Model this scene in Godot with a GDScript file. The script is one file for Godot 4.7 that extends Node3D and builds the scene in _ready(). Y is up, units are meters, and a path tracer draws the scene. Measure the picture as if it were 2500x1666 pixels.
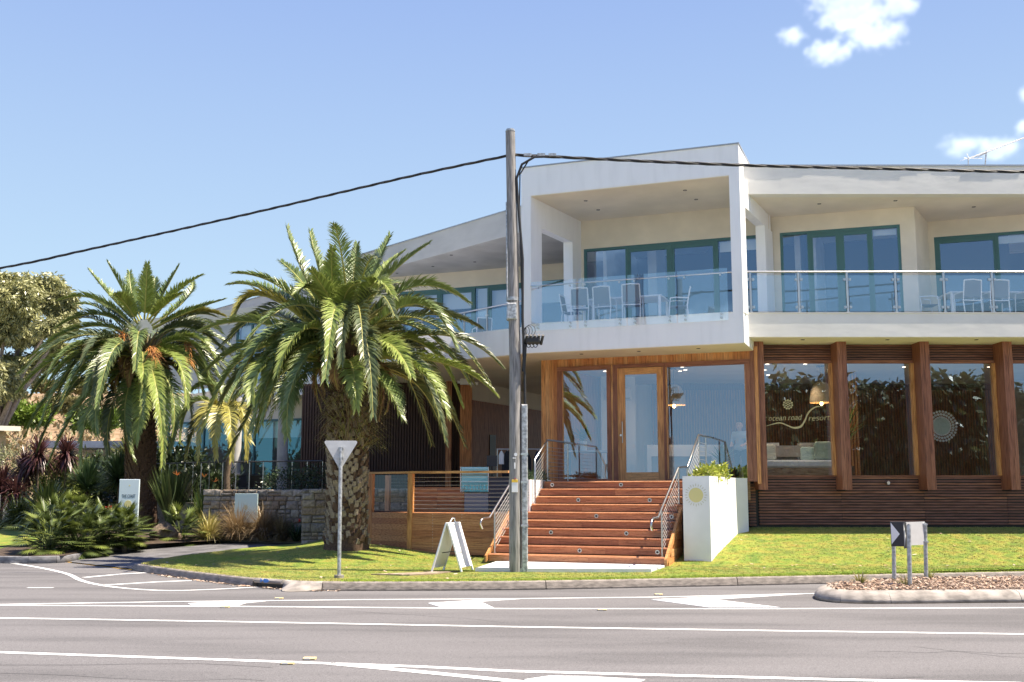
extends Node3D

# ------------------------------------------------------------------ helpers
var rng := RandomNumberGenerator.new()
var M := {}
var wx := {}
var unit: ArrayMesh
var names := {}

class MB:
	var v := PackedVector3Array()
	var n := PackedVector3Array()
	var c := PackedColorArray()
	var i := PackedInt32Array()
	func tri(a: Vector3, b: Vector3, d: Vector3, col := Color.WHITE) -> void:
		var nn := (b - a).cross(d - a).normalized()
		var k := v.size()
		v.append(a); v.append(b); v.append(d)
		n.append(nn); n.append(nn); n.append(nn)
		c.append(col); c.append(col); c.append(col)
		i.append(k); i.append(k + 2); i.append(k + 1)
	func quad(a: Vector3, b: Vector3, d: Vector3, e: Vector3, col := Color.WHITE) -> void:
		var nn := (d - a).cross(e - b).normalized()
		var k := v.size()
		v.append(a); v.append(b); v.append(d); v.append(e)
		for q in 4:
			n.append(nn); c.append(col)
		i.append(k); i.append(k + 2); i.append(k + 1)
		i.append(k); i.append(k + 3); i.append(k + 2)
	# eight corners: bottom ring counter-clockwise seen from above, then the top ring
	func hexa(p: Array, col := Color.WHITE) -> void:
		quad(p[3], p[2], p[1], p[0], col)
		quad(p[4], p[5], p[6], p[7], col)
		for k in 4:
			var m := (k + 1) % 4
			quad(p[k], p[m], p[4 + m], p[4 + k], col)
	func box(o: Vector3, s: Vector3, col := Color.WHITE, b := Basis()) -> void:
		var h := s * 0.5
		var p := []
		for y in [-1.0, 1.0]:
			for q in [[-1.0, 1.0], [1.0, 1.0], [1.0, -1.0], [-1.0, -1.0]]:
				p.append(o + b * Vector3(q[0] * h.x, y * h.y, q[1] * h.z))
		hexa(p, col)
	# a box whose front (z+) and side edges are bevelled
	func bevel(o: Vector3, s: Vector3, r: float, col := Color.WHITE, b := Basis()) -> void:
		var h := s * 0.5
		var ring := func(x: float, y: float, z: float) -> Array:
			return [o + b * Vector3(-x, -y, z), o + b * Vector3(x, -y, z), o + b * Vector3(x, y, z), o + b * Vector3(-x, y, z)]
		var rings := [ring.call(h.x - r, h.y - r, -h.z), ring.call(h.x, h.y, -h.z + r), ring.call(h.x, h.y, h.z - r), ring.call(h.x - r, h.y - r, h.z)]
		var q: Array = rings[0]
		quad(q[3], q[2], q[1], q[0], col)
		q = rings[3]
		quad(q[0], q[1], q[2], q[3], col)
		for k in 3:
			for j in 4:
				var m := (j + 1) % 4
				quad(rings[k][j], rings[k][m], rings[k + 1][m], rings[k + 1][j], col)
	func tube(pts: Array, radii: Variant, sides := 8, col := Color.WHITE, caps := true) -> void:
		var prev := Vector3.ZERO
		var first := v.size()
		var cnt := pts.size()
		for k in cnt:
			var t: Vector3 = (pts[mini(k + 1, cnt - 1)] - pts[maxi(k - 1, 0)]).normalized()
			var s: Vector3
			if k == 0:
				s = t.cross(Vector3.UP if absf(t.y) < 0.9 else Vector3.RIGHT).normalized()
			else:
				s = (prev - t * prev.dot(t)).normalized()
			prev = s
			var w := t.cross(s)
			var r: float = radii[k] if radii is Array else radii
			for j in sides:
				var a := TAU * j / sides
				var d := s * cos(a) + w * sin(a)
				v.append(pts[k] + d * r); n.append(d); c.append(col)
		for k in cnt - 1:
			for j in sides:
				var m := (j + 1) % sides
				var a := first + k * sides + j
				var b := first + k * sides + m
				var d := first + (k + 1) * sides + m
				var e := first + (k + 1) * sides + j
				i.append(a); i.append(d); i.append(b)
				i.append(a); i.append(e); i.append(d)
		if caps:
			for e in [0, cnt - 1]:
				var base := first + int(e) * sides
				for j in range(1, sides - 1):
					if e == 0:
						tri(v[base], v[base + j + 1], v[base + j], col)
					else:
						tri(v[base], v[base + j], v[base + j + 1], col)
	# rings of equal size joined into a smooth skin
	func skin(rings: Array, closed := true, col := Color.WHITE) -> void:
		var first := v.size()
		var w: int = rings[0].size()
		for k in rings.size():
			for j in w:
				var a: Vector3 = rings[k][(j + 1) % w] - rings[k][(j - 1 + w) % w]
				var b: Vector3 = rings[mini(k + 1, rings.size() - 1)][j] - rings[maxi(k - 1, 0)][j]
				v.append(rings[k][j]); n.append(a.cross(b).normalized()); c.append(col)
		for k in rings.size() - 1:
			for j in (w if closed else w - 1):
				var m := (j + 1) % w
				var a := first + k * w + j
				var b := first + k * w + m
				var d := first + (k + 1) * w + m
				var e := first + (k + 1) * w + j
				i.append(a); i.append(d); i.append(b)
				i.append(a); i.append(e); i.append(d)
	func lathe(o: Vector3, prof: Array, sides := 16, col := Color.WHITE) -> void:
		var rings := []
		for p in prof:
			var ring := []
			for j in sides:
				var a := -TAU * j / sides
				ring.append(o + Vector3(cos(a) * p.x, p.y, sin(a) * p.x))
			rings.append(ring)
		skin(rings, true, col)
	# an upright prism over a plan polygon of (x, z), or a polygon cut across by an axis frame
	func prism(poly: PackedVector2Array, y0: float, y1: float, col := Color.WHITE) -> void:
		var p := poly.duplicate()
		if Geometry2D.is_polygon_clockwise(p):
			p.reverse()
		var t := Geometry2D.triangulate_polygon(p)
		for k in range(0, t.size(), 3):
			var a := p[t[k]]
			var b := p[t[k + 1]]
			var d := p[t[k + 2]]
			if (b - a).cross(d - a) > 0.0:
				var e := b
				b = d
				d = e
			tri(Vector3(a.x, y1, a.y), Vector3(b.x, y1, b.y), Vector3(d.x, y1, d.y), col)
			tri(Vector3(a.x, y0, a.y), Vector3(d.x, y0, d.y), Vector3(b.x, y0, b.y), col)
		for k in p.size():
			var a := p[k]
			var b := p[(k + 1) % p.size()]
			quad(Vector3(a.x, y1, a.y), Vector3(b.x, y1, b.y), Vector3(b.x, y0, b.y), Vector3(a.x, y0, a.y), col)
	# a flat figure given in (x, y) of a frame, with a small thickness along the frame's z
	func plate(poly: PackedVector2Array, f: Transform3D, thick: float, col := Color.WHITE) -> void:
		var p := poly.duplicate()
		if not Geometry2D.is_polygon_clockwise(p):
			p.reverse()
		var t := Geometry2D.triangulate_polygon(p)
		for k in range(0, t.size(), 3):
			var a := p[t[k]]
			var b := p[t[k + 1]]
			var d := p[t[k + 2]]
			if (b - a).cross(d - a) < 0.0:
				var e := b
				b = d
				d = e
			tri(f * Vector3(a.x, a.y, thick), f * Vector3(b.x, b.y, thick), f * Vector3(d.x, d.y, thick), col)
			tri(f * Vector3(a.x, a.y, 0), f * Vector3(d.x, d.y, 0), f * Vector3(b.x, b.y, 0), col)
		for k in p.size():
			var a := p[k]
			var b := p[(k + 1) % p.size()]
			quad(f * Vector3(b.x, b.y, 0), f * Vector3(a.x, a.y, 0), f * Vector3(a.x, a.y, thick), f * Vector3(b.x, b.y, thick), col)
	func mesh() -> ArrayMesh:
		var arr := []
		arr.resize(Mesh.ARRAY_MAX)
		arr[Mesh.ARRAY_VERTEX] = v
		arr[Mesh.ARRAY_NORMAL] = n
		arr[Mesh.ARRAY_COLOR] = c
		arr[Mesh.ARRAY_INDEX] = i
		var m := ArrayMesh.new()
		m.add_surface_from_arrays(Mesh.PRIMITIVE_TRIANGLES, arr)
		return m

func lin(r: float, g: float, b: float, a := 1.0) -> Color:
	var q := Color(r, g, b).linear_to_srgb()
	q.a = a
	return q

func numbered(called: String) -> String:
	names[called] = int(names.get(called, -1)) + 1
	return called if names[called] == 0 else "%s_%03d" % [called, names[called]]

func thing(called: String, label: String, category: String, at := Vector3.ZERO, turn := 0.0, group := "") -> Node3D:
	var o := Node3D.new()
	o.name = numbered(called)
	add_child(o)
	o.transform = Transform3D(Basis(Vector3.UP, turn), at)
	wx[o] = o.transform
	o.set_meta("label", label)
	o.set_meta("category", category)
	if group:
		o.set_meta("group", group)
	return o

func struct(called: String, at := Vector3.ZERO) -> Node3D:
	var o := Node3D.new()
	o.name = numbered(called)
	add_child(o)
	o.position = at
	wx[o] = o.transform
	o.set_meta("kind", "structure")
	return o

func sub(parent: Node3D, called: String) -> Node3D:
	var o := Node3D.new()
	o.name = called
	parent.add_child(o, true)
	wx[o] = wx[parent]
	return o

func put(parent: Node3D, called: String, m: Mesh, mt: Material, world := Transform3D()) -> MeshInstance3D:
	var o := MeshInstance3D.new()
	o.name = called
	o.mesh = m
	o.material_override = mt
	parent.add_child(o, true)
	o.transform = wx[parent].affine_inverse() * world
	wx[o] = world
	return o

# a mesh that was built in world coordinates
func put_w(parent: Node3D, called: String, b: MB, mt: Material) -> MeshInstance3D:
	return put(parent, called, b.mesh(), mt)

# local coordinates of the thing
func put_l(parent: Node3D, called: String, b: MB, mt: Material) -> MeshInstance3D:
	return put(parent, called, b.mesh(), mt, wx[parent])

func dup(root: Node3D, at: Vector3, turn: float, label: String) -> Node3D:
	var r: Node3D = root.duplicate()
	var kind := String(root.name)
	if kind.length() > 4 and kind.substr(kind.length() - 3).is_valid_int():
		kind = kind.substr(0, kind.length() - 4)
	r.name = numbered(kind)
	add_child(r)
	r.transform = Transform3D(Basis(Vector3.UP, turn), at)
	r.set_meta("label", label)
	return r

# plan frames: origin (x, z) and the angle by which the u axis turns towards the viewer
func frame(x: float, z: float, deg: float) -> Transform3D:
	var a := deg_to_rad(deg)
	var u := Vector3(cos(a), 0, sin(a))
	var n := Vector3(-sin(a), 0, cos(a))
	return Transform3D(Basis(u, Vector3.UP, n), Vector3(x, 0, z))

func fb(parent: Node3D, called: String, mt: Material, f: Transform3D, u0: float, u1: float, v0: float, v1: float, y0: float, y1: float) -> MeshInstance3D:
	var b := Basis(f.basis.x * (u1 - u0), f.basis.y * (y1 - y0), f.basis.z * (v1 - v0))
	return put(parent, called, unit, mt, Transform3D(b, f * Vector3((u0 + u1) / 2, (y0 + y1) / 2, (v0 + v1) / 2)))

func q_tube(parent: Node3D, called: String, mt: Material, pts: Array, r: float, sides := 8) -> MeshInstance3D:
	var b := MB.new()
	b.tube(pts, r, sides)
	return put_w(parent, called, b, mt)

func rf(a: float, b: float) -> float:
	return rng.randf_range(a, b)

func smooth(a: float, b: float, x: float) -> float:
	var t := clampf((x - a) / (b - a), 0, 1)
	return t * t * (3 - 2 * t)

func ramp(stops: Array) -> Gradient:
	var g := Gradient.new()
	var off := PackedFloat32Array()
	var col := PackedColorArray()
	for s in stops:
		off.append(s[0])
		col.append(s[1])
	g.offsets = off
	g.colors = col
	return g

func grey(a: float) -> Color:
	return Color(a, a, a)

func noise_tex(seed_: int, freq: float, oct: int, stops: Array, size := 512, kind := FastNoiseLite.TYPE_SIMPLEX_SMOOTH) -> NoiseTexture2D:
	var n := FastNoiseLite.new()
	n.seed = seed_
	n.noise_type = kind
	n.frequency = freq
	n.fractal_octaves = oct
	var t := NoiseTexture2D.new()
	t.width = size
	t.height = size
	t.seamless = true
	t.noise = n
	if stops.size():
		t.color_ramp = ramp(stops)
	return t

func mat(called: String, col: Color, rough := 0.8, tex: Texture2D = null, scale := Vector3.ONE, metal := 0.0) -> StandardMaterial3D:
	var m := StandardMaterial3D.new()
	m.resource_name = called
	m.albedo_color = col
	m.roughness = rough
	m.metallic = metal
	if tex:
		m.albedo_texture = tex
		m.uv1_triplanar = true
		m.uv1_world_triplanar = true
		m.uv1_scale = scale
	M[called] = m
	return m

func over(m: StandardMaterial3D, tex: Texture2D, scale: Vector3) -> void:
	m.detail_enabled = true
	m.detail_albedo = tex
	m.detail_blend_mode = BaseMaterial3D.BLEND_MODE_MUL
	m.detail_uv_layer = BaseMaterial3D.DETAIL_UV_2
	m.uv2_triplanar = true
	m.uv2_world_triplanar = true
	m.uv2_scale = scale

func relief(m: StandardMaterial3D, tex: Texture2D, cm: float) -> void:
	m.heightmap_enabled = true
	m.heightmap_texture = tex
	m.heightmap_scale = cm

func leafy(called: String, col: Color, back: float, rough := 0.55) -> StandardMaterial3D:
	var m := mat(called, col, rough)
	m.vertex_color_use_as_albedo = true
	m.backlight_enabled = true
	m.backlight = grey(back)
	return m

func pane(called: String, mirror: float, tint: Color, rough := 0.0) -> StandardMaterial3D:
	# coated glass: a part of the light is reflected, the rest passes
	var m := mat(called, tint, rough)
	m.albedo_texture = M.white_px
	m.metallic = 1.0
	m.transparency = BaseMaterial3D.TRANSPARENCY_ALPHA
	m.albedo_color.a = mirror
	return m

# the lawn and the garden rise towards the building
func ground_y(x: float, z: float) -> float:
	var d := -z
	var r := 0.15 + 0.025 * clampf(d - 20, 0, 2.2) + 0.14 * smooth(22.2, 23.4, d) + 0.125 * maxf(0, d - 23.2)
	var l := 0.15 + 0.02 * clampf(d - 23.0, 0, 2) + lerpf(0.012, 0.08, smooth(-6.2, -4.2, x)) * maxf(0, d - 25.0)
	var mound := 0.24 * exp(-(Vector2(x + 3.9, z + 25.2).length_squared()) / 2.6)
	return lerpf(l, r, smooth(1.5, 4.5, x)) + mound

func bed_y(x: float, z: float) -> float:
	return 0.17 + 0.032 * maxf(0, -z - 27.0) + 0.1 * smooth(0.0, 1.0, -x - 9.0) * smooth(27.5, 30.0, -z)

func line_at(pts: Array, x: float) -> float:
	for k in pts.size() - 1:
		if x <= pts[k + 1].x:
			return lerpf(pts[k].y, pts[k + 1].y, clampf((x - pts[k].x) / (pts[k + 1].x - pts[k].x), 0, 1))
	return pts[-1].y

func _ready() -> void:
	rng.seed = 71
	# camera, sky, sun, exposure
	var cam := Camera3D.new()
	cam.name = "camera"
	add_child(cam)
	cam.position = Vector3(0, 1.72, 0)
	cam.rotation_degrees = Vector3(8.034, 0, 0)
	cam.fov = 35.529
	cam.near = 0.1
	cam.far = 900.0
	cam.current = true
	var exposure := 2.9
	var env := Environment.new()
	env.background_mode = Environment.BG_SKY
	env.tonemap_mode = Environment.TONE_MAPPER_LINEAR
	env.tonemap_exposure = exposure
	env.sdfgi_enabled = true
	env.ssao_enabled = true
	env.ssil_enabled = true
	var sky_m := ProceduralSkyMaterial.new()
	sky_m.sky_top_color = lin(0.034, 0.066, 0.262)
	sky_m.sky_horizon_color = lin(0.242, 0.328, 0.362)
	sky_m.sky_curve = 0.4
	sky_m.ground_bottom_color = lin(0.2, 0.2, 0.18)
	sky_m.ground_horizon_color = lin(0.3, 0.32, 0.33)
	sky_m.sky_cover = clouds()
	sky_m.sky_cover_modulate = Color(0.58, 0.57, 0.55)
	var sky := Sky.new()
	sky.sky_material = sky_m
	env.sky = sky
	var we := WorldEnvironment.new()
	we.name = "world"
	we.environment = env
	add_child(we)
	var sun := DirectionalLight3D.new()
	sun.name = "sun"
	sun.light_energy = 1.32
	sun.light_color = Color(1.0, 0.95, 0.87)
	sun.light_angular_distance = 0.53
	sun.shadow_enabled = true
	add_child(sun)
	sun.look_at_from_position(Vector3(0.455, 0.888, 0.06) * 50.0, Vector3.ZERO)

	materials()
	setting()
	building()
	entry()
	right_wing()
	left_wing()
	stairs_and_deck()
	street()
	palms()
	garden()
	background()
	furniture()
	interior()
	people()

func clouds() -> ImageTexture:
	var w := 3072
	var h := 1536
	var im := Image.create(w, h, false, Image.FORMAT_RGBA8)
	im.fill(Color(0, 0, 0, 0))
	var n := FastNoiseLite.new()
	n.seed = 5
	n.noise_type = FastNoiseLite.TYPE_SIMPLEX_SMOOTH
	n.fractal_octaves = 6
	n.fractal_gain = 0.58
	n.frequency = 0.16
	# azimuth and elevation in degrees, half widths, density
	var lumps := [[18.6, 24.2, 2.3, 1.25, 1.25], [19.6, 22.9, 1.9, 1.0, 1.1], [15.4, 23.3, 0.9, 0.55, 0.9], [17.3, 22.3, 1.5, 0.75, 1.0], [20.9, 24.2, 1.2, 0.9, 1.1], [18.0, 25.5, 2.5, 1.2, 1.1],
		[23.6, 17.0, 1.2, 0.7, 0.7], [25.2, 16.7, 1.5, 0.7, 0.7], [26.4, 17.5, 0.45, 0.5, 0.9], [26.7, 19.0, 0.4, 0.6, 0.7],
		[28.8, 17.5, 1.8, 1.0, 0.9]]
	for k in 34:
		lumps.append([rf(38, 330), rf(7, 40), rf(2.0, 7.0), rf(0.8, 2.2), rf(0.6, 1.1)])
	for l in lumps:
		var x0 := int((l[0] - l[2] * 2.2) / 360.0 * w)
		var x1 := int((l[0] + l[2] * 2.2) / 360.0 * w)
		var y0 := int((90 - l[1] - l[3] * 2.4) / 180.0 * h)
		var y1 := int((90 - l[1] + l[3] * 2.4) / 180.0 * h)
		for y in range(maxi(y0, 0), mini(y1, h / 2 - 1)):
			for x in range(x0, x1):
				var az := x * 360.0 / w
				var el := 90 - y * 180.0 / h
				var q := Vector2((az - l[0]) / l[2], (el - l[1]) / l[3])
				var f := n.get_noise_2d(az * 6.0, el * 8.0)
				var a: float = clampf((1.0 - q.length() + f * 0.45) * 1.5, 0, 1) * l[4]
				if a > 0.0:
					a = clampf(a * a * (3 - 2 * a) * 0.95, 0, 1) if a < 1 else 0.95
					var xx := posmod(x, w)
					var old := im.get_pixel(xx, y).a
					var sh := 0.9 + 0.1 * clampf(q.y + f, -1, 1)
					im.set_pixel(xx, y, Color(sh, sh, sh * 1.01, maxf(a, old)))
	return ImageTexture.create_from_image(im)

func materials() -> void:
	var px := Image.create(4, 4, false, Image.FORMAT_RGBA8)
	px.fill(Color.WHITE)
	M.white_px = ImageTexture.create_from_image(px)
	var bm := BoxMesh.new()
	bm.size = Vector3.ONE
	unit = ArrayMesh.new()
	unit.add_surface_from_arrays(Mesh.PRIMITIVE_TRIANGLES, bm.get_mesh_arrays())
	var fine := noise_tex(1, 0.09, 4, [[0.0, grey(0.80)], [0.5, grey(0.94)], [1.0, grey(1.0)]])
	var soft := noise_tex(2, 0.012, 4, [[0.2, grey(0.95)], [0.8, grey(1.0)]])
	var faint := noise_tex(14, 0.016, 4, [[0.2, grey(0.92)], [0.8, grey(1.0)]])
	var streak := noise_tex(15, 0.02, 5, [[0.15, grey(0.965)], [0.45, grey(0.992)], [0.8, grey(1.0)]])
	var blotch := noise_tex(3, 0.018, 5, [[0.25, grey(0.72)], [0.5, grey(0.88)], [0.8, grey(1.0)]])
	var grain := noise_tex(4, 0.02, 5, [[0.15, Color(0.60, 0.52, 0.47)], [0.45, Color(0.88, 0.84, 0.81)], [0.7, Color(1, 1, 1)], [0.9, Color(0.80, 0.74, 0.70)]])
	var speck := noise_tex(5, 0.32, 2, [[0.1, grey(0.62)], [0.45, grey(0.86)], [0.62, grey(0.92)], [0.9, grey(1.0)]], 512, FastNoiseLite.TYPE_VALUE)
	var bump := noise_tex(6, 0.08, 4, [])
	var coarse := noise_tex(7, 0.025, 4, [])
	var turf := noise_tex(8, 0.03, 5, [[0.2, Color(0.62, 0.78, 0.55)], [0.42, Color(0.86, 0.93, 0.72)], [0.58, Color(0.97, 0.95, 0.86)], [0.8, Color(1.0, 0.88, 0.80)]])
	M.fine_tex = fine
	M.soft_tex = soft
	M.blotch_tex = blotch
	M.bump_tex = bump
	var m: StandardMaterial3D
	# render and plaster
	m = mat("white_render", lin(0.91, 0.91, 0.915), 0.75, streak, Vector3(0.35, 0.05, 0.35))
	relief(m, bump, 0.08)
	m = mat("cream_render", lin(0.78, 0.76, 0.71), 0.8, streak, Vector3(0.08, 0.16, 0.08))
	relief(m, coarse, 0.45)
	m = mat("warm_wall", lin(0.80, 0.73, 0.61), 0.85, soft, Vector3.ONE * 0.2)
	m = mat("ceiling_board", lin(0.83, 0.76, 0.64), 0.9, soft, Vector3.ONE * 0.1)
	m = mat("grey_render", lin(0.58, 0.57, 0.55), 0.85, faint, Vector3(0.1, 0.2, 0.1))
	m = mat("planter_white", lin(0.86, 0.86, 0.87), 0.6, soft, Vector3.ONE * 0.2)
	m = mat("flashing", lin(0.42, 0.45, 0.50), 0.45, fine, Vector3.ONE, 0.3)
	# timber: _v grain runs upright, _h along x, three tones each
	var tones := {"cedar": [[0.74, 0.36, 0.13], [0.80, 0.44, 0.19], [0.62, 0.26, 0.09]], "merbau": [[0.52, 0.235, 0.105], [0.58, 0.285, 0.13], [0.44, 0.18, 0.08]],
		"tread": [[0.50, 0.23, 0.11], [0.56, 0.275, 0.135], [0.40, 0.17, 0.085]], "batten": [[0.24, 0.105, 0.075], [0.34, 0.15, 0.09], [0.18, 0.08, 0.06]],
		"post": [[0.32, 0.13, 0.075], [0.35, 0.15, 0.085], [0.28, 0.11, 0.06]], "oak": [[0.74, 0.40, 0.15], [0.68, 0.35, 0.13], [0.78, 0.44, 0.18]]}
	for k in tones:
		for j in 3:
			var t: Array = tones[k][j]
			for dir in ["v", "h"]:
				m = mat("%s_%s_%d" % [k, dir, j], lin(t[0], t[1], t[2]), 0.5, grain, Vector3(2.6, 0.13, 2.6) if dir == "v" else Vector3(0.13, 2.6, 2.6))
				m.uv1_offset = Vector3(0.37 * j, 0.21 * j, 0.13)
	for j in 3:
		var t: Array = tones.merbau[j]
		m = mat("merbau_own_%d" % j, lin(t[0], t[1], t[2]), 0.5, grain, Vector3(1.0, 0.9, 1.0))
		m.uv1_world_triplanar = false
		m.uv1_offset = Vector3(0.3 * j, 0.37 * j, 0.1)
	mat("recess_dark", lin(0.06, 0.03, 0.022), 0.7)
	# metal and glass
	mat("steel", lin(0.62, 0.62, 0.63), 0.28, fine, Vector3.ONE * 2.0, 1.0)
	mat("galvanised", lin(0.55, 0.57, 0.59), 0.5, blotch, Vector3.ONE * 1.2, 0.55)
	mat("alu_white", lin(0.86, 0.87, 0.88), 0.4)
	mat("cable", lin(0.58, 0.58, 0.58), 0.35, null, Vector3.ONE, 0.8)
	mat("teal_frame", lin(0.06, 0.165, 0.175), 0.45)
	pane("window_glass", 0.24, Color(0.72, 0.86, 1.0))
	pane("shop_glass", 0.28, Color(0.80, 0.90, 1.0))
	pane("rail_glass", 0.21, Color(0.82, 0.94, 1.0))
	pane("clear_glass", 0.06, Color(0.9, 0.97, 1.0))
	pane("green_glass", 0.26, Color(0.5, 0.78, 0.86))
	mat("black", lin(0.012, 0.012, 0.014), 0.5)
	mat("charcoal", lin(0.035, 0.037, 0.045), 0.6)
	mat("rubber_black", lin(0.02, 0.02, 0.022), 0.55)
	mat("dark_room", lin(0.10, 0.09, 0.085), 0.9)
	mat("blind", lin(0.62, 0.66, 0.66), 0.8)
	mat("sling", lin(0.20, 0.23, 0.28), 0.8)
	mat("white_paint", lin(0.80, 0.80, 0.80), 0.5)
	mat("sign_white", lin(0.80, 0.80, 0.79), 0.45)
	mat("sign_back", lin(0.58, 0.58, 0.58), 0.5, soft, Vector3.ONE, 0.2)
	mat("sign_black", lin(0.03, 0.03, 0.035), 0.5)
	mat("sun_yellow", lin(0.70, 0.62, 0.28), 0.6)
	mat("sun_ray", lin(0.52, 0.50, 0.38), 0.6)
	mat("pale_teal", lin(0.50, 0.62, 0.60), 0.5)
	mat("sign_sky", lin(0.62, 0.72, 0.78), 0.5)
	mat("gold", lin(0.55, 0.47, 0.24), 0.6)
	mat("ink", lin(0.03, 0.04, 0.05), 0.6)
	mat("blue_ink", lin(0.06, 0.22, 0.6), 0.6)
	mat("yellow_tag", lin(0.75, 0.48, 0.05), 0.6)
	mat("red_tag", lin(0.6, 0.06, 0.05), 0.6)
	# ground
	m = mat("asphalt", lin(0.208, 0.199, 0.200), 0.9, speck, Vector3.ONE * 0.9)
	over(m, noise_tex(9, 0.014, 5, [[0.2, grey(0.85)], [0.5, grey(0.96)], [0.8, grey(1.0)]]), Vector3(0.02, 0.02, 0.11))
	relief(m, speck, 0.25)
	m = mat("driveway_asphalt", lin(0.21, 0.205, 0.21), 0.9, speck, Vector3.ONE * 0.9)
	over(m, blotch, Vector3(0.12, 0.12, 0.12))
	mat("crack_tar", lin(0.10, 0.098, 0.10), 0.9)
	mat("skid_rubber", lin(0.168, 0.162, 0.162), 0.9)
	m = mat("road_paint", lin(0.78, 0.78, 0.77), 0.7, noise_tex(10, 0.11, 4, [[0.08, grey(0.62)], [0.3, grey(0.93)], [0.7, grey(1.0)]]), Vector3.ONE * 0.5)
	mat("stud_cream", lin(0.62, 0.50, 0.26), 0.6)
	m = mat("yellow_line", lin(0.66, 0.40, 0.07), 0.7, blotch, Vector3.ONE * 0.8)
	m = mat("kerb_concrete", lin(0.36, 0.315, 0.275), 0.9, blotch, Vector3(0.5, 1.6, 0.5))
	over(m, fine, Vector3.ONE * 1.5)
	relief(m, bump, 0.5)
	m = mat("edging_grey", lin(0.24, 0.24, 0.255), 0.9, blotch, Vector3(0.5, 1.2, 0.5))
	m = mat("pale_concrete", lin(0.40, 0.36, 0.32), 0.9, blotch, Vector3(0.3, 0.9, 0.3))
	relief(m, bump, 0.3)
	m = mat("white_concrete", lin(0.72, 0.71, 0.70), 0.85, soft, Vector3.ONE * 0.4)
	m = mat("turf", lin(0.30, 0.325, 0.06), 0.95, turf, Vector3.ONE * 0.12)
	over(m, noise_tex(11, 0.06, 4, [[0.2, Color(0.72, 0.75, 0.62)], [0.6, Color(0.96, 0.96, 0.94)], [0.9, Color(1, 1, 1)]]), Vector3.ONE * 0.6)
	relief(m, bump, 0.6)
	m = mat("dry_earth", lin(0.40, 0.31, 0.22), 0.95, blotch, Vector3.ONE * 0.5)
	m = mat("soil", lin(0.10, 0.068, 0.045), 0.95, blotch, Vector3.ONE * 0.6)
	relief(m, bump, 3.0)
	m = mat("mulch_base", lin(0.30, 0.20, 0.14), 0.95, blotch, Vector3.ONE * 1.5)
	relief(m, bump, 3.0)
	m = mat("plain_earth", lin(0.16, 0.15, 0.10), 0.95, blotch, Vector3.ONE * 0.05)
	m = mat("hill_grass", lin(0.30, 0.215, 0.13), 0.95, noise_tex(12, 0.03, 5, [[0.2, Color(0.7, 0.66, 0.55)], [0.5, Color(0.95, 0.92, 0.88)], [0.8, Color(1, 1, 1)]]), Vector3.ONE * 0.06)
	# stone
	for j in 5:
		var s: Array = [[0.30, 0.25, 0.21], [0.36, 0.29, 0.225], [0.235, 0.21, 0.19], [0.40, 0.345, 0.285], [0.30, 0.225, 0.165]][j]
		m = mat("stone_%d" % j, lin(s[0], s[1], s[2]), 0.9, blotch, Vector3.ONE * (0.9 + 0.1 * j))
		relief(m, bump, 1.2)
	m = mat("boulder", lin(0.26, 0.19, 0.13), 0.9, blotch, Vector3.ONE * 0.9)
	relief(m, bump, 3.0)
	mat("house_wall", lin(0.62, 0.47, 0.30), 0.85, faint, Vector3.ONE * 0.3)
	mat("blue_roof", lin(0.25, 0.30, 0.40), 0.6, faint, Vector3.ONE * 0.3)
	mat("joint_line", lin(0.5, 0.49, 0.46), 0.9)
	mat("mortar", lin(0.30, 0.28, 0.26), 0.95, fine, Vector3.ONE)
	m = mat("concrete_pole", lin(0.34, 0.325, 0.315), 0.85, noise_tex(13, 0.03, 5, [[0.15, grey(0.6)], [0.5, grey(0.9)], [0.8, grey(1.0)]]), Vector3(2.0, 0.12, 2.0))
	# plants
	leafy("leaf", Color.WHITE, 0.6, 0.36)
	leafy("leaf_dull", Color.WHITE, 0.35, 0.7)
	leafy("dead_leaf", Color.WHITE, 0.3, 0.9)
	m = mat("vertex_paint", Color.WHITE, 0.85)
	m.vertex_color_use_as_albedo = true
	m = mat("bark", lin(0.20, 0.145, 0.10), 0.95, blotch, Vector3(2, 0.7, 2))
	relief(m, bump, 2.0)
	m = mat("boot_bark", lin(0.44, 0.35, 0.26), 0.95, blotch, Vector3(2.0, 2.0, 2.0))
	relief(m, bump, 1.5)
	m = mat("boot_dark", lin(0.16, 0.095, 0.06), 0.95, blotch, Vector3(2.0, 2.0, 2.0))
	relief(m, bump, 1.5)
	m = mat("gum_bark", lin(0.42, 0.34, 0.28), 0.9, blotch, Vector3(1, 0.4, 1))
	# fabrics and interior
	mat("cushion_cream", lin(0.82, 0.78, 0.64), 0.95)
	mat("cushion_sage", lin(0.40, 0.47, 0.38), 0.95)
	mat("cushion_mint", lin(0.50, 0.62, 0.58), 0.95)
	mat("bench_pad", lin(0.74, 0.76, 0.74), 0.95)
	mat("oak_plain", lin(0.50, 0.34, 0.19), 0.6, grain, Vector3(0.2, 3, 3))
	mat("desk_white", lin(0.62, 0.64, 0.66), 0.6)
	mat("slate_blue", lin(0.05, 0.056, 0.08), 0.6)
	mat("desk_grey", lin(0.26, 0.28, 0.32), 0.6)
	mat("rattan", lin(0.46, 0.35, 0.22), 0.8)
	mat("basket", lin(0.34, 0.23, 0.13), 0.9, fine, Vector3.ONE * 6)
	m = mat("lamp_glow", lin(1.0, 0.75, 0.45), 0.8)
	m.emission_enabled = true
	m.emission = Color(1.0, 0.78, 0.5)
	m.emission_energy_multiplier = 6.0
	m = mat("downlight_glow", Color.WHITE, 0.8)
	m.emission_enabled = true
	m.emission = Color(1.0, 0.93, 0.82)
	m.emission_energy_multiplier = 1.6
	mat("skin", lin(0.48, 0.28, 0.19), 0.6)
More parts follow.
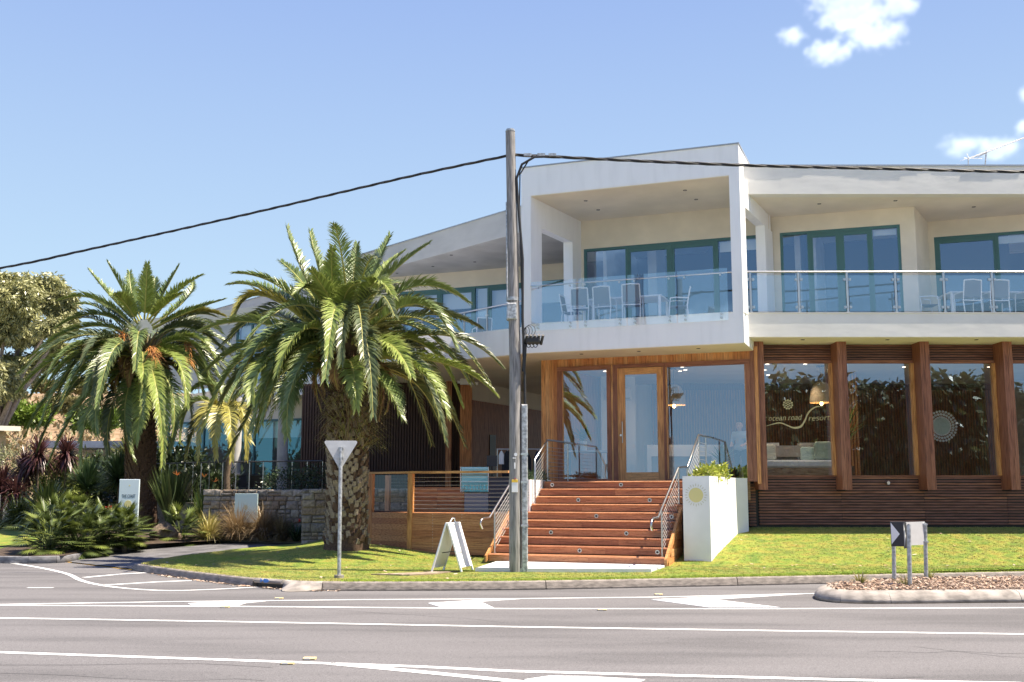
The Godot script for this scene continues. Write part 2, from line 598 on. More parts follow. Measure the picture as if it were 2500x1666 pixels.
	mat("cloth_black", lin(0.015, 0.016, 0.02), 0.9)
	mat("cloth_white", lin(0.36, 0.40, 0.45), 0.9)
	mat("cloth_navy", lin(0.02, 0.03, 0.06), 0.9)
	mat("hair_dark", lin(0.02, 0.014, 0.01), 0.7)
	mat("fruit_stalk", lin(0.55, 0.20, 0.03), 0.7)

# ------------------------------------------------------------------ the setting
func strip(rows: Array, col := Color.WHITE) -> MB:
	# rows of points running left to right, the first row nearest
	var b := MB.new()
	var w: int = rows[0].size()
	for r in rows.size():
		for j in w:
			var a: Vector3 = rows[r][mini(j + 1, w - 1)] - rows[r][maxi(j - 1, 0)]
			var d: Vector3 = rows[mini(r + 1, rows.size() - 1)][j] - rows[maxi(r - 1, 0)][j]
			var nn := a.cross(d).normalized()
			b.v.append(rows[r][j])
			b.n.append(nn if nn.length() > 0.5 else Vector3.UP)
			b.c.append(col)
	for r in rows.size() - 1:
		for j in w - 1:
			var k := r * w + j
			b.i.append_array([k, k + w + 1, k + 1, k, k + w, k + w + 1])
	return b

func ribbon(pts: Array, width: float, y: float) -> MB:
	# a painted line along (x, z) points
	var b := MB.new()
	var l := []
	var r := []
	for k in pts.size():
		var t: Vector2 = (pts[mini(k + 1, pts.size() - 1)] - pts[maxi(k - 1, 0)]).normalized()
		var s := Vector2(-t.y, t.x) * width / 2
		l.append(pts[k] + s)
		r.append(pts[k] - s)
	for k in pts.size() - 1:
		var q := [l[k], r[k], r[k + 1], l[k + 1]]
		var p := []
		for e in q:
			p.append(Vector3(e.x, y, e.y))
		if (p[1] - p[0]).cross(p[2] - p[0]).y < 0:
			p.reverse()
		b.quad(p[0], p[1], p[2], p[3])
	return b

func curve2(pts: Array, n: int) -> Array:
	# Catmull-Rom through the points
	var out := []
	for k in pts.size() - 1:
		var a: Vector2 = pts[maxi(k - 1, 0)]
		var d: Vector2 = pts[mini(k + 2, pts.size() - 1)]
		for j in n:
			out.append((pts[k] as Vector2).cubic_interpolate(pts[k + 1], a, d, float(j) / n))
	out.append(pts[-1])
	return out

func flat2(p: Array) -> Array:
	var out := []
	for e in p:
		out.append(Vector2(e.x, e.z))
	return out

var kerb_pts: Array
var lawn_back: Array

func setting() -> void:
	var g := struct("ground")
	var b := MB.new()
	b.quad(Vector3(-420, -0.06, 420), Vector3(420, -0.06, 420), Vector3(420, -0.06, -420), Vector3(-420, -0.06, -420))
	put_w(g, "earth", b, M.plain_earth)
	var road := struct("road")
	b = MB.new()
	b.quad(Vector3(-160, 0, 9), Vector3(160, 0, 9), Vector3(160, 0, -42), Vector3(-160, 0, -42))
	put_w(road, "asphalt", b, M.asphalt)
	b = MB.new()
	b.quad(Vector3(-160, 0.1, 60), Vector3(160, 0.1, 60), Vector3(160, 0.1, 9), Vector3(-160, 0.1, 9))
	b.quad(Vector3(-160, 0.0, 9), Vector3(-160, 0.1, 9), Vector3(160, 0.1, 9), Vector3(160, 0.0, 9))
	var verge := struct("verge")
	put_w(verge, "grass_verge", b, M.turf)
	b = MB.new()
	b.quad(Vector3(-160, 0.004, 9), Vector3(160, 0.004, 9), Vector3(160, 0.004, 2.5), Vector3(-160, 0.004, 2.5))
	put_w(verge, "concrete_footpath", b, M.white_concrete)
	# painted lines, all on the road
	var y := 0.004
	var lines := [
		["lane_line", 0.11, flat2([Vector3(-10.347, 0.000, -16.709), Vector3(-7.782, 0.000, -16.591), Vector3(-4.004, 0.000, -16.417), Vector3(0.000, 0.000, -16.119), Vector3(3.927, 0.000, -16.107), Vector3(7.619, 0.000, -16.247), Vector3(10.857, 0.000, -16.532)])],
		["lane_line", 0.10, flat2([Vector3(-10.385, 0.000, -16.769), Vector3(-7.839, 0.000, -16.709), Vector3(-5.275, 0.000, -17.136), Vector3(-2.552, 0.000, -17.422), Vector3(0.000, 0.000, -17.585), Vector3(2.347, 0.000, -17.853), Vector3(5.142, 0.000, -18.487)])],
		["lane_line", 0.11, flat2([Vector3(-9.459, 0.000, -15.296), Vector3(-7.004, 0.000, -14.956), Vector3(-3.393, 0.000, -14.496), Vector3(0.000, 0.000, -14.002), Vector3(3.184, 0.000, -13.618), Vector3(6.213, 0.000, -13.293), Vector3(8.119, 0.000, -13.164)])],
		["lane_line", 0.12, flat2([Vector3(-7.542, 0.000, -12.246), Vector3(-5.511, 0.000, -11.819), Vector3(-2.616, 0.000, -11.233), Vector3(-0.931, 0.000, -10.875), Vector3(0.000, 0.000, -10.609), Vector3(1.729, 0.000, -10.334), Vector3(3.196, 0.000, -10.115), Vector3(4.620, 0.000, -9.947)])],
		["lane_line", 0.14, flat2([Vector3(-1.857, 0.000, -11.077), Vector3(-1.414, 0.000, -10.850), Vector3(-0.742, 0.000, -10.492), Vector3(0.000, 0.000, -10.073), Vector3(0.543, 0.000, -9.745)])],
		["turn_line", 0.11, curve2(flat2([Vector3(-15.548, 0.000, -28.398), Vector3(-12.479, 0.000, -26.456), Vector3(-11.045, 0.000, -25.031), Vector3(-9.420, 0.000, -22.935), Vector3(-8.328, 0.000, -21.070), Vector3(-7.412, 0.000, -19.903), Vector3(-6.586, 0.000, -19.247), Vector3(-5.933, 0.000, -19.013), Vector3(-5.284, 0.000, -19.247), Vector3(-4.528, 0.000, -19.735), Vector3(-3.776, 0.000, -20.074)]), 5)],
		["bay_line", 0.16, flat2([Vector3(-8.603, 0.000, -21.859), Vector3(-8.215, 0.000, -22.711), Vector3(-7.769, 0.000, -23.163)])],
		["bay_line", 0.16, flat2([Vector3(-7.552, 0.000, -20.074), Vector3(-6.807, 0.000, -20.788), Vector3(-6.004, 0.000, -21.262)])],
		["short_line", 0.10, flat2([Vector3(-8.715, 0.000, -19.569), Vector3(-8.244, 0.000, -19.569)])],
	]
	for l in lines:
		put_w(road, l[0], ribbon(l[2], l[1], y), M.road_paint)
	put_w(road, "yellow_edge_line", ribbon(curve2(flat2([Vector3(-12.520, 0.000, -28.485), Vector3(-11.174, 0.000, -26.916), Vector3(-9.640, 0.000, -25.304), Vector3(-8.280, 0.000, -23.875), Vector3(-7.067, 0.000, -22.601), Vector3(-5.764, 0.000, -20.975), Vector3(-4.717, 0.000, -19.903), Vector3(-4.065, 0.000, -19.652), Vector3(-3.489, 0.000, -19.735)]), 4), 0.15, y), M.yellow_line)
	# chevrons before the island
	for ch in [[Vector3(2.229, 0.000, -17.454), Vector3(2.936, 0.000, -16.303), Vector3(3.999, 0.000, -16.275), Vector3(3.245, 0.000, -17.454), Vector3(5.107, 0.000, -18.487), Vector3(3.732, 0.000, -18.060)], [Vector3(-1.300, 0.000, -16.889), Vector3(-1.036, 0.000, -16.247), Vector3(-0.274, 0.000, -16.247), Vector3(-0.502, 0.000, -17.136), Vector3(0.132, 0.000, -17.552), Vector3(-0.587, 0.000, -17.358)], [Vector3(-5.012, 0.000, -16.859), Vector3(-4.839, 0.000, -16.532), Vector3(-4.157, 0.000, -16.532), Vector3(-4.128, 0.000, -16.920), Vector3(-3.882, 0.000, -17.230), Vector3(-4.447, 0.000, -17.167)]]:
		b = MB.new()
		var p := PackedVector2Array(flat2(ch))
		b.prism(p, -0.02, y + 0.003)
		put_w(road, "chevron_marking", b, M.road_paint)
	b = MB.new()
	b.prism(PackedVector2Array(flat2([Vector3(0.113, 0.000, -10.137), Vector3(0.346, 0.000, -10.334), Vector3(0.690, 0.000, -10.311), Vector3(1.225, 0.000, -10.137), Vector3(0.886, 0.000, -9.551), Vector3(0.319, 0.000, -9.551)])), -0.02, y + 0.002)
	put_w(road, "chevron_marking", b, M.road_paint)
	# hairline cracks and faint skid marks
	for k in 9:
		var x := rf(-9.0, 9.0)
		var z := rf(-17.5, -9.5)
		var cp := [Vector2(x, z)]
		for j in 7:
			x += rf(0.15, 0.7) * (1.0 if k % 2 else -1.0)
			z += rf(-0.18, 0.18) if k % 3 else rf(-0.5, -0.1)
			cp.append(Vector2(x, z))
		put_w(road, "crack", ribbon(cp, 0.012, 0.0025), M.crack_tar)
	# kerb along the lawn
	var front := [Vector2(-8.35, -23.95), Vector2(-8.06, -23.5), Vector2(-6.6, -21.75), Vector2(-5.34, -20.4), Vector2(-4.71, -19.8), Vector2(-3.9, -19.25), Vector2(-3.0, -19.0), Vector2(0, -19.15), Vector2(3, -19.75), Vector2(6, -20.45), Vector2(10.1, -21.4), Vector2(20, -23.6), Vector2(44, -29)]
	kerb_pts = curve2(front, 5)
	var kerb := struct("kerb")
	var joints := [0, 7, 14, 20, 24, 29, 36, 42, 48, 52, 55, 57, 60]
	for k in joints.size() - 1:
		if k == 3:
			continue
		var seg := kerb_pts.slice(joints[k], joints[k + 1] + 1)
		var low: bool = k == 4
		b = MB.new()
		var rings := []
		for j in seg.size():
			var t: Vector2 = (seg[mini(j + 1, seg.size() - 1)] - seg[maxi(j - 1, 0)]).normalized()
			var nn := Vector2(-t.y, t.x)
			if nn.y < 0:
				nn = -nn
			var p: Vector2 = seg[j]
			if j == 0:
				p += t * 0.008
			elif j == seg.size() - 1:
				p -= t * 0.008
			var h := 0.15
			var run := 0.0
			if low:
				h = 0.15
				run = 0.42 * sin(PI * clampf(float(j) / (seg.size() - 1), 0, 1))
			var ring := []
			for q in [[-0.17, -0.02], [0.03 + run, -0.02], [0.02 + run, 0.03], [-0.005, h - 0.025], [-0.03, h], [-0.15, h + 0.003], [-0.17, h - 0.01]]:
				ring.append(Vector3(p.x + nn.x * q[0], q[1], p.y + nn.y * q[0]))
			rings.append(ring)
		b.skin(rings, true)
		for e in [0, rings.size() - 1]:
			for j in range(1, 6):
				if e == 0:
					b.tri(rings[e][0], rings[e][j + 1], rings[e][j])
				else:
					b.tri(rings[e][0], rings[e][j], rings[e][j + 1])
		put_w(kerb, "kerb_stone", b, M.pale_concrete if low else M.kerb_concrete)
	# lawn behind the kerb
	lawn_back = [Vector2(-8.1, -23.75), Vector2(-7.9, -25.4), Vector2(-7.2, -28.2), Vector2(-6.2, -30.2), Vector2(-5.6, -31), Vector2(0, -31), Vector2(4, -29), Vector2(6, -28), Vector2(20, -28), Vector2(44, -34)]
	var lawn := struct("lawn")
	var rows := []
	var nx := 170
	var nz := 26
	for r in nz + 1:
		var row := []
		for j in nx + 1:
			var x := lerpf(-8.06, 44.0, pow(float(j) / nx, 1.35))
			var zf := line_at(kerb_pts, x) - 0.13
			var zb := line_at(lawn_back, x)
			var z := lerpf(zf, minf(zb, zf - 0.02), float(r) / nz)
			row.append(Vector3(x, ground_y(x, z) + 0.005, z))
		rows.append(row)
	put_w(lawn, "turf", strip(rows), M.turf)
	# blades of the mown grass
	var blade := MB.new()
	for k in 7:
		var a := rf(0, TAU)
		var o := Vector3(rf(-0.05, 0.05), 0, rf(-0.05, 0.05))
		var s := Vector3(cos(a), 0, sin(a)) * 0.004
		var h := rf(0.010, 0.020)
		var tip := o + Vector3(rf(-0.02, 0.02), h, rf(-0.02, 0.02))
		blade.tri(o - s, o + s, tip)
	var bmesh := blade.mesh()
	var xf: Array[Transform3D] = []
	var cols := PackedColorArray()
	var pn := FastNoiseLite.new()
	pn.seed = 20
	pn.frequency = 0.35
	for k in 62000:
		var x := rf(-8.0, 17.0)
		var zf := line_at(kerb_pts, x) - 0.14
		var zb := maxf(line_at(lawn_back, x), -27.2)
		var z := lerpf(zf, zb, rng.randf())
		var lush := smooth(0.0, 0.45, pn.get_noise_2d(x, z)) * 0.6
		var edge := smooth(0.35, 0.0, zf - z)
		if edge > 0.1 and x > -3.0:
			lush = 1.0
		var bas := Basis(Vector3.UP, rf(0, TAU)).scaled(Vector3.ONE * (rf(0.8, 1.3) + edge * 0.7))
		xf.append(Transform3D(bas, Vector3(x, ground_y(x, z) + 0.003, z)))
		var dry := Color(0.40, 0.36, 0.12)
		cols.append(dry.lerp(Color(0.28, 0.39, 0.05), clampf(lush + rf(-0.1, 0.35), 0, 1)))
	for k in 5000:  # the uncut fringe over the kerb
		var x := rf(-3.0, 17.0)
		var z := line_at(kerb_pts, x) - rf(0.10, 0.24)
		xf.append(Transform3D(Basis(Vector3.UP, rf(0, TAU)).scaled(Vector3(1.2, rf(1.2, 2.4), 1.2)), Vector3(x, 0.148, z)))
		cols.append(Color(0.40, 0.46, 0.06).lerp(Color(0.28, 0.38, 0.04), rng.randf()))
	scatter("grass_blades", bmesh, M.leaf_dull, xf, cols, lawn)
	# concrete apron at the foot of the stairs
	var apron := struct("path")
	var f := F0
	var poly := PackedVector2Array()
	for p in [Vector3(-0.723, 0.200, -21.318), Vector3(1.196, 0.200, -21.153), Vector3(2.704, 0.200, -21.099), Vector3(3.257, 0.200, -22.484), Vector3(3.176, 0.200, -23.380), Vector3(-0.335, 0.200, -23.380)]:
		poly.append(Vector2(p.x, p.z))
	b = MB.new()
	b.prism(poly, 0.02, 0.226)
	put_w(apron, "concrete_apron", b, M.white_concrete)
	b = MB.new()
	poly = PackedVector2Array(flat2([Vector3(-2.664, 0.160, -20.499), Vector3(-1.812, 0.160, -20.904), Vector3(-1.400, 0.160, -21.219), Vector3(-1.045, 0.160, -21.326), Vector3(-1.475, 0.160, -20.599), Vector3(-1.912, 0.160, -20.302)]))
	b.prism(poly, 0.02, 0.178)
	put_w(apron, "worn_earth_patch", b, M.dry_earth)
	# driveway and garden bed
	var left := [[-10.75, -26.35, 0.02], [-10.7, -27.6, 0.06], [-10.45, -29.4, 0.12], [-9.6, -31.2, 0.18], [-8.9, -32.6, 0.22], [-7.6, -34.0, 0.25], [-6.4, -35.0, 0.27]]
	var right := [[-8.3, -23.9, 0.02], [-8.0, -25.3, 0.08], [-7.3, -28.0, 0.15], [-6.4, -30.0, 0.2], [-5.6, -31.2, 0.22], [-5.2, -32.2, 0.25], [-4.8, -33.0, 0.27]]
	rows = []
	for k in 7:
		var row := []
		for j in 9:
			var t := j / 8.0
			row.append(Vector3(lerpf(left[k][0], right[k][0], t), lerpf(left[k][2], right[k][2], t) + 0.004, lerpf(left[k][1], right[k][1], t)))
		rows.append(row)
	var drive := struct("driveway")
	put_w(drive, "driveway_surface", strip(rows), M.driveway_asphalt)
	var bed := struct("garden_bed")
	rows = []
	for k in 9:
		var row := []
		for j in 13:
			var t := j / 12.0
			var zz := lerpf(-26.3, -46.0, k / 8.0)
			var xr := -10.9 if zz > -28 else lerpf(-10.8, -5.5, smooth(-28.0, -35.5, zz))
			var x := lerpf(-13.3, xr, t)
			row.append(Vector3(x, bed_y(x, zz), zz))
		rows.append(row)
	put_w(bed, "bed_soil", strip(rows), M.soil)
	rows = []
	for k in 9:
		var row := []
		for j in 9:
			var zz := lerpf(-26.9, -40.0, k / 8.0)
			var x := lerpf(-34.0, -12.6, j / 8.0)
			row.append(Vector3(x, 0.19 + 0.03 * (-zz - 26.9), zz))
		rows.append(row)
	var lawn2 := struct("lawn")
	put_w(lawn2, "turf", strip(rows), M.turf)
	# concrete edging of the bed and of the far lawn
	var edging := struct("bed_edging")
	var ep := curve2([Vector2(-34, -26.2), Vector2(-16, -26.2), Vector2(-13.0, -26.2), Vector2(-11.6, -26.0), Vector2(-10.9, -26.4), Vector2(-10.75, -27.6), Vector2(-10.5, -29.4), Vector2(-9.65, -31.2), Vector2(-8.95, -32.6), Vector2(-7.65, -34.0)], 4)
	for k in range(0, ep.size() - 1, 3):
		b = MB.new()
		var rings := []
		var seg := ep.slice(k, mini(k + 4, ep.size()))
		for j in seg.size():
			var p: Vector2 = seg[j]
			var t: Vector2 = (seg[mini(j + 1, seg.size() - 1)] - seg[maxi(j - 1, 0)]).normalized()
			var nn := Vector2(t.y, -t.x) * -1.0
			if j == 0:
				p += t * 0.006
			var yy := 0.02 + 0.026 * maxf(0, -p.y - 26.4)
			var hh := 0.15
			var ring := []
			for q in [[-0.12, -0.05], [0.02, -0.05], [0.0, hh - 0.02], [-0.02, hh], [-0.12, hh]]:
				ring.append(Vector3(p.x + nn.x * q[0], yy + q[1], p.y + nn.y * q[0]))
			rings.append(ring)
		b.skin(rings, true)
		put_w(edging, "edging_stone", b, M.edging_grey)
	b = MB.new()
	b.box(Vector3(-17, 0.6, -40.1), Vector3(30, 0.14, 0.15))
	put_w(edging, "lawn_edge_board", b, M.edging_grey)
	# hill far behind on the left
	var hill := struct("hill")
	rows = []
	var hn := FastNoiseLite.new()
	hn.seed = 3
	hn.frequency = 0.03
	for k in 16:
		var row := []
		for j in 40:
			var zz := -68.0 - k * 7.0
			var x := -130.0 + j * 5.0
			var prof := smooth(0, 1, k / 11.0)
			row.append(Vector3(x, -0.5 + prof * (15.0 - 9.0 * smooth(-45.0, 30.0, x)) + 1.2 * hn.get_noise_2d(x, zz) * prof, zz))
		rows.append(row)
	put_w(hill, "dry_slope", strip(rows), M.hill_grass)
	var xf2: Array[Transform3D] = []
	var cols2 := PackedColorArray()
	for k in 26000:
		var x := rf(-75.0, 5.0)
		var zz := rf(-125.0, -70.0)
		if hn.get_noise_2d(x * 6.0, zz * 6.0) < rf(-0.25, 0.35):
			continue
		var prof := smooth(0, 1, (-68.0 - zz) / 77.0)
		var yy := -0.5 + prof * (15.0 - 9.0 * smooth(-45.0, 30.0, x)) + 1.2 * hn.get_noise_2d(x, zz) * prof
		xf2.append(Transform3D(Basis.from_euler(Vector3(rf(-1, 1), rf(0, TAU), rf(-1, 1))).scaled(Vector3.ONE * rf(0.5, 1.6)), Vector3(x, yy + rf(-0.1, 0.5), zz)))
		cols2.append(Color(0.20, 0.19, 0.09).lerp(Color(0.36, 0.27, 0.16), rng.randf()))
	scatter("dry_scrub", leaf_mesh(0.7, 0.28), M.leaf_dull, xf2, cols2, hill)

func scatter(called: String, mesh: Mesh, mt: Material, xf: Array[Transform3D], cols: PackedColorArray, parent: Node3D) -> MultiMeshInstance3D:
	var mm := MultiMesh.new()
	mm.transform_format = MultiMesh.TRANSFORM_3D
	mm.use_colors = cols.size() > 0
	mm.mesh = mesh
	mm.instance_count = xf.size()
	for k in xf.size():
		mm.set_instance_transform(k, xf[k])
		if cols.size() > 0:
			mm.set_instance_color(k, cols[k])
	var o := MultiMeshInstance3D.new()
	o.name = called
	o.multimesh = mm
	o.material_override = mt
	o.set_meta("kind", "stuff")
	parent.add_child(o, true)
	return o

# ------------------------------------------------------------------ the building
var F0 := frame(0.27, -26.96, 20.75)
var F1 := frame(7.092, -27.969, 18.1)
var F2 := frame(11.397, -28.48, 19.7)
var F3 := frame(-0.24, -34.525, 22.0)
var F4 := frame(-9.015, -41.263, 30.0)
var bld: Node3D
var quad_mesh: ArrayMesh

func hexa_uv(parent: Node3D, called: String, mt: Material, f: Transform3D, plan: Array, y0: float, y1: float) -> MeshInstance3D:
	var poly := PackedVector2Array()
	for q in plan:
		var p := f * Vector3(q[0], 0, q[1])
		poly.append(Vector2(p.x, p.z))
	var b := MB.new()
	b.prism(poly, y0, y1)
	return put_w(parent, called, b, mt)

func fpane(parent: Node3D, called: String, mt: Material, f: Transform3D, u0: float, u1: float, v: float, y0: float, y1: float) -> MeshInstance3D:
	if quad_mesh == null:
		var b := MB.new()
		b.quad(Vector3(-0.5, -0.5, 0), Vector3(0.5, -0.5, 0), Vector3(0.5, 0.5, 0), Vector3(-0.5, 0.5, 0))
		quad_mesh = b.mesh()
	var bs := Basis(f.basis.x * (u1 - u0), f.basis.y * (y1 - y0), f.basis.z)
	return put(parent, called, quad_mesh, mt, Transform3D(bs, f * Vector3((u0 + u1) / 2, (y0 + y1) / 2, v)))

# an aluminium window: outer frame, mullions at the given u, leaf frames in the bays listed
func window(f: Transform3D, v: float, u0: float, u1: float, y0: float, y1: float, mull: Array, leafs: Array, blinds: Array) -> Node3D:
	var w := sub(bld, "window")
	var t := 0.07
	fb(w, "frame", M.teal_frame, f, u0, u1, v - 0.06, v + 0.05, y1 - t, y1)
	fb(w, "frame", M.teal_frame, f, u0, u1, v - 0.06, v + 0.05, y0, y0 + 0.06)
	fb(w, "frame", M.teal_frame, f, u0, u0 + t, v - 0.058, v + 0.048, y0 + 0.06, y1 - t)
	fb(w, "frame", M.teal_frame, f, u1 - t, u1, v - 0.058, v + 0.048, y0 + 0.06, y1 - t)
	var edges := [u0 + t]
	for m in mull:
		fb(w, "mullion", M.teal_frame, f, m - 0.035, m + 0.035, v - 0.058, v + 0.048, y0 + 0.06, y1 - t)
		edges.append(m - 0.035)
		edges.append(m + 0.035)
	edges.append(u1 - t)
	for k in edges.size() / 2:
		var a: float = edges[2 * k]
		var b: float = edges[2 * k + 1]
		if k in leafs:
			fb(w, "leaf_frame", M.teal_frame, f, a, b, v - 0.03, v + 0.03, y1 - t - 0.11, y1 - t)
			fb(w, "leaf_frame", M.teal_frame, f, a, b, v - 0.03, v + 0.03, y0 + 0.06, y0 + 0.17)
			fb(w, "leaf_frame", M.teal_frame, f, a, a + 0.07, v - 0.028, v + 0.028, y0 + 0.17, y1 - t - 0.11)
			fb(w, "leaf_frame", M.teal_frame, f, b - 0.07, b, v - 0.028, v + 0.028, y0 + 0.17, y1 - t - 0.11)
		fpane(w, "pane", M.window_glass, f, a, b, v, y0 + 0.06, y1 - t)
		for bl in blinds:
			if bl[0] == k:
				fb(w, "blind", M.blind, f, a + 0.02, b - 0.02, v - 0.16, v - 0.14, bl[1], y1 - t)
	return w

func building() -> void:
	bld = thing("resort_building", "two storey white and timber resort building with glass balconies along the road", "building", Vector3(3, 0.3, -29))
	var f := F0
	# the projecting white box
	fb(bld, "box_floor", M.white_render, f, -0.03, 5.6, -3.0, 0.0, 5.21, 5.95)
	fb(bld, "box_soffit", M.ceiling_board, f, -0.01, 5.58, -3.0, -0.02, 5.195, 5.209)
	fb(bld, "box_roof", M.white_render, f, -0.03, 5.6, -7.3, 0.0, 9.33, 10.09)
	fb(bld, "box_ceiling", M.ceiling_board, f, 0.232, 5.348, -3.0, -0.02, 9.312, 9.329)
	fb(bld, "roof_cap", M.flashing, f, -0.05, 5.62, -7.3, 0.02, 10.09, 10.125)
	hexa_uv(bld, "pillar", M.white_render, f, [[-0.03, 0], [0.23, 0], [0.324, -0.6], [0.06, -0.6]], 5.95, 9.33)
	hexa_uv(bld, "pillar", M.white_render, f, [[5.35, 0], [5.6, 0], [5.65, -0.45], [5.4, -0.45]], 5.95, 9.33)
	hexa_uv(bld, "side_beam", M.white_render, f, [[0.06, -0.6], [0.324, -0.6], [0.69, -2.95], [0.43, -2.95]], 8.6, 9.33)
	hexa_uv(bld, "side_beam", M.white_render, f, [[5.4, -0.45], [5.65, -0.45], [5.92, -3.2], [5.67, -2.95]], 8.62, 9.33)
	hexa_uv(bld, "side_pier", M.white_render, f, [[0.34, -2.4], [0.604, -2.4], [0.69, -2.95], [0.43, -2.95]], 5.95, 8.6)
	hexa_uv(bld, "side_pier", M.white_render, f, [[5.62, -2.45], [5.86, -2.45], [5.95, -3.3], [5.69, -2.95]], 5.95, 8.62)
	fb(bld, "back_wall", M.warm_wall, f, 0.4, 5.9, -3.15, -2.95, 8.5, 9.33)
	fb(bld, "back_wall", M.warm_wall, f, 0.4, 0.76, -3.15, -2.951, 5.95, 8.5)
	window(f, -3.02, 0.76, 5.69, 5.95, 8.5, [2.0, 3.23, 4.5], [1, 2], [[3, 8.15]])
	for q in [[1.45, -0.9], [4.1, -0.85], [1.5, -1.9], [4.2, -1.8]]:
		downlight(f, q[0], q[1], 9.31)
	for q in [[1.4, -0.55], [2.9, -0.55], [4.4, -0.55]]:
		downlight(f, q[0], q[1], 5.193)
	# frameless balustrade bolted to the box
	var bal := sub(bld, "balustrade")
	for q in [[0.26, 1.46], [1.52, 2.75], [2.79, 4.0], [4.04, 5.25]]:
		fpane(bal, "glass_panel", M.rail_glass, f, q[0], q[1], 0.055, 5.76, 7.03)
		for u in [q[0] + 0.17, q[1] - 0.17]:
			for y in [5.83, 5.93]:
				disc(bal, "bolt", M.steel, f * Vector3(u, y, 0.0), f.basis.z, 0.027, 0.075)
			disc(bal, "bolt", M.steel, f * Vector3(u, 6.87, 0.02), f.basis.z, 0.024, 0.05)
	q_tube(bal, "handrail", M.steel, [f * Vector3(0.23, 6.93, 0.02), f * Vector3(5.35, 6.93, 0.02)], 0.021)
	fb(bal, "floor_trim", M.alu_white, f, 0.24, 5.34, -0.03, 0.012, 5.951, 5.965)
	# upper rooms
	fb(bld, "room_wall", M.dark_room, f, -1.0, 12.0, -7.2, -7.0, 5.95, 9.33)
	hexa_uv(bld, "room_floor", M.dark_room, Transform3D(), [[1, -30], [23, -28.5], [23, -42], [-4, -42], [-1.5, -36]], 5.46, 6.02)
	fb(bld, "room_wall", M.grey_render, f, 1.2, 1.3, -7.0, -3.4, 6.02, 9.0)
	fb(bld, "room_wall", M.grey_render, f, 2.35, 2.6, -5.2, -4.0, 6.02, 9.0)
	fb(bld, "room_wall", M.grey_render, f, 6.9, 7.0, -7.0, -4.0, 6.02, 9.0)
	# main roof behind everything
	hexa_uv(bld, "main_roof", M.flashing, Transform3D(), [[1.2, -31.5], [23, -27], [23, -44], [-5, -44], [-4, -37]], 9.32, 9.7)

func downlight(f: Transform3D, u: float, v: float, y: float) -> void:
	var b := MB.new()
	b.lathe(f * Vector3(u, y, v), [Vector2(0.05, 0.0), Vector2(0.05, -0.008), Vector2(0.036, -0.008), Vector2(0.03, 0.0)], 12)
	put_w(bld, "downlight", b, M.charcoal)

func disc(parent: Node3D, called: String, mt: Material, at: Vector3, dir: Vector3, r: float, thick: float) -> void:
	var b := MB.new()
	b.tube([at, at + dir * thick], r, 10)
	put_w(parent, called, b, mt)

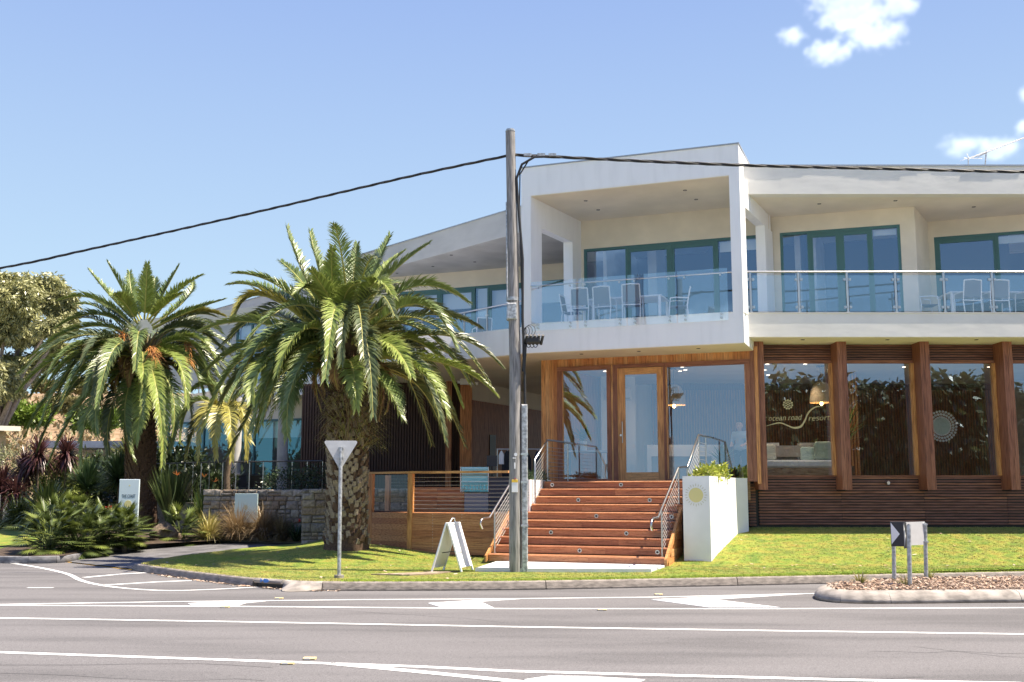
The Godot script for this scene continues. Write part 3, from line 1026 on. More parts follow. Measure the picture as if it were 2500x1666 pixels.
# ------------------------------------------------------------------ the timber entry
func entry() -> void:
	var f := F0
	var v := -1.5
	# upright lining boards: the left pier and the band above the windows
	var k := 0
	var u := -0.02
	while u < 0.43:
		fb(bld, "lining_board", M["cedar_v_%d" % [0, 1, 0, 2][k % 4]], f, u, u + 0.112, v - 0.05, v - 0.002 * (k % 2), 1.96, 5.208)
		u += 0.115
		k += 1
	while u < 5.5:
		fb(bld, "lining_board", M["cedar_v_%d" % (rng.randi() % 3)], f, u, minf(u + 0.098, 5.5), v - 0.05, v - 0.003 * (k % 2), 4.99, 5.208)
		u += 0.101
		k += 1
	fb(bld, "corner_post", M.post_v_1, f, 5.5, 5.6, v - 0.05, v + 0.02, 1.96, 5.208)
	fb(bld, "corner_post", M.cedar_v_0, f, 5.61, 5.69, v - 0.05, v + 0.05, 1.9, 5.3)
	hexa_uv(bld, "entry_side_wall", M.cedar_v_2, f, [[-0.02, v - 0.05], [0.1, v - 0.05], [1.0, -8.0], [0.85, -8.0]], 1.2, 5.2)
	# window left of the door
	var w := sub(bld, "window")
	for q in [[0.44, 1.91, 4.88, 4.99], [0.44, 1.91, 1.96, 2.04], [0.44, 0.58, 2.04, 4.88], [1.8, 1.91, 2.04, 4.88]]:
		fb(w, "frame", M.post_v_0 if q[3] - q[2] > 1 else M.post_h_1, f, q[0], q[1], v - 0.06, v + 0.05, q[2], q[3])
	fb(w, "frame_lining", M.oak_v_0, f, 0.58, 0.6, v - 0.05, v + 0.03, 2.04, 4.88)
	fpane(w, "pane", M.shop_glass, f, 0.59, 1.8, v, 2.04, 4.88)
	# door
	var d := sub(bld, "door")
	for q in [[1.97, 2.09, 1.96, 4.99], [3.3, 3.36, 1.96, 4.99]]:
		fb(d, "door_frame", M.post_v_2, f, q[0], q[1], v - 0.06, v + 0.06, q[2], q[3])
	fb(d, "door_frame", M.post_h_0, f, 2.09, 3.3, v - 0.06, v + 0.06, 4.9, 4.99)
	fb(d, "door_frame", M.oak_v_2, f, 1.912, 1.965, v - 0.05, v + 0.03, 1.96, 4.99)
	fb(d, "door_frame", M.oak_v_0, f, 2.09, 2.115, v - 0.04, v + 0.045, 1.96, 4.9)
	for q in [[2.12, 2.285, 1.985, 4.89], [3.13, 3.295, 1.985, 4.89]]:
		fb(d, "door_stile", M.oak_v_1, f, q[0], q[1], v - 0.02, v + 0.035, q[2], q[3])
	fb(d, "door_rail", M.oak_h_0, f, 2.285, 3.13, v - 0.02, v + 0.034, 4.72, 4.89)
	fb(d, "door_rail", M.oak_h_2, f, 2.285, 3.13, v - 0.02, v + 0.034, 1.985, 2.2)
	fpane(d, "pane", M.shop_glass, f, 2.285, 3.13, v + 0.005, 2.2, 4.72)
	disc(d, "door_lock", M.steel, f * Vector3(2.165, 3.15, v + 0.035), f.basis.z, 0.028, 0.015)
	q_tube(d, "door_handle", M.cable, [f * Vector3(2.22, 2.95, v + 0.09), f * Vector3(2.22, 3.5, v + 0.09)], 0.012, 6)
	# wide window right of the door
	w = sub(bld, "window")
	for q in [[3.36, 5.5, 4.87, 4.99], [3.36, 5.5, 1.96, 2.03], [5.38, 5.5, 2.03, 4.87]]:
		fb(w, "frame", M.post_v_1 if q[3] - q[2] > 1 else M.post_h_0, f, q[0], q[1], v - 0.06, v + 0.05, q[2], q[3])
	fb(w, "frame", M.oak_v_1, f, 3.362, 3.4, v - 0.05, v + 0.04, 2.03, 4.87)
	fb(w, "frame_lining", M.oak_v_0, f, 5.36, 5.38, v - 0.05, v + 0.03, 2.03, 4.87)
	fpane(w, "pane", M.shop_glass, f, 3.4, 5.37, v, 2.03, 4.87)

# ------------------------------------------------------------------ the right wing
func right_wing() -> void:
	var I := Transform3D()
	# wavy plaster fascia: a lathed-looking sheet is not needed, the relief of the material does it
	hexa_uv(bld, "balcony_slab", M.cream_render, I, [[5.74, -25.7], [23, -25.7], [23, -31], [6.2, -29.5]], 5.449, 6.036)
	hexa_uv(bld, "slab_soffit", M.ceiling_board, I, [[5.78, -25.74], [23, -25.74], [23, -27.0], [5.9, -27.0]], 5.44, 5.4485)
	fb(bld, "slab_edge_trim", M.grey_render, I, 5.74, 23.0, -25.76, -25.682, 6.036, 6.06)
	hexa_uv(bld, "roof_fascia", M.cream_render, I, [[5.72, -25.7], [23, -25.7], [23, -26.0], [5.85, -26.0]], 9.04, 9.75)
	hexa_uv(bld, "balcony_ceiling", M.ceiling_board, I, [[5.85, -26.0], [23, -26.0], [23, -33], [6.4, -31]], 9.04, 9.3)
	# the roof edge stands a little proud and a little uneven
	var seg := 5.72
	var k := 0
	while seg < 23.0:
		var l := rf(0.35, 0.8)
		fb(bld, "gutter_edge", M.flashing, I, seg, minf(seg + l, 23.0), -26.2, -25.7 + 0.020 + 0.006 * sin(seg * 2.3) + rf(-0.002, 0.002), 9.75, 9.79)
		seg += l
		k += 1
	fb(bld, "gutter", M.flashing, I, 5.74, 23.0, -26.2, -25.702, 9.79, 9.80)
	for x in [8.6, 15.2]:
		fb(bld, "gutter_joint", M.charcoal, I, x, x + 0.02, -25.72, -25.684, 9.752, 9.795)
	# saw-tooth rear wall of the balconies
	fb(bld, "balcony_wall", M.warm_wall, F1, -0.2, 3.52, -0.2, 0.0, 8.6, 9.04)
	fb(bld, "balcony_wall", M.warm_wall, F1, -0.2, 0.11, -0.2, -0.001, 6.036, 8.6)
	fb(bld, "balcony_wall", M.warm_wall, F1, 3.15, 3.52, -0.2, -0.001, 6.036, 8.6)
	hexa_uv(bld, "balcony_wall", M.warm_wall, F1, [[3.3, -0.2], [3.52, -0.001], [3.95, -1.85], [3.7, -1.85]], 6.036, 9.04)
	fb(bld, "balcony_wall", M.warm_wall, F2, -0.1, 12.0, -0.2, 0.0, 8.6, 9.04)
	fb(bld, "balcony_wall", M.warm_wall, F2, -0.1, 0.15, -0.2, -0.001, 6.036, 8.6)
	window(F1, -0.07, 0.11, 3.15, 6.036, 8.6, [0.85, 1.645, 2.43], [1, 2], [[3, 8.38]])
	window(F2, -0.07, 0.15, 4.6, 6.036, 8.6, [1.72, 3.2], [0], [[1, 8.33]])
	fb(bld, "room_wall", M.grey_render, F1, 0.45, 0.6, -3.5, -0.6, 6.03, 9.03)
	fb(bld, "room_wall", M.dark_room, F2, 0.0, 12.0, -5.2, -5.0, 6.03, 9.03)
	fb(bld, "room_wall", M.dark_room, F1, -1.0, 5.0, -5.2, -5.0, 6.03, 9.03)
	for q in [[7.9, -26.6], [9.75, -26.3], [12.0, -26.9], [14.2, -26.6]]:
		downlight(I, q[0], q[1], 9.038)
	for q in [[7.2, -26.1], [9.3, -26.1], [11.5, -26.1], [13.6, -26.1]]:
		downlight(I, q[0], q[1], 5.438)
	# balustrade with posts
	var bal := sub(bld, "balustrade")
	for j in 15:
		var x := 5.874 + 1.193 * j
		q_tube(bal, "post", M.steel, [Vector3(x, 6.06, -25.79), Vector3(x, 7.07, -25.79)], 0.031)
		q_tube(bal, "post_foot", M.steel, [Vector3(x, 6.06, -25.79), Vector3(x, 6.085, -25.79)], 0.045, 10)
		for y in [6.2, 6.89]:
			fb(bal, "clamp", M.steel, I, x - 0.095, x - 0.03, -25.82, -25.76, y - 0.03, y + 0.03)
			fb(bal, "clamp", M.steel, I, x + 0.03, x + 0.095, -25.82, -25.76, y - 0.03, y + 0.03)
		fpane(bal, "glass_panel", M.rail_glass, I, x + 0.045, x + 1.148, -25.79, 6.1, 7.0)
	q_tube(bal, "handrail", M.steel, [Vector3(5.76, 7.085, -25.79), Vector3(23, 7.085, -25.79)], 0.025)
	# ground floor: raked posts, slatted panels, shop windows
	for j in 9:
		var x := 6.07 + 2.075 * j
		var p := sub(bld, "post")
		fb(p, "post_board", M["post_v_%d" % (j % 3)], I, x, x + 0.112, -26.98, -26.43, 1.755, 5.4395)
		fb(p, "post_board", M["post_v_%d" % ((j + 1) % 3)], I, x + 0.118, x + 0.23, -26.98, -26.432, 1.755, 5.4395)
		fb(p, "post_core", M.batten_v_2, I, x + 0.02, x + 0.21, -27.05, -26.46, 1.76, 5.4395)
	fb(bld, "slat_backing", M.black, I, 5.88, 23.0, -27.12, -27.03, 0.6, 2.1)
	fb(bld, "slat_backing", M.black, I, 5.88, 23.0, -27.12, -27.03, 4.98, 5.44)
	for j in 8:
		var x0 := 6.30 + 2.075 * j
		var x1 := x0 + 1.845
		var w := sub(bld, "shop_window")
		fb(w, "frame", M.post_h_1, I, x0, x1, -27.06, -26.96, 4.95, 5.03)
		fb(w, "sill", M.post_h_2, I, x0, x1, -27.06, -26.93, 2.075, 2.115)
		fb(w, "frame", M.oak_v_1, I, x0, x0 + 0.03, -27.05, -26.9, 2.115, 4.95)
		fb(w, "frame", M.oak_v_1, I, x1 - 0.075, x1, -27.05, -26.9, 2.115, 4.95)
		fpane(w, "pane", M.shop_glass, I, x0 + 0.03, x1 - 0.075, -27.0, 2.115, 4.95)
		for s in 6:
			fb(bld, "slat", M["batten_h_%d" % (rng.randi() % 3)], I, x0 + 0.002, x1 - 0.002, -27.03, -26.97, 5.052 + s * 0.066, 5.052 + s * 0.066 + 0.042)
		for s in 17:
			var y := 2.025 - s * 0.0705
			var low := y < 1.72
			var tone: int = [0, 0, 2, 0, 1, 2][rng.randi() % 6]
			var a := x0 - 0.115 if low else x0
			var b := x1 + 0.11 if low else x1
			fb(bld, "slat", M["batten_h_%d" % tone], I, a + 0.002, b - 0.002, -27.03, -26.955 + rf(-0.004, 0.002), y, y + 0.043)
	for s in 15:
		fb(bld, "slat", M["batten_h_%d" % (rng.randi() % 3)], I, 5.9, 6.07, -27.0, -26.8, 1.86 - s * 0.0705, 1.906 - s * 0.0705)
	disc(bld, "wall_lamp", M.steel, Vector3(9.4, 1.93, -26.955), Vector3(0.25, -0.05, 0.95).normalized(), 0.045, 0.09)
	# lettering on the first shop window
	var wt := thing("window_lettering", "pale gold lettering and flower emblem on the shop window glass", "lettering", Vector3(7.3, 3.4, -26.99))
	text(wt, "at ocean road", M.gold, Transform3D(Basis(Vector3(1, 0.035, 0), Vector3(0.22, 1, 0), Vector3(0, 0, 1)), Vector3(6.318, 3.538, -26.985)), 0.175, 1.02)
	text(wt, "resort", M.gold, Transform3D(Basis(Vector3(1, 0.03, 0), Vector3(0.22, 1, 0), Vector3(0, 0, 1)), Vector3(7.532, 3.549, -26.985)), 0.175, 0.52)
	var sw := []
	for p in [Vector3(6.435, 3.352, -26.980), Vector3(6.603, 3.403, -26.980), Vector3(6.791, 3.434, -26.980), Vector3(6.965, 3.372, -26.980), Vector3(7.128, 3.310, -26.980), Vector3(7.305, 3.341, -26.980), Vector3(7.415, 3.486, -26.980), Vector3(7.505, 3.673, -26.980), Vector3(7.634, 3.798, -26.980), Vector3(7.771, 3.850, -26.980), Vector3(7.927, 3.839, -26.980)]:
		sw.append(p)
	var fine := []
	for q in sw.size() - 1:
		for e in 5:
			fine.append((sw[q] as Vector3).cubic_interpolate(sw[q + 1], sw[maxi(q - 1, 0)], sw[mini(q + 2, sw.size() - 1)], e / 5.0))
	var b2 := MB.new()
	for q in fine.size() - 1:
		var wd0 := 0.006 + 0.018 * sin(PI * q / fine.size())
		var wd1 := 0.006 + 0.018 * sin(PI * (q + 1) / fine.size())
		b2.quad(fine[q] + Vector3(wd0 * 0.4, -wd0, 0), fine[q + 1] + Vector3(wd1 * 0.4, -wd1, 0), fine[q + 1] + Vector3(-wd1 * 0.4, wd1, 0), fine[q] + Vector3(-wd0 * 0.4, wd0, 0))
	put_w(wt, "swoosh", b2, M.gold)
	var c := Vector3(7.006, 3.902, -26.985)
	b2 = MB.new()
	for ring in [[1, 0.0, 0.02], [6, 0.055, 0.022], [11, 0.108, 0.026]]:
		for q in ring[0]:
			var a: float = TAU * q / ring[0] + ring[1] * 9.0
			var o: Vector3 = c + Vector3(cos(a), sin(a), 0) * ring[1]
			b2.tube([o, o + Vector3(0, 0, 0.004)], ring[2], 9)
	put_w(wt, "flower_emblem", b2, M.gold)

func text(parent: Node3D, words: String, mt: Material, at: Transform3D, size: float, width: float, font := "Droid Sans") -> void:
	var t := TextMesh.new()
	t.text = words
	var sf := SystemFont.new()
	sf.font_names = PackedStringArray([font])
	t.font = sf
	t.font_size = 48
	t.pixel_size = size / 48.0
	t.depth = 0.004
	t.curve_step = 2.0
	t.horizontal_alignment = HORIZONTAL_ALIGNMENT_LEFT
	var bb := t.get_aabb()
	var arr := t.get_mesh_arrays()
	var am := ArrayMesh.new()
	am.add_surface_from_arrays(Mesh.PRIMITIVE_TRIANGLES, arr)
	var s := width / maxf(bb.size.x, 0.001)
	var xf := at * Transform3D(Basis.from_scale(Vector3(s, 1, 1)), Vector3(-bb.position.x * s, 0, 0))
	put(parent, "lettering", am, mt, xf)

# ------------------------------------------------------------------ the left wing
func left_wing() -> void:
	var I := Transform3D()
	hexa_uv(bld, "canopy_slab", M.white_render, I, [[0.26, -27.05], [-1.47, -28.35], [-2.6, -28.3], [-4.3, -29.3], [-6.6, -37.4], [-8.42, -39.57], [-10.1, -41.6], [-18, -51], [-18, -60], [4, -60], [4, -28]], 5.21, 5.9)
	hexa_uv(bld, "canopy_soffit", M.ceiling_board, I, [[0.25, -27.2], [-1.47, -28.4], [-2.6, -28.35], [-4.25, -29.35], [-6.5, -37.4], [-8.3, -39.57], [-10, -41.6], [-18, -51.1], [-18, -60], [4, -60], [4, -28]], 5.195, 5.2095)
	hexa_uv(bld, "roof_fascia", M.grey_render, I, [[0.6, -29.25], [-5.4, -36.15], [-5.4, -46], [6, -46], [6, -31]], 9.04, 9.786)
	hexa_uv(bld, "roof_cap", M.flashing, I, [[0.62, -29.2], [-5.43, -36.13], [-5.43, -46], [6, -46], [6, -31]], 9.786, 9.82)
	hexa_uv(bld, "roof_fascia", M.grey_render, I, [[-5.402, -38.0], [-8.3, -41.3], [-18, -52.5], [-18, -62], [-5.402, -62]], 9.04, 9.786)
	hexa_uv(bld, "roof_cap", M.flashing, I, [[-5.41, -37.95], [-8.33, -41.28], [-18.03, -52.5], [-18, -62], [-5.41, -62]], 9.787, 9.82)
	# upper walls and windows
	fb(bld, "upper_wall", M.warm_wall, F3, -6.5, 2.5, -0.2, 0.0, 8.5, 9.04)
	fb(bld, "upper_wall", M.warm_wall, F3, -6.5, -3.9, -0.2, -0.001, 5.9, 8.5)
	window(F3, -0.07, -3.9, 2.4, 5.9, 8.5, [-2.4, -1.12, -0.6], [0, 1, 3], [[0, 7.75], [1, 7.8], [3, 7.8], [2, 6.9]])
	fb(bld, "upper_wall", M.warm_wall, F4, -9.0, 2.2, -0.2, 0.0, 8.4, 9.04)
	fb(bld, "upper_wall", M.grey_render, F4, -9.0, -2.45, -0.2, -0.001, 5.9, 8.4)
	window(F4, -0.07, -2.45, 2.1, 5.9, 8.4, [-1.62, -0.8, 0.14, 1.2], [], [[0, 7.75], [1, 7.72], [2, 7.75], [3, 7.8]])
	hexa_uv(bld, "upper_wall", M.warm_wall, I, [[-7.1, -40.2], [-6.9, -40.2], [-4.7, -36.5], [-5.0, -36.5]], 5.9, 9.04)
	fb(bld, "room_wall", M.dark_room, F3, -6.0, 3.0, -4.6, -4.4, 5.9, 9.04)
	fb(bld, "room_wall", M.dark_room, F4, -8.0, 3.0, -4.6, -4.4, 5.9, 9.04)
	for q in [[-2.6, -34.3], [-1.2, -33.6], [-3.9, -35.4], [-1.9, -32.6]]:
		downlight(I, q[0], q[1], 9.038)
	# balustrade along the edge
	var bal := sub(bld, "balustrade")
	var p0 := Vector3(0.3, 0, -29.75)
	var p1 := Vector3(-5.2, 0, -36.1)
	var dir := (p1 - p0).normalized()
	var fr := Transform3D(Basis(-dir, Vector3.UP, (-dir).cross(Vector3.UP)), p0)
	for j in 8:
		var o := p0 + dir * (0.5 + 1.08 * j)
		q_tube(bal, "post", M.steel, [o + Vector3(0, 5.9, 0), o + Vector3(0, 7.05, 0)], 0.024)
		fpane(bal, "glass_panel", M.rail_glass, fr, -(0.5 + 1.08 * j) - 1.03, -(0.5 + 1.08 * j) - 0.05, 0.0, 5.98, 7.0)
		for y in [6.15, 6.85]:
			fb(bal, "clamp", M.steel, fr, -(0.5 + 1.08 * j) - 0.07, -(0.5 + 1.08 * j) + 0.07, -0.02, 0.02, y - 0.02, y + 0.02)
	q_tube(bal, "handrail", M.steel, [p0 + Vector3(0, 7.075, 0), p1 + Vector3(0, 7.075, 0)], 0.027)
	var bal2 := sub(bld, "balustrade")
	p0 = Vector3(-7.4, 0, -38.8)
	p1 = Vector3(-14.5, 0, -47.0)
	dir = (p1 - p0).normalized()
	fr = Transform3D(Basis(-dir, Vector3.UP, (-dir).cross(Vector3.UP)), p0)
	for j in 9:
		var o := p0 + dir * (0.2 + 1.15 * j)
		q_tube(bal2, "post", M.steel, [o + Vector3(0, 5.9, 0), o + Vector3(0, 7.05, 0)], 0.024)
		fpane(bal2, "glass_panel", M.rail_glass, fr, -(0.2 + 1.15 * j) - 1.1, -(0.2 + 1.15 * j) - 0.05, 0.0, 5.98, 7.0)
	q_tube(bal2, "handrail", M.steel, [p0 + Vector3(0, 7.075, 0), p1 + Vector3(0, 7.075, 0)], 0.027)
	# ground floor under the canopy
	hexa_uv(bld, "terrace_floor", M.kerb_concrete, I, [[-1.5, -31.0], [-5.4, -31.3], [-9.2, -33.2], [-18, -44], [-18, -60], [4, -60], [4, -29.5]], 0.3, 1.35)
	var c := MB.new()
	c.tube([Vector3(-8.22, 1.3, -38.3), Vector3(-8.22, 5.2, -38.3)], 0.19, 20)
	put_w(bld, "round_column", c, M.grey_render)
	c = MB.new()
	c.tube([Vector3(-10.3, 1.3, -39.9), Vector3(-10.3, 5.2, -39.9)], 0.19, 20)
	put_w(bld, "round_column", c, M.grey_render)
	var F5 := frame(-7.4, -40.0, 24.0)
	fb(bld, "lower_wall", M.warm_wall, F5, -9.0, 1.8, -0.2, 0.0, 4.45, 5.19)
	var w := sub(bld, "window")
	fb(w, "frame", M.teal_frame, F5, -9.0, 1.8, -0.06, 0.05, 4.38, 4.45)
	for u in [-7.0, -5.2, -2.75, -1.62, -0.35, 0.9]:
		fb(w, "mullion", M.teal_frame, F5, u - 0.03, u + 0.03, -0.05, 0.045, 1.35, 4.38)
	for q in [[-7.0, -5.2], [-5.2, -2.75], [-2.75, -1.62], [-1.62, -0.35], [-0.35, 0.9]]:
		fpane(w, "pane", M.green_glass, F5, q[0] + 0.03, q[1] - 0.03, 0.0, 1.35, 4.38)
	fb(w, "blind", M.pale_teal, F5, -2.7, -0.4, -0.2, -0.18, 3.75, 4.38)
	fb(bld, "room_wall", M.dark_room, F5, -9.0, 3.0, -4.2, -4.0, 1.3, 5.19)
	# upright battens of the recess behind the deck
	var bt := MB.new()
	var wall := MB.new()
	var a0 := Vector3(-1.27, 0, -33.9)
	var a1 := Vector3(1.6, 0, -39.6)
	batten_run(bt, a0, a1, 1.2, 4.6, 0.075)
	put_w(bld, "batten_lining", bt, M.merbau_v_2).set_meta("kind", "stuff")
	hexa_uv(bld, "recess_wall", M.warm_wall, I, [[-1.26, -33.96], [1.61, -39.66], [1.4, -39.8], [-1.47, -34.1]], 4.602, 5.19)
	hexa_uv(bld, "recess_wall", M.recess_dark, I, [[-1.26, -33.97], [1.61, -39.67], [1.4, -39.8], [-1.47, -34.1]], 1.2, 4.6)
	bt = MB.new()
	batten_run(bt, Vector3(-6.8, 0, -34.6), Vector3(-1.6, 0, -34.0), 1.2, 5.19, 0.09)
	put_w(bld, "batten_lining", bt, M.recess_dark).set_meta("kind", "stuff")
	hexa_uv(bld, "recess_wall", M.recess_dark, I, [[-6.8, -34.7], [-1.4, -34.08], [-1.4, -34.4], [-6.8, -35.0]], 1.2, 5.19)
	fb(bld, "timber_column", M.cedar_v_2, I, -1.64, -1.27, -34.0, -33.6, 1.2, 5.05)
	fb(bld, "timber_column", M.merbau_v_0, I, -2.1, -1.92, -33.9, -33.75, 1.2, 5.19)
	fb(bld, "dark_doorway", M.black, frame(-0.72, -35.0, -63.4), -0.12, 0.3, -0.05, 0.06, 1.25, 3.55)
	# roller blind box under the soffit
	var bx := sub(bld, "blind_box")
	fb(bx, "box", M.alu_white, I, -1.62, -1.2, -33.2, -33.0, 5.02, 5.19)
	q_tube(bx, "tube", M.white_paint, [Vector3(-1.7, 5.1, -33.05), Vector3(-1.05, 5.05, -33.05)], 0.05)

func batten_run(b: MB, p0: Vector3, p1: Vector3, y0: float, y1: float, pitch: float) -> void:
	var d := (p1 - p0).normalized()
	var n := Vector3(-d.z, 0, d.x)
	if n.z < 0 and absf(n.z) > 0.2:
		n = -n
	var l := p0.distance_to(p1)
	var bs := Basis(d, Vector3.UP, d.cross(Vector3.UP))
	var s := 0.0
	while s < l:
		var t := rf(0.75, 1.1)
		b.box(p0 + d * s + n * 0.01 + Vector3(0, (y0 + y1) / 2, 0), Vector3(pitch * 0.6, y1 - y0, 0.05), Color(t, t, t), bs)
		s += pitch

# ------------------------------------------------------------------ stairs, deck, planters
func stairs_and_deck() -> void:
	var f := F0
	var st := thing("timber_stairs", "wide red brown timber stairs of ten steps leading up to the entry door", "stairs", f * Vector3(2.4, 0.2, 3.43))
	var top := func(k: int) -> float: return 0.2 + 0.176 * (k + 1)
	for k in 10:
		var v: float = 3.43 - 0.29 * k
		var y: float = top.call(k)
		var ul := 0.46 if k < 6 else 0.84
		var ur := 4.36 if k < 6 else 4.57
		var cut := rf(ul + 1.0, ur - 1.0)
		var t0 := rng.randi() % 3
		fb(st, "riser", M["tread_h_%d" % t0], f, ul, cut - 0.001, v - 0.03, v - rf(0, 0.003), y - 0.158, y - 0.037)
		fb(st, "riser", M["tread_h_%d" % ((t0 + 1 + rng.randi() % 2) % 3)], f, cut + 0.001, ur, v - 0.03, v - rf(0, 0.003), y - 0.158, y - 0.037)
		var nb := MB.new()   # front board of the tread, its nosing rounded off
		var prof := [[v - 0.14, y - 0.036], [v + 0.016, y - 0.036], [v + 0.022, y - 0.022], [v + 0.002, y - 0.001], [v - 0.14, y]]
		for q in 5:
			var q2 := (q + 1) % 5
			nb.quad(f * Vector3(ul, prof[q2][1], prof[q2][0]), f * Vector3(ul, prof[q][1], prof[q][0]), f * Vector3(ur, prof[q][1], prof[q][0]), f * Vector3(ur, prof[q2][1], prof[q2][0]))
		for e in [[ul, 1], [ur, -1]]:
			for q in range(1, 4):
				var a3 := f * Vector3(e[0], prof[0][1], prof[0][0])
				var b3 := f * Vector3(e[0], prof[q][1], prof[q][0])
				var c3 := f * Vector3(e[0], prof[q + 1][1], prof[q + 1][0])
				if e[1] > 0:
					nb.tri(a3, b3, c3)
				else:
					nb.tri(a3, c3, b3)
		put_w(st, "tread", nb, M["tread_h_%d" % (rng.randi() % 3)])
		fb(st, "tread", M["tread_h_%d" % (rng.randi() % 3)], f, ul, ur, v - 0.292, v - 0.145, y - 0.034, y - 0.001)
	for q in [[9, 1.06], [9, 2.76], [7, 1.89], [7, 3.58], [5, 2.49], [5, 4.2], [5, 0.78], [3, 1.61], [3, 3.33], [1, 2.45], [1, 4.14]]:
		var v: float = 3.43 - 0.29 * q[0]
		var o: Vector3 = f * Vector3(q[1], top.call(q[0]) - 0.088, v)
		disc(st, "step_light", M.steel, o, f.basis.z, 0.047, 0.012)
		disc(st, "step_light_lens", M.charcoal, o + f.basis.z * 0.012, f.basis.z, 0.026, 0.003)
	# landing
	var k := 0
	var v := 0.53
	while v > -1.45:
		fb(st, "landing_board", M["tread_h_%d" % (k % 3)], f, 0.3, 5.1, v - 0.135, v, 1.926, 1.959)
		v -= 0.14
		k += 1
	hexa_uv(st, "carriage", M.batten_v_2, f, [[0.5, 3.0], [4.3, 3.0], [4.3, -1.4], [0.5, -1.4]], 0.1, 0.36)
	hexa_uv(st, "carriage", M.batten_v_2, f, [[0.9, 0.75], [4.5, 0.75], [4.5, -1.4], [0.9, -1.4]], 0.36, 1.92)
	hexa_uv(st, "carriage", M.batten_v_2, f, [[0.5, 1.9], [4.3, 1.9], [4.3, 0.75], [0.5, 0.75]], 0.36, 1.2)
	for side in [[0.41, 0.455], [4.365, 4.42]]:
		var b := MB.new()
		var p := []
		for q in [[3.52, 0.20], [1.9, 1.24], [1.9, 1.38], [3.52, 0.34]]:
			p.append([q[0], q[1]])
		var pts := []
		for uu in [side[0], side[1]]:
			for q in p:
				pts.append(f * Vector3(uu, q[1], q[0]))
		b.quad(pts[4], pts[5], pts[6], pts[7])
		b.quad(pts[3], pts[2], pts[1], pts[0])
		for e in 4:
			var m := (e + 1) % 4
			b.quad(pts[e], pts[m], pts[4 + m], pts[4 + e])
		put_w(st, "stringer", b, M.oak_h_1)
		# boards closing the side below the stringer
		for r in 6:
			var y0 := 0.2 + 0.165 * r
			var vf := 3.5 - (y0 - 0.2 + 0.12) / 0.64
			if vf > 1.95:
				fb(st, "side_board", M["cedar_h_%d" % (r % 3)], f, side[0] + 0.008, side[1] - 0.008, 1.9, vf, y0, y0 + 0.158)
	# railings
	var rr := thing("stair_railing", "long stainless cable railing on the right side of the timber stairs", "railing", f * Vector3(4.26, 0.4, 3.2), 0, "stainless stair railings")
	rail(rr, f, [[4.26, 3.22, 0.376, 1.31], [4.26, 1.45, 1.256, 2.22], [4.5, 1.62, 1.256, 2.23], [4.52, 0.33, 1.96, 3.0], [4.52, -0.55, 1.96, 3.0]],
		[[4.26, 4.1, 0.95], [4.26, 4.17, 1.03], [4.26, 4.12, 1.13], [4.26, 3.98, 1.185], [4.26, 3.55, 1.19], [4.26, 1.45, 2.245], [4.5, 1.62, 2.26], [4.52, 0.33, 3.03], [4.52, -1.42, 3.05]], [[0, 1], [2, 3], [3, 4]])
	var rl := thing("stair_railing", "lower left stainless cable railing beside the wooden utility pole", "railing", f * Vector3(0.52, 0.4, 3.2), 0, "stainless stair railings")
	rail(rl, f, [[0.53, 3.23, 0.376, 1.31], [0.53, 1.7, 1.256, 2.2]],
		[[0.53, 3.95, 0.93], [0.53, 4.06, 1.03], [0.53, 4.0, 1.12], [0.53, 3.86, 1.145], [0.53, 3.55, 1.15], [0.53, 1.7, 2.23], [0.53, 1.5, 2.23]], [[0, 1]])
	var ru := thing("stair_railing", "upper left stainless cable railing beside the planter and entry window", "railing", f * Vector3(0.86, 1.42, 1.5), 0, "stainless stair railings")
	rail(ru, f, [[0.87, 1.54, 1.43, 2.42], [0.87, 0.62, 1.96, 2.92], [0.87, -1.0, 1.96, 2.92]],
		[[0.87, 1.54, 1.9], [0.87, 1.54, 2.46], [0.87, 0.62, 2.96], [0.87, -1.42, 2.96]], [[0, 1], [1, 2]])
	# planters with the sun emblem
	var pl := thing("planter_box", "tall white rendered planter with a yellow sun emblem right of the stairs", "planter", f * Vector3(4.9, 0.36, 2.5), 0, "white planters beside the stairs")
	hexa_uv(pl, "wall", M.planter_white, f, [[4.585, 2.6], [5.16, 2.6], [5.16, 2.5], [4.585, 2.5]], 0.1, 2.04)
	hexa_uv(pl, "wall", M.planter_white, f, [[5.06, 2.5], [5.16, 2.5], [5.16, -0.95], [5.06, -0.95]], 0.1, 2.04)
	hexa_uv(pl, "wall", M.planter_white, f, [[5.06, -0.951], [5.16, -0.951], [5.36, -1.42], [5.26, -1.42]], 0.25, 2.04)
	hexa_uv(pl, "wall", M.planter_white, f, [[4.585, 2.5], [4.685, 2.5], [4.685, -1.4], [4.585, -1.4]], 0.1, 2.04)
	hexa_uv(pl, "soil", M.soil, f, [[4.68, 2.5], [5.06, 2.5], [5.06, -1.4], [4.68, -1.4]], 1.7, 1.98)
	emblem(pl, Transform3D(f.basis, f * Vector3(4.868, 1.64, 2.602)), 0.155)
	var pl2 := thing("planter_box", "white planter with a yellow sun emblem half hidden behind the utility pole", "planter", f * Vector3(0.5, 1.2, 1.7), 0, "white planters beside the stairs")
	hexa_uv(pl2, "wall", M.planter_white, f, [[0.3, 1.75], [0.815, 1.75], [0.815, 0.2], [0.3, 0.2]], 1.22, 1.99)
	emblem(pl2, Transform3D(f.basis, f * Vector3(0.56, 1.63, 1.752)), 0.165)
	# the deck with its balustrade
	var dk := thing("timber_deck", "low timber deck with boarded skirt and cable balustrade left of the stairs", "deck", f * Vector3(-1.0, 0.25, 2.1))
	var e0 := f * Vector3(-2.1, 0, 2.1)
	var e1 := Vector3(-3.5, 0, -26.6)
	var fl := frame(e1.x, e1.z, rad_to_deg(atan2(e0.z - e1.z, e0.x - e1.x)))
	var ll := e0.distance_to(e1)
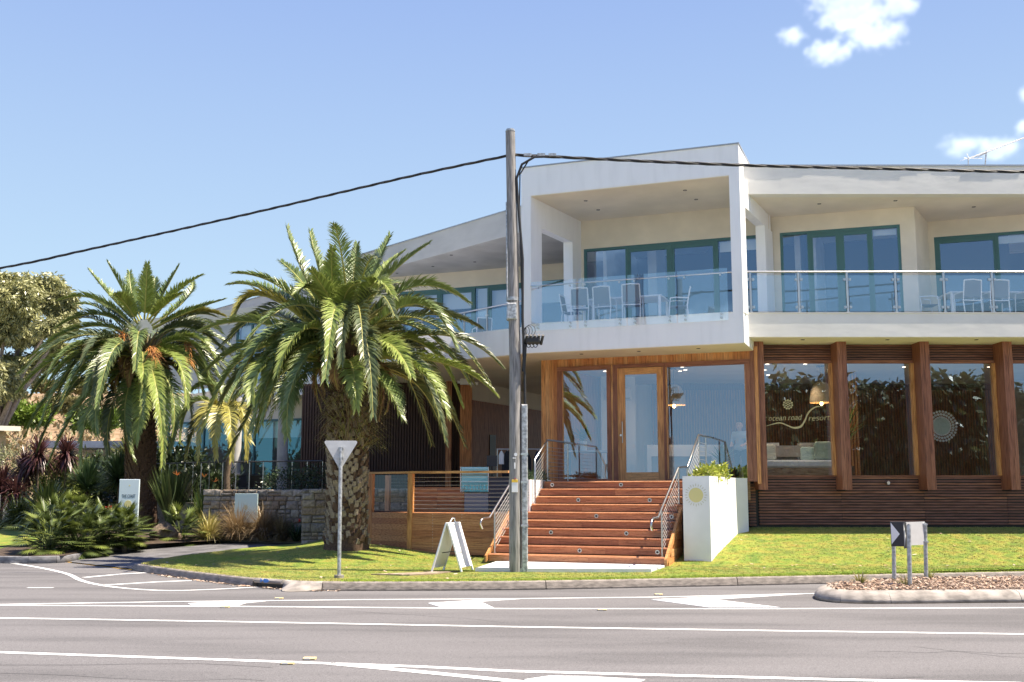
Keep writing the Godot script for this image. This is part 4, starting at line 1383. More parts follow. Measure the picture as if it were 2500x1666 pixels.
	for r in 7:
		var y1 := 1.21 - 0.1375 * r
		var t0 := [0, 1, 0, 2, 0, 1, 0]
		fb(dk, "skirt_board", M["merbau_h_%d" % t0[r]], f, -2.04, 0.42, 2.06, 2.1 - rf(0, 0.003), y1 - 0.134, y1)
		fb(dk, "skirt_board", M["merbau_own_%d" % ((t0[r] + 1) % 3)], fl, 0.06, ll - 0.06, -0.03, rf(-0.003, 0.0), y1 - 0.134, y1)
	var sc := MB.new()
	for u in [-1.5, -0.75, 0.05]:
		for r in 13:
			var o := f * Vector3(u, 1.18 - 0.069 * r, 2.1)
			sc.box(o, Vector3(0.012, 0.012, 0.006))
	put_w(dk, "screw", sc, M.steel).set_meta("kind", "stuff")
	var floor_poly := [[e1.x + 0.08, e1.z - 0.12], [e0.x + 0.05, e0.z - 0.14], [(f * Vector3(0.45, 0, 1.98)).x, (f * Vector3(0.45, 0, 1.98)).z], [0.6, -30.0], [-4.6, -31.5]]
	hexa_uv(dk, "deck_frame", M.batten_v_2, Transform3D(), floor_poly, 0.3, 1.165)
	k = 0
	v = 2.0
	while v > -2.6:
		fb(dk, "deck_board", M["merbau_h_%d" % (k % 3)], f, lerpf(-2.1, -3.2, smooth(2.0, 1.0, v)), 0.45, v - 0.137, v, 1.17, 1.205)
		v -= 0.142
		k += 1
	for p in [e0, e1]:
		fb(dk, "post", M.oak_v_1 if p == e0 else M.merbau_v_1, Transform3D(f.basis, p), -0.06, 0.06, -0.1, 0.02, 0.12, 2.14)
	fb(dk, "post", M.merbau_v_0, Transform3D(f.basis, Vector3(-3.3, 0, -28.6)), -0.06, 0.06, -0.06, 0.06, 1.2, 2.14)
	fb(dk, "handrail", M.oak_h_0, f, -2.14, 0.42, 2.0, 2.13, 2.141, 2.195)
	fb(dk, "handrail", M.oak_h_2, fl, -0.2, ll - 0.03, -0.1, 0.04, 2.142, 2.193)
	for r in 9:
		var y := 1.31 + r * 0.092
		q_tube(dk, "cable", M.cable, [f * Vector3(-2.05, y, 2.06), f * Vector3(0.42, y, 2.06)], 0.004, 5)
		q_tube(dk, "cable", M.cable, [Vector3(-3.3, y, -28.6), Vector3(-2.4, y, -29.6)], 0.004, 5)
	fpane(dk, "glass_panel", M.clear_glass, fl, 0.08, ll - 0.08, -0.04, 1.24, 2.12)

func rail(o: Node3D, f: Transform3D, posts: Array, path: Array, spans: Array) -> void:
	for p in posts:
		q_tube(o, "post", M.steel, [f * Vector3(p[0], p[2], p[1]), f * Vector3(p[0], p[3], p[1])], 0.02)
		disc(o, "post_foot", M.steel, f * Vector3(p[0], p[2], p[1]), Vector3.UP, 0.042, 0.012)
	var pts := []
	for q in path:
		pts.append(f * Vector3(q[0], q[2], q[1]))
	q_tube(o, "handrail", M.steel, pts, 0.023, 10)
	for s in spans:
		var a: Array = posts[s[0]]
		var b: Array = posts[s[1]]
		for k in 9:
			var t := 0.1 + 0.095 * k
			q_tube(o, "cable", M.cable, [f * Vector3(a[0], a[2] + t * (a[3] - a[2]), a[1]), f * Vector3(b[0], b[2] + t * (b[3] - b[2]), b[1])], 0.0055, 5)

func emblem(o: Node3D, at: Transform3D, r: float) -> void:
	var g := sub(o, "sun_emblem")
	var b := MB.new()
	b.tube([at.origin, at.origin + at.basis.z * 0.003], r, 32)
	put_w(g, "sun_disc", b, M.sun_yellow)
	b = MB.new()
	for k in 24:
		var a := TAU * k / 24
		var d := at.basis.x * cos(a) + at.basis.y * sin(a)
		b.box(at.origin + d * r * (1.32 if k % 2 else 1.38) + at.basis.z * 0.002, Vector3(r * (0.3 if k % 2 else 0.36), r * 0.075, 0.004), Color.WHITE, Basis(d, at.basis.z.cross(d), at.basis.z))
	put_w(g, "sun_rays", b, M.sun_ray)

# ------------------------------------------------------------------ street furniture
func street() -> void:
	# utility pole
	var P := Vector3(0.064, 0.2, -21.3)
	var pole := thing("utility_pole", "tall weathered grey utility pole with cable joints standing before the stairs", "pole", P)
	var b := MB.new()
	b.tube([P + Vector3(0, -0.2, 0), P + Vector3(0.0, 4, 0), P + Vector3(-0.1, 8.92, 0)], [0.122, 0.116, 0.098], 8)
	put_w(pole, "shaft", b, M.concrete_pole)
	b = MB.new()
	b.tube([P + Vector3(-0.1, 8.92, 0), P + Vector3(-0.1, 8.97, 0)], [0.104, 0.09], 8)
	put_w(pole, "cap", b, M.galvanised)
	for y in [4.95, 5.35]:
		b = MB.new()
		b.tube([P + Vector3(-0.05, y, 0), P + Vector3(-0.05, y + 0.07, 0)], 0.128, 12)
		put_w(pole, "strap", b, M.galvanised)
	b = MB.new()
	b.bevel(P + Vector3(-0.07, 5.12, 0.11), Vector3(0.2, 0.34, 0.06), 0.02)
	put_w(pole, "bracket", b, M.galvanised)
	q_tube(pole, "stay_rod", M.galvanised, [P + Vector3(-0.16, 5.4, 0.12), P + Vector3(-0.18, 7.4, 0.04)], 0.016, 6)
	# steel conduit
	b = MB.new()
	b.bevel(P + Vector3(0.185, 1.52, 0.03), Vector3(0.125, 3.44, 0.1), 0.02)
	put_w(pole, "conduit", b, M.galvanised)
	for y in [0.85, 1.7, 2.25]:
		fb(pole, "conduit_strap", M.steel, Transform3D(Basis(), P + Vector3(0, y, 0)), 0.11, 0.255, -0.03, 0.09, -0.02, 0.02)
	q_tube(pole, "riser_cable", M.rubber_black, [P + Vector3(0.2, 3.2, 0.03), P + Vector3(0.185, 4.1, 0.03), P + Vector3(0.15, 5.0, 0.05), P + Vector3(0.155, 6.2, 0.05), P + Vector3(0.06, 7.4, 0.04), P + Vector3(0.03, 7.9, 0.05), P + Vector3(0.14, 8.2, 0.06), P + Vector3(0.4, 8.36, 0.05), P + Vector3(0.7, 8.37, 0.05)], 0.026, 8)
	q_tube(pole, "riser_cable", M.rubber_black, [P + Vector3(0.16, 4.2, 0.0), P + Vector3(0.14, 5.5, 0.0), P + Vector3(0.09, 7.3, 0.0), P + Vector3(0.1, 8.0, 0.02), P + Vector3(0.3, 8.33, 0.02)], 0.016, 6)
	# joint with its loops
	var jn := sub(pole, "cable_joint")
	b = MB.new()
	b.bevel(P + Vector3(0.36, 4.53, 0.08), Vector3(0.28, 0.14, 0.16), 0.03)
	for k in 5:
		b.tube([P + Vector3(0.2 + 0.08 * k, 4.46, 0.0), P + Vector3(0.24 + 0.08 * k, 4.62, 0.17)], 0.03, 6)
	put_w(jn, "joint_box", b, M.rubber_black)
	for k in 4:
		var r := 0.075 + 0.014 * k
		var pts := []
		for a in 13:
			var q := TAU * a / 12 + k
			pts.append(P + Vector3(0.2 + 0.035 * k + cos(q) * r * (0.5 + 0.12 * k), 4.72 + sin(q) * r, 0.02 + 0.04 * k))
		q_tube(jn, "cable_loop", M.rubber_black, pts, 0.006, 5)
	for k in 4:
		var pts := []
		for a in 7:
			var q := PI + PI * a / 6
			pts.append(P + Vector3(0.2 + 0.07 * k + cos(q) * 0.04, 4.45 + sin(q) * 0.07, 0.1 + rf(-0.03, 0.03)))
		q_tube(jn, "cable_tail", M.rubber_black, pts, 0.008, 5)
	q_tube(jn, "cable_stop", M.rubber_black, [P + Vector3(0.2, 4.45, 0.05), P + Vector3(0.19, 4.25, 0.05), P + Vector3(0.17, 3.9, 0.04)], 0.036, 8)
	# tags
	var tz := 0.116
	var tags := sub(pole, "tag_plates")
	for q in [[0.0, 1.62, 0.12, 0.24, "white_paint"], [0.0, 1.72, 0.12, 0.055, "yellow_tag"], [0.0, 2.02, 0.026, 0.12, "white_paint"], [-0.01, 2.17, 0.06, 0.02, "white_paint"]]:
		b = MB.new()
		b.bevel(P + Vector3(q[0] - 0.01, q[1], tz + (0.004 if q[4] == "yellow_tag" else 0.0)), Vector3(q[2], q[3], 0.012), 0.003)
		put_w(tags, "tag", b, M[q[4]])
	disc(tags, "round_tag", M.white_paint, P + Vector3(0.01, 2.24, tz - 0.003), Vector3(0, 0, 1), 0.034, 0.01)
	disc(tags, "round_tag", M.red_tag, P + Vector3(0.0, 1.765, tz), Vector3(0, 0, 1), 0.012, 0.012)
	# overhead cables
	var att := P + Vector3(-0.08, 8.42, 0.0)
	overhead("overhead_cable", "black twisted overhead cable sagging from the pole to the left", [att, Vector3(-2.154, 8.281, -21.700), Vector3(-5.778, 7.670, -22.500), Vector3(-9.742, 7.113, -23.600), Vector3(-11.865, 6.842, -24.200), Vector3(-17.761, 6.323, -26.000)], 0.030)
	overhead("overhead_cable", "black twisted overhead cable running from the pole to the right", [att + Vector3(0.05, 0, 0), Vector3(0.848, 8.581, -21.300), Vector3(2.952, 8.444, -21.200), Vector3(5.118, 8.325, -21.100), Vector3(7.930, 8.225, -21.000), Vector3(10.430, 8.164, -21.000), Vector3(13.765, 8.130, -21.000)], 0.034)
	for x in [0.34, 0.62, 0.85]:
		fb(pole, "cable_clamp", M.galvanised, Transform3D(Basis(), att + Vector3(x, -0.03, 0.03)), -0.08, 0.08, -0.03, 0.03, -0.01, 0.05)
	# give way sign seen from behind
	var G := Vector3(-3.15, 0.19, -19.8)
	var gw := thing("give_way_sign", "back of a triangular give way sign on a grey steel post", "traffic sign", G)
	q_tube(gw, "post", M.galvanised, [G + Vector3(0, -0.1, 0), G + Vector3(-0.02, 2.34, 0)], 0.035, 12)
	q_tube(gw, "foot", M.pale_concrete, [G + Vector3(0, -0.05, 0), G + Vector3(0, 0.02, 0)], 0.09, 12)
	var tri := PackedVector2Array()
	var cs := [Vector2(-0.268, -0.03), Vector2(0.0, -0.487), Vector2(0.268, -0.03)]
	var from := [90.0, 210.0, 330.0]
	for k in 3:
		for a in 6:
			var q := deg_to_rad(from[k] + 24.0 * a)
			tri.append(cs[k] + Vector2(cos(q), sin(q)) * 0.032)
	b = MB.new()
	b.plate(tri, Transform3D(Basis(Vector3.UP, 0.08), G + Vector3(-0.03, 2.46, -0.055)), 0.012)
	put_w(gw, "plate", b, M.sign_back)
	for y in [2.15, 2.32]:
		fb(gw, "bracket", M.galvanised, Transform3D(Basis(), G + Vector3(-0.02, y, 0)), -0.05, 0.05, -0.045, 0.03, -0.015, 0.015)
	# sandwich board
	var A := Vector3(-1.17, 0.17, -21.35)
	var af := thing("sandwich_board", "folding A frame sandwich board with blank white panel standing on the lawn", "sign board", A)
	var wv := Vector3(0.2, 0, -0.55)   # along the hinge
	var wn := wv.normalized()
	for s in [-1.0, 1.0]:
		var foot := Vector3(s * 0.29, 0, 0)
		var hinge := Vector3(s * 0.012, 0.94, 0)
		var up := (hinge - foot).normalized()
		var nrm := up.cross(wn).normalized()
		for e in [-1.0, 1.0]:
			b = MB.new()
			b.box(A + (foot + hinge) / 2 + wv * 0.5 * e, Vector3(0.03, 0.03, (hinge - foot).length()), Color.WHITE, Basis(wn, nrm, up) if nrm.dot(Vector3.RIGHT) * s > 0 else Basis(wn, nrm, up))
			put_w(af, "frame_leg", b, M.alu_white)
		b = MB.new()
		b.box(A + foot.lerp(hinge, 0.54), Vector3(0.55, 0.008, 0.84), Color.WHITE, Basis(wn, nrm, up))
		put_w(af, "panel", b, M.sign_white)
		for t in [0.1, 0.985]:
			b = MB.new()
			b.box(A + foot.lerp(hinge, t), Vector3(0.6, 0.028, 0.03), Color.WHITE, Basis(wn, nrm, up))
			put_w(af, "frame_bar", b, M.alu_white)
	q_tube(af, "stay", M.charcoal, [A + Vector3(-0.2, 0.36, 0.22), A + Vector3(0.0, 0.385, 0.2), A + Vector3(0.19, 0.37, 0.2)], 0.008, 5)
	q_tube(af, "handle", M.alu_white, [A + Vector3(-0.05, 0.95, 0.06), A + Vector3(-0.01, 1.02, 0.02), A + Vector3(0.03, 1.02, -0.02), A + Vector3(0.04, 0.95, -0.08)], 0.012, 6)
	# traffic island and its hazard boards
	var isl := struct("traffic_island")
	var outline := [Vector2(23, -17.9), Vector2(14, -17.3), Vector2(7.95, -16.98), Vector2(5.85, -16.8), Vector2(5.2, -16.86), Vector2(4.92, -17.15), Vector2(4.88, -17.6), Vector2(5.1, -18.25), Vector2(5.5, -18.75), Vector2(6.1, -19.25), Vector2(6.8, -19.65), Vector2(7.6, -19.9), Vector2(9.6, -20.15), Vector2(16, -21.3), Vector2(23, -22.6)]
	var cv := curve2(outline, 4)
	var cuts := [0, 8, 12, 17, 22, 28, 36, 44, 50, 56]
	for j in cuts.size() - 1:
		var seg := cv.slice(cuts[j], cuts[j + 1] + 1)
		var rings := []
		for e in seg.size():
			var t: Vector2 = (seg[mini(e + 1, seg.size() - 1)] - seg[maxi(e - 1, 0)]).normalized()
			var nn := Vector2(-t.y, t.x)   # outwards: the outline runs clockwise seen from above
			var ctr := Vector2(maxf(seg[e].x, 7.0), -18.4)
			if nn.dot(seg[e] - ctr) < 0:
				nn = -nn
			var p: Vector2 = seg[e] + (t * 0.007 if e == 0 else Vector2.ZERO)
			var ring := []
			for q in [[-0.30, -0.02], [-0.30, 0.185], [-0.17, 0.18], [-0.08, 0.15], [-0.015, 0.07], [0.0, -0.02]]:
				ring.append(Vector3(p.x + nn.x * q[0], q[1], p.y + nn.y * q[0]))
			ring.reverse()
			rings.append(ring)
		b = MB.new()
		b.skin(rings, true)
		put_w(isl, "island_kerb", b, M.pale_concrete)
	var inner := PackedVector2Array()
	for e in cv:
		var ctr := Vector2(maxf(e.x, 7.0), -18.4)
		inner.append(e + (ctr - e).normalized() * 0.22)
	b = MB.new()
	b.prism(inner, 0.02, 0.17)
	put_w(isl, "mulch_bed", b, M.mulch_base)
	var chip := MB.new()
	chip.box(Vector3.ZERO, Vector3(0.045, 0.008, 0.018))
	var xf: Array[Transform3D] = []
	var cols := PackedColorArray()
	for k in 9000:
		var x := rf(5.1, 15.0)
		var z := rf(-21.0, -17.1)
		if not Geometry2D.is_point_in_polygon(Vector2(x, z), inner):
			continue
		xf.append(Transform3D(Basis.from_euler(Vector3(rf(-0.7, 0.7), rf(0, TAU), rf(-0.6, 0.6))).scaled(Vector3.ONE * rf(0.6, 1.7)), Vector3(x, 0.175 + rf(0, 0.03), z)))
		var t := rf(0.55, 1.2)
		cols.append(Color(0.40 * t, 0.26 * t, 0.175 * t).lerp(Color(0.5, 0.42, 0.34) * t, rng.randf() * 0.6))
	scatter("mulch_chips", chip.mesh(), M.vertex_paint, xf, cols, isl)
	var hz := thing("hazard_marker", "black and white chevron hazard boards on three grey posts on the island", "traffic sign", Vector3(6.8, 0.17, -18.8))
	for q in [[6.713, -19.1, 0.86], [6.571, -17.97, 1.0], [7.414, -19.46, 0.98]]:
		var o := Vector3(q[0], 0.12, q[1])
		b = MB.new()
		b.tube([o, o + Vector3(0.03, q[2] + 0.03, 0), o + Vector3(0.031, q[2] + 0.06, 0)], [0.036, 0.035, 0.012], 12)
		put_w(hz, "post", b, M.galvanised)
	var pa := Basis(Vector3.UP, -0.25)
	board(hz, Transform3D(pa, Vector3(6.800, 0.975, -19.020)), 0.26, 0.43)
	board(hz, Transform3D(Basis(Vector3.UP, 0.9), Vector3(6.557, 0.987, -18.030)), 0.15, 0.42)
	b = MB.new()
	b.box(Vector3(7.208, 0.974, -19.300), Vector3(0.56, 0.41, 0.012), Color.WHITE, Basis(Vector3.UP, 0.62))
	put_w(hz, "board_back", b, M.sign_back)
	for y in [0.82, 1.13]:
		fb(hz, "bracket", M.galvanised, Transform3D(Basis(), Vector3(7.43, y, -19.46)), -0.13, 0.045, -0.045, 0.045, -0.015, 0.015)
	# storm drain inlet in the kerb
	var dr := thing("storm_drain", "concrete storm drain inlet in the kerb with a small blue stencil", "drain", Vector3(-4.3, 0, -19.5))
	var d0 := Vector3(kerb_pts[20].x, 0, kerb_pts[20].y)
	var d1 := Vector3(kerb_pts[24].x, 0, kerb_pts[24].y)
	var dd := (d1 - d0).normalized()
	var fr := Transform3D(Basis(dd, Vector3.UP, dd.cross(Vector3.UP)), d0)
	var L := d0.distance_to(d1)
	b = MB.new()
	b.bevel(fr * Vector3(L / 2, 0.115, -0.13), Vector3(L - 0.03, 0.08, 0.3), 0.025, Color.WHITE, fr.basis)
	put_w(dr, "lintel", b, M.pale_concrete)
	fb(dr, "opening", M.black, fr, 0.03, L - 0.03, -0.3, -0.05, -0.03, 0.07)
	b = MB.new()
	b.plate(PackedVector2Array([Vector2(0, 0.02), Vector2(0.05, 0.055), Vector2(0.13, 0.05), Vector2(0.18, 0.02), Vector2(0.13, -0.01), Vector2(0.05, -0.015)]), Transform3D(fr.basis, fr * Vector3(0.32, 0.11, 0.061)), 0.003)
	b.plate(PackedVector2Array([Vector2(-0.06, 0.06), Vector2(0.0, 0.02), Vector2(-0.06, -0.02)]), Transform3D(fr.basis, fr * Vector3(0.32, 0.11, 0.061)), 0.003)
	put_w(dr, "stencil", b, M.blue_ink)
	# raised pavement markers on the lines
	var studs := [[Vector3(-2.253, 0.000, -11.038), "yellow raised road stud nearest the bottom edge, left of its pair"], [Vector3(-2.088, 0.000, -11.340), "yellow raised road stud right of its pair in the near lane"], [Vector3(-4.280, 0.000, -16.275), "yellow road stud on the far double line, leftmost one"], [Vector3(-3.758, 0.000, -17.585), "yellow road stud on the upper lane line left of the pole"], [Vector3(1.313, 0.000, -15.917), "yellow road stud below the large chevron marking"], [Vector3(2.453, 0.000, -18.235), "yellow road stud above the large chevron marking"]]
	for q in studs:
		var s := thing("road_stud", q[1], "road stud", q[0], 0.0, "yellow raised road studs")
		b = MB.new()
		b.bevel(Vector3(0, 0.012, 0), Vector3(0.13, 0.02, 0.09), 0.008)
		put_l(s, "body", b, M.stud_cream)
		b = MB.new()
		b.box(Vector3(-0.02, 0.014, 0.046), Vector3(0.06, 0.012, 0.004))
		put_l(s, "reflector", b, M.white_paint)

func board(o: Node3D, at: Transform3D, w: float, h: float) -> void:
	var g := sub(o, "board")
	var b := MB.new()
	b.bevel(at.origin, Vector3(w, h, 0.012), 0.004, Color.WHITE, at.basis)
	put_w(g, "plate", b, M.sign_black)
	b = MB.new()
	b.plate(PackedVector2Array([Vector2(-w * 0.47, h * 0.46), Vector2(-w * 0.47, -h * 0.42), Vector2(w * 0.08, 0.0)]), Transform3D(at.basis, at.origin + at.basis.z * 0.0062), 0.002)
	put_w(g, "arrow", b, M.sign_white)

func overhead(called: String, label: String, pts: Array, r: float) -> void:
	var o := thing(called, label, "cable", pts[0], 0.0, "black overhead cables from the pole")
	var fine := []
	for k in pts.size() - 1:
		for e in 12:
			fine.append((pts[k] as Vector3).cubic_interpolate(pts[k + 1], pts[maxi(k - 1, 0)], pts[mini(k + 2, pts.size() - 1)], e / 12.0))
	fine.append(pts[-1])
	for s in 3:
		var tw := []
		var acc := 0.0
		for k in fine.size():
			if k > 0:
				acc += (fine[k] as Vector3).distance_to(fine[k - 1])
			var a := acc * 4.5 + TAU * s / 3
			tw.append(fine[k] + Vector3(0, cos(a), sin(a)) * r * 0.55)
		q_tube(o, "strand", M.rubber_black, tw, r * 0.5, 6)

# ------------------------------------------------------------------ palms
func frond(p0: Vector3, mid: Vector3, tip: Vector3, leaf: float, pairs: int, tone: Color, wide := 0.032, twist := 0.0) -> MB:
	var b := MB.new()
	var p1 := mid * 2.0 - (p0 + tip) * 0.5
	var pos := func(t: float) -> Vector3: return p0 * ((1 - t) * (1 - t)) + p1 * (2 * t * (1 - t)) + tip * (t * t)
	var out := tip - p0
	out.y = 0
	out = out.normalized() if out.length() > 0.05 else Vector3(0, 0, 1)
	var stem := []
	var rad := []
	for k in 13:
		stem.append(pos.call(k / 12.0))
		rad.append(lerpf(0.036, 0.009, pow(k / 12.0, 0.7)))
	b.tube(stem, rad, 5, Color(0.50, 0.46, 0.14).lerp(tone, 0.2), false)
	for k in pairs:
		var t := 0.10 + 0.90 * (k + rf(-0.3, 0.3)) / pairs
		t = clampf(t, 0.05, 0.995)
		var p: Vector3 = pos.call(t)
		var tan_: Vector3 = ((pos.call(minf(t + 0.02, 1.0)) as Vector3) - (pos.call(maxf(t - 0.02, 0.0)) as Vector3)).normalized()
		var up := Vector3.UP - tan_ * tan_.y
		if up.length() < 0.25:
			up = -out * signf(tan_.y) - tan_ * (-out * signf(tan_.y)).dot(tan_)
		up = up.normalized()
		var side := tan_.cross(up).normalized()
		if twist != 0.0:
			up = up.rotated(tan_, twist)
			side = side.rotated(tan_, twist)
		var len := leaf * (0.35 + 0.65 * smooth(0.0, 0.35, t)) * (1.0 - 0.62 * smooth(0.45, 1.0, t)) * rf(0.88, 1.1)
		for s in [-1.0, 1.0]:
			var ang := lerpf(1.05, 0.42, t) + rf(-0.1, 0.1)
			var lift := lerpf(0.55, 0.22, t) + rf(-0.18, 0.18)
			var d: Vector3 = (side * s * sin(ang) + tan_ * cos(ang) + up * lift).normalized()
			var w := (tan_ - d * d.dot(tan_)).normalized()
			w = (w + up * rf(-0.35, 0.35)).normalized() * wide * 0.5
			var m := p + d * len * 0.5
			var e := p + d * len + Vector3.DOWN * len * rf(0.08, 0.32)
			var c := tone * rf(0.75, 1.25)
			c.a = 1.0
			var ct := c.lerp(Color(0.42, 0.36, 0.16), rf(0.1, 0.55) * (0.6 if t < 0.8 else 1.0))
			var k0 := b.v.size()
			var nn := d.cross(w).normalized()
			if nn.y < 0:
				nn = -nn
			for q in [p - w * 0.5, p + w * 0.5, m + w, m - w, e]:
				b.v.append(q)
				b.n.append(nn)
			for q in 4:
				b.c.append(c)
			b.c.append(ct)
			b.i.append_array([k0, k0 + 1, k0 + 2, k0, k0 + 2, k0 + 3, k0 + 3, k0 + 2, k0 + 4])
	# the winding must agree with the given normals
	for q in range(0, b.i.size(), 3):
		var a := b.v[b.i[q]]
		var g := (b.v[b.i[q + 2]] - a).cross(b.v[b.i[q + 1]] - a)
		if g.dot(b.n[b.i[q]]) < 0:
			var h := b.i[q + 1]
			b.i[q + 1] = b.i[q + 2]
			b.i[q + 2] = h
	return b

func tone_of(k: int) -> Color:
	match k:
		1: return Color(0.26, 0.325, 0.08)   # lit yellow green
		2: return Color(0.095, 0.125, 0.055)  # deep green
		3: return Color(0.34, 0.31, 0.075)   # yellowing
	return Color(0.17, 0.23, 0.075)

func palms() -> void:
	var A := Vector3(-3.82, 0.58, -25.0)
	var p := thing("palm_tree", "large feathery date palm in front of the building, right of the pair", "palm tree", A, 0, "date palms beside the driveway")
	trunk(p, A, Vector3(-3.85, 5.05, -25.0), 0.49, 0.50, 4.9, "boot_bark", 24)
	var list := [
		[Vector3(-4.261, 5.573, -25.000), Vector3(-5.036, 6.903, -25.300), Vector3(-5.552, 8.147, -25.600), 0],
		[Vector3(-4.205, 5.672, -25.000), Vector3(-4.555, 6.742, -24.900), Vector3(-4.897, 7.955, -25.200), 0],
		[Vector3(-4.066, 5.573, -25.000), Vector3(-4.199, 6.466, -24.500), Vector3(-4.117, 7.239, -23.900), 1],
		[Vector3(-3.878, 5.869, -25.000), Vector3(-3.890, 6.883, -25.600), Vector3(-3.867, 7.828, -26.000), 0],
		[Vector3(-3.777, 5.672, -25.000), Vector3(-3.419, 6.822, -25.300), Vector3(-3.007, 7.986, -25.700), 0],
		[Vector3(-3.716, 5.573, -25.000), Vector3(-3.083, 6.662, -25.000), Vector3(-2.031, 7.674, -25.300), 0],
		[Vector3(-3.736, 5.573, -25.000), Vector3(-3.370, 6.801, -25.700), Vector3(-2.750, 7.731, -26.400), 1],
		[Vector3(-4.373, 5.376, -25.000), Vector3(-5.432, 6.475, -24.800), Vector3(-6.525, 6.820, -24.700), 0],
		[Vector3(-4.371, 5.278, -25.000), Vector3(-5.824, 6.496, -25.600), Vector3(-7.075, 6.847, -26.200), 0],
		[Vector3(-4.368, 5.180, -25.000), Vector3(-5.791, 6.269, -24.700), Vector3(-6.464, 5.692, -24.400), 3],
		[Vector3(-4.319, 5.573, -25.000), Vector3(-5.098, 6.718, -25.800), Vector3(-5.900, 7.531, -26.600), 0],
		[Vector3(-4.363, 4.984, -25.000), Vector3(-5.819, 5.593, -24.500), Vector3(-7.118, 5.408, -24.300), 0],
		[Vector3(-4.361, 4.887, -25.000), Vector3(-5.875, 5.172, -24.800), Vector3(-7.149, 4.523, -24.800), 0],
		[Vector3(-4.359, 4.789, -25.000), Vector3(-5.890, 4.905, -24.100), Vector3(-6.856, 3.168, -23.800), 0],
		[Vector3(-4.356, 4.692, -25.000), Vector3(-5.956, 4.814, -25.200), Vector3(-6.948, 3.803, -25.400), 2],
		[Vector3(-4.213, 4.789, -25.000), Vector3(-5.348, 4.599, -23.600), Vector3(-5.597, 3.634, -22.800), 1],
		[Vector3(-4.162, 4.643, -25.000), Vector3(-4.767, 4.148, -23.500), Vector3(-4.814, 2.885, -22.900), 0],
		[Vector3(-3.913, 4.789, -25.000), Vector3(-3.513, 4.365, -23.400), Vector3(-3.336, 3.493, -22.800), 1],
		[Vector3(-4.021, 5.278, -25.000), Vector3(-4.474, 6.197, -24.100), Vector3(-4.776, 6.141, -23.400), 1],
		[Vector3(-3.671, 5.278, -25.000), Vector3(-2.494, 6.629, -25.500), Vector3(-1.092, 6.346, -25.900), 0],
		[Vector3(-3.669, 5.180, -25.000), Vector3(-2.238, 6.039, -24.400), Vector3(-1.285, 4.967, -24.000), 0],
		[Vector3(-3.588, 4.984, -25.000), Vector3(-1.665, 5.425, -25.200), Vector3(-0.274, 4.688, -25.300), 2],
		[Vector3(-3.584, 4.789, -25.000), Vector3(-1.674, 4.704, -24.700), Vector3(-0.397, 3.947, -24.500), 1],
		[Vector3(-3.664, 4.906, -25.000), Vector3(-2.211, 4.517, -24.000), Vector3(-1.440, 3.396, -23.400), 1],
		[Vector3(-3.706, 5.082, -25.000), Vector3(-2.807, 5.019, -23.700), Vector3(-2.187, 4.192, -22.900), 1],
		[Vector3(-3.580, 4.594, -25.000), Vector3(-2.503, 4.446, -25.900), Vector3(-1.771, 3.312, -26.500), 2],
		[Vector3(-3.725, 5.082, -25.000), Vector3(-3.240, 6.369, -24.000), Vector3(-2.647, 6.011, -23.200), 1],
		[Vector3(-3.825, 5.180, -25.000), Vector3(-3.811, 5.999, -23.800), Vector3(-3.302, 6.227, -22.800), 1],
		[Vector3(-3.590, 5.082, -25.000), Vector3(-2.247, 6.068, -26.200), Vector3(-0.847, 5.912, -27.200), 2],
		[Vector3(-4.366, 5.082, -25.000), Vector3(-6.071, 6.101, -26.400), Vector3(-7.345, 5.620, -27.400), 2],
		[Vector3(-4.209, 4.594, -25.000), Vector3(-5.194, 4.525, -24.400), Vector3(-5.803, 3.007, -24.200), 0],
		[Vector3(-3.775, 4.692, -25.000), Vector3(-2.968, 4.199, -24.000), Vector3(-2.440, 3.331, -23.500), 0],
		[Vector3(-4.356, 4.692, -25.000), Vector3(-5.592, 4.686, -25.800), Vector3(-6.918, 2.613, -26.200), 2],
		[Vector3(-3.940, 5.573, -25.000), Vector3(-4.186, 6.141, -23.800), Vector3(-4.419, 6.542, -23.000), 1],
		[Vector3(-3.679, 4.692, -25.000), Vector3(-2.429, 4.376, -26.200), Vector3(-1.348, 3.363, -27.000), 2],
		[Vector3(-3.584, 4.789, -25.000), Vector3(-1.954, 5.284, -26.500), Vector3(-1.066, 4.571, -27.600), 2]]
	put_fronds(p, list, 0.52, 145, 0.037)
	random_fronds(p, Vector3(-3.85, 5.35, -25.1), 30, 3.2, 0.48)
	front_fronds(p, Vector3(-3.85, 5.1, -24.9), 14, 3.0, 0.5)
	dead_fronds(p, Vector3(-3.85, 4.9, -25.0), 0.45, 14, 1.3)
	# dead leaf bases, weeds and old fruit stalks below the crown
	var b := MB.new()
	for k in 560:
		var a := rf(0, TAU)
		var y := rf(3.1, 5.1)
		var r := rf(0.4, 0.62)
		var o := Vector3(A.x + cos(a) * r, y, A.z + sin(a) * r)
		var dr := (Vector3(cos(a), 0, sin(a)) * rf(0.2, 0.9) + Vector3.DOWN * rf(0.0, 0.9)).normalized()
		blade(b, o, dr, rf(0.25, 0.75), rf(0.012, 0.05), Color(0.30, 0.20, 0.10).lerp(Color(0.12, 0.07, 0.04), rng.randf()), 0.5)
	put_w(p, "dead_skirt", b, M.dead_leaf)
	b = MB.new()
	for k in 620:
		var a := rf(-0.7, 2.6)
		var y := rf(2.7, 4.1)
		var o := Vector3(A.x + cos(a) * 0.52, y, A.z + sin(a) * 0.52)
		var dr := (Vector3(cos(a), 0, sin(a)) + Vector3.UP * rf(-0.4, 0.9)).normalized()
		blade(b, o, dr, rf(0.25, 0.75), 0.014, Color(0.22, 0.26, 0.04).lerp(Color(0.50, 0.40, 0.19), rng.randf()), 1.1)
	put_w(p, "epiphyte_grass", b, M.leaf_dull)
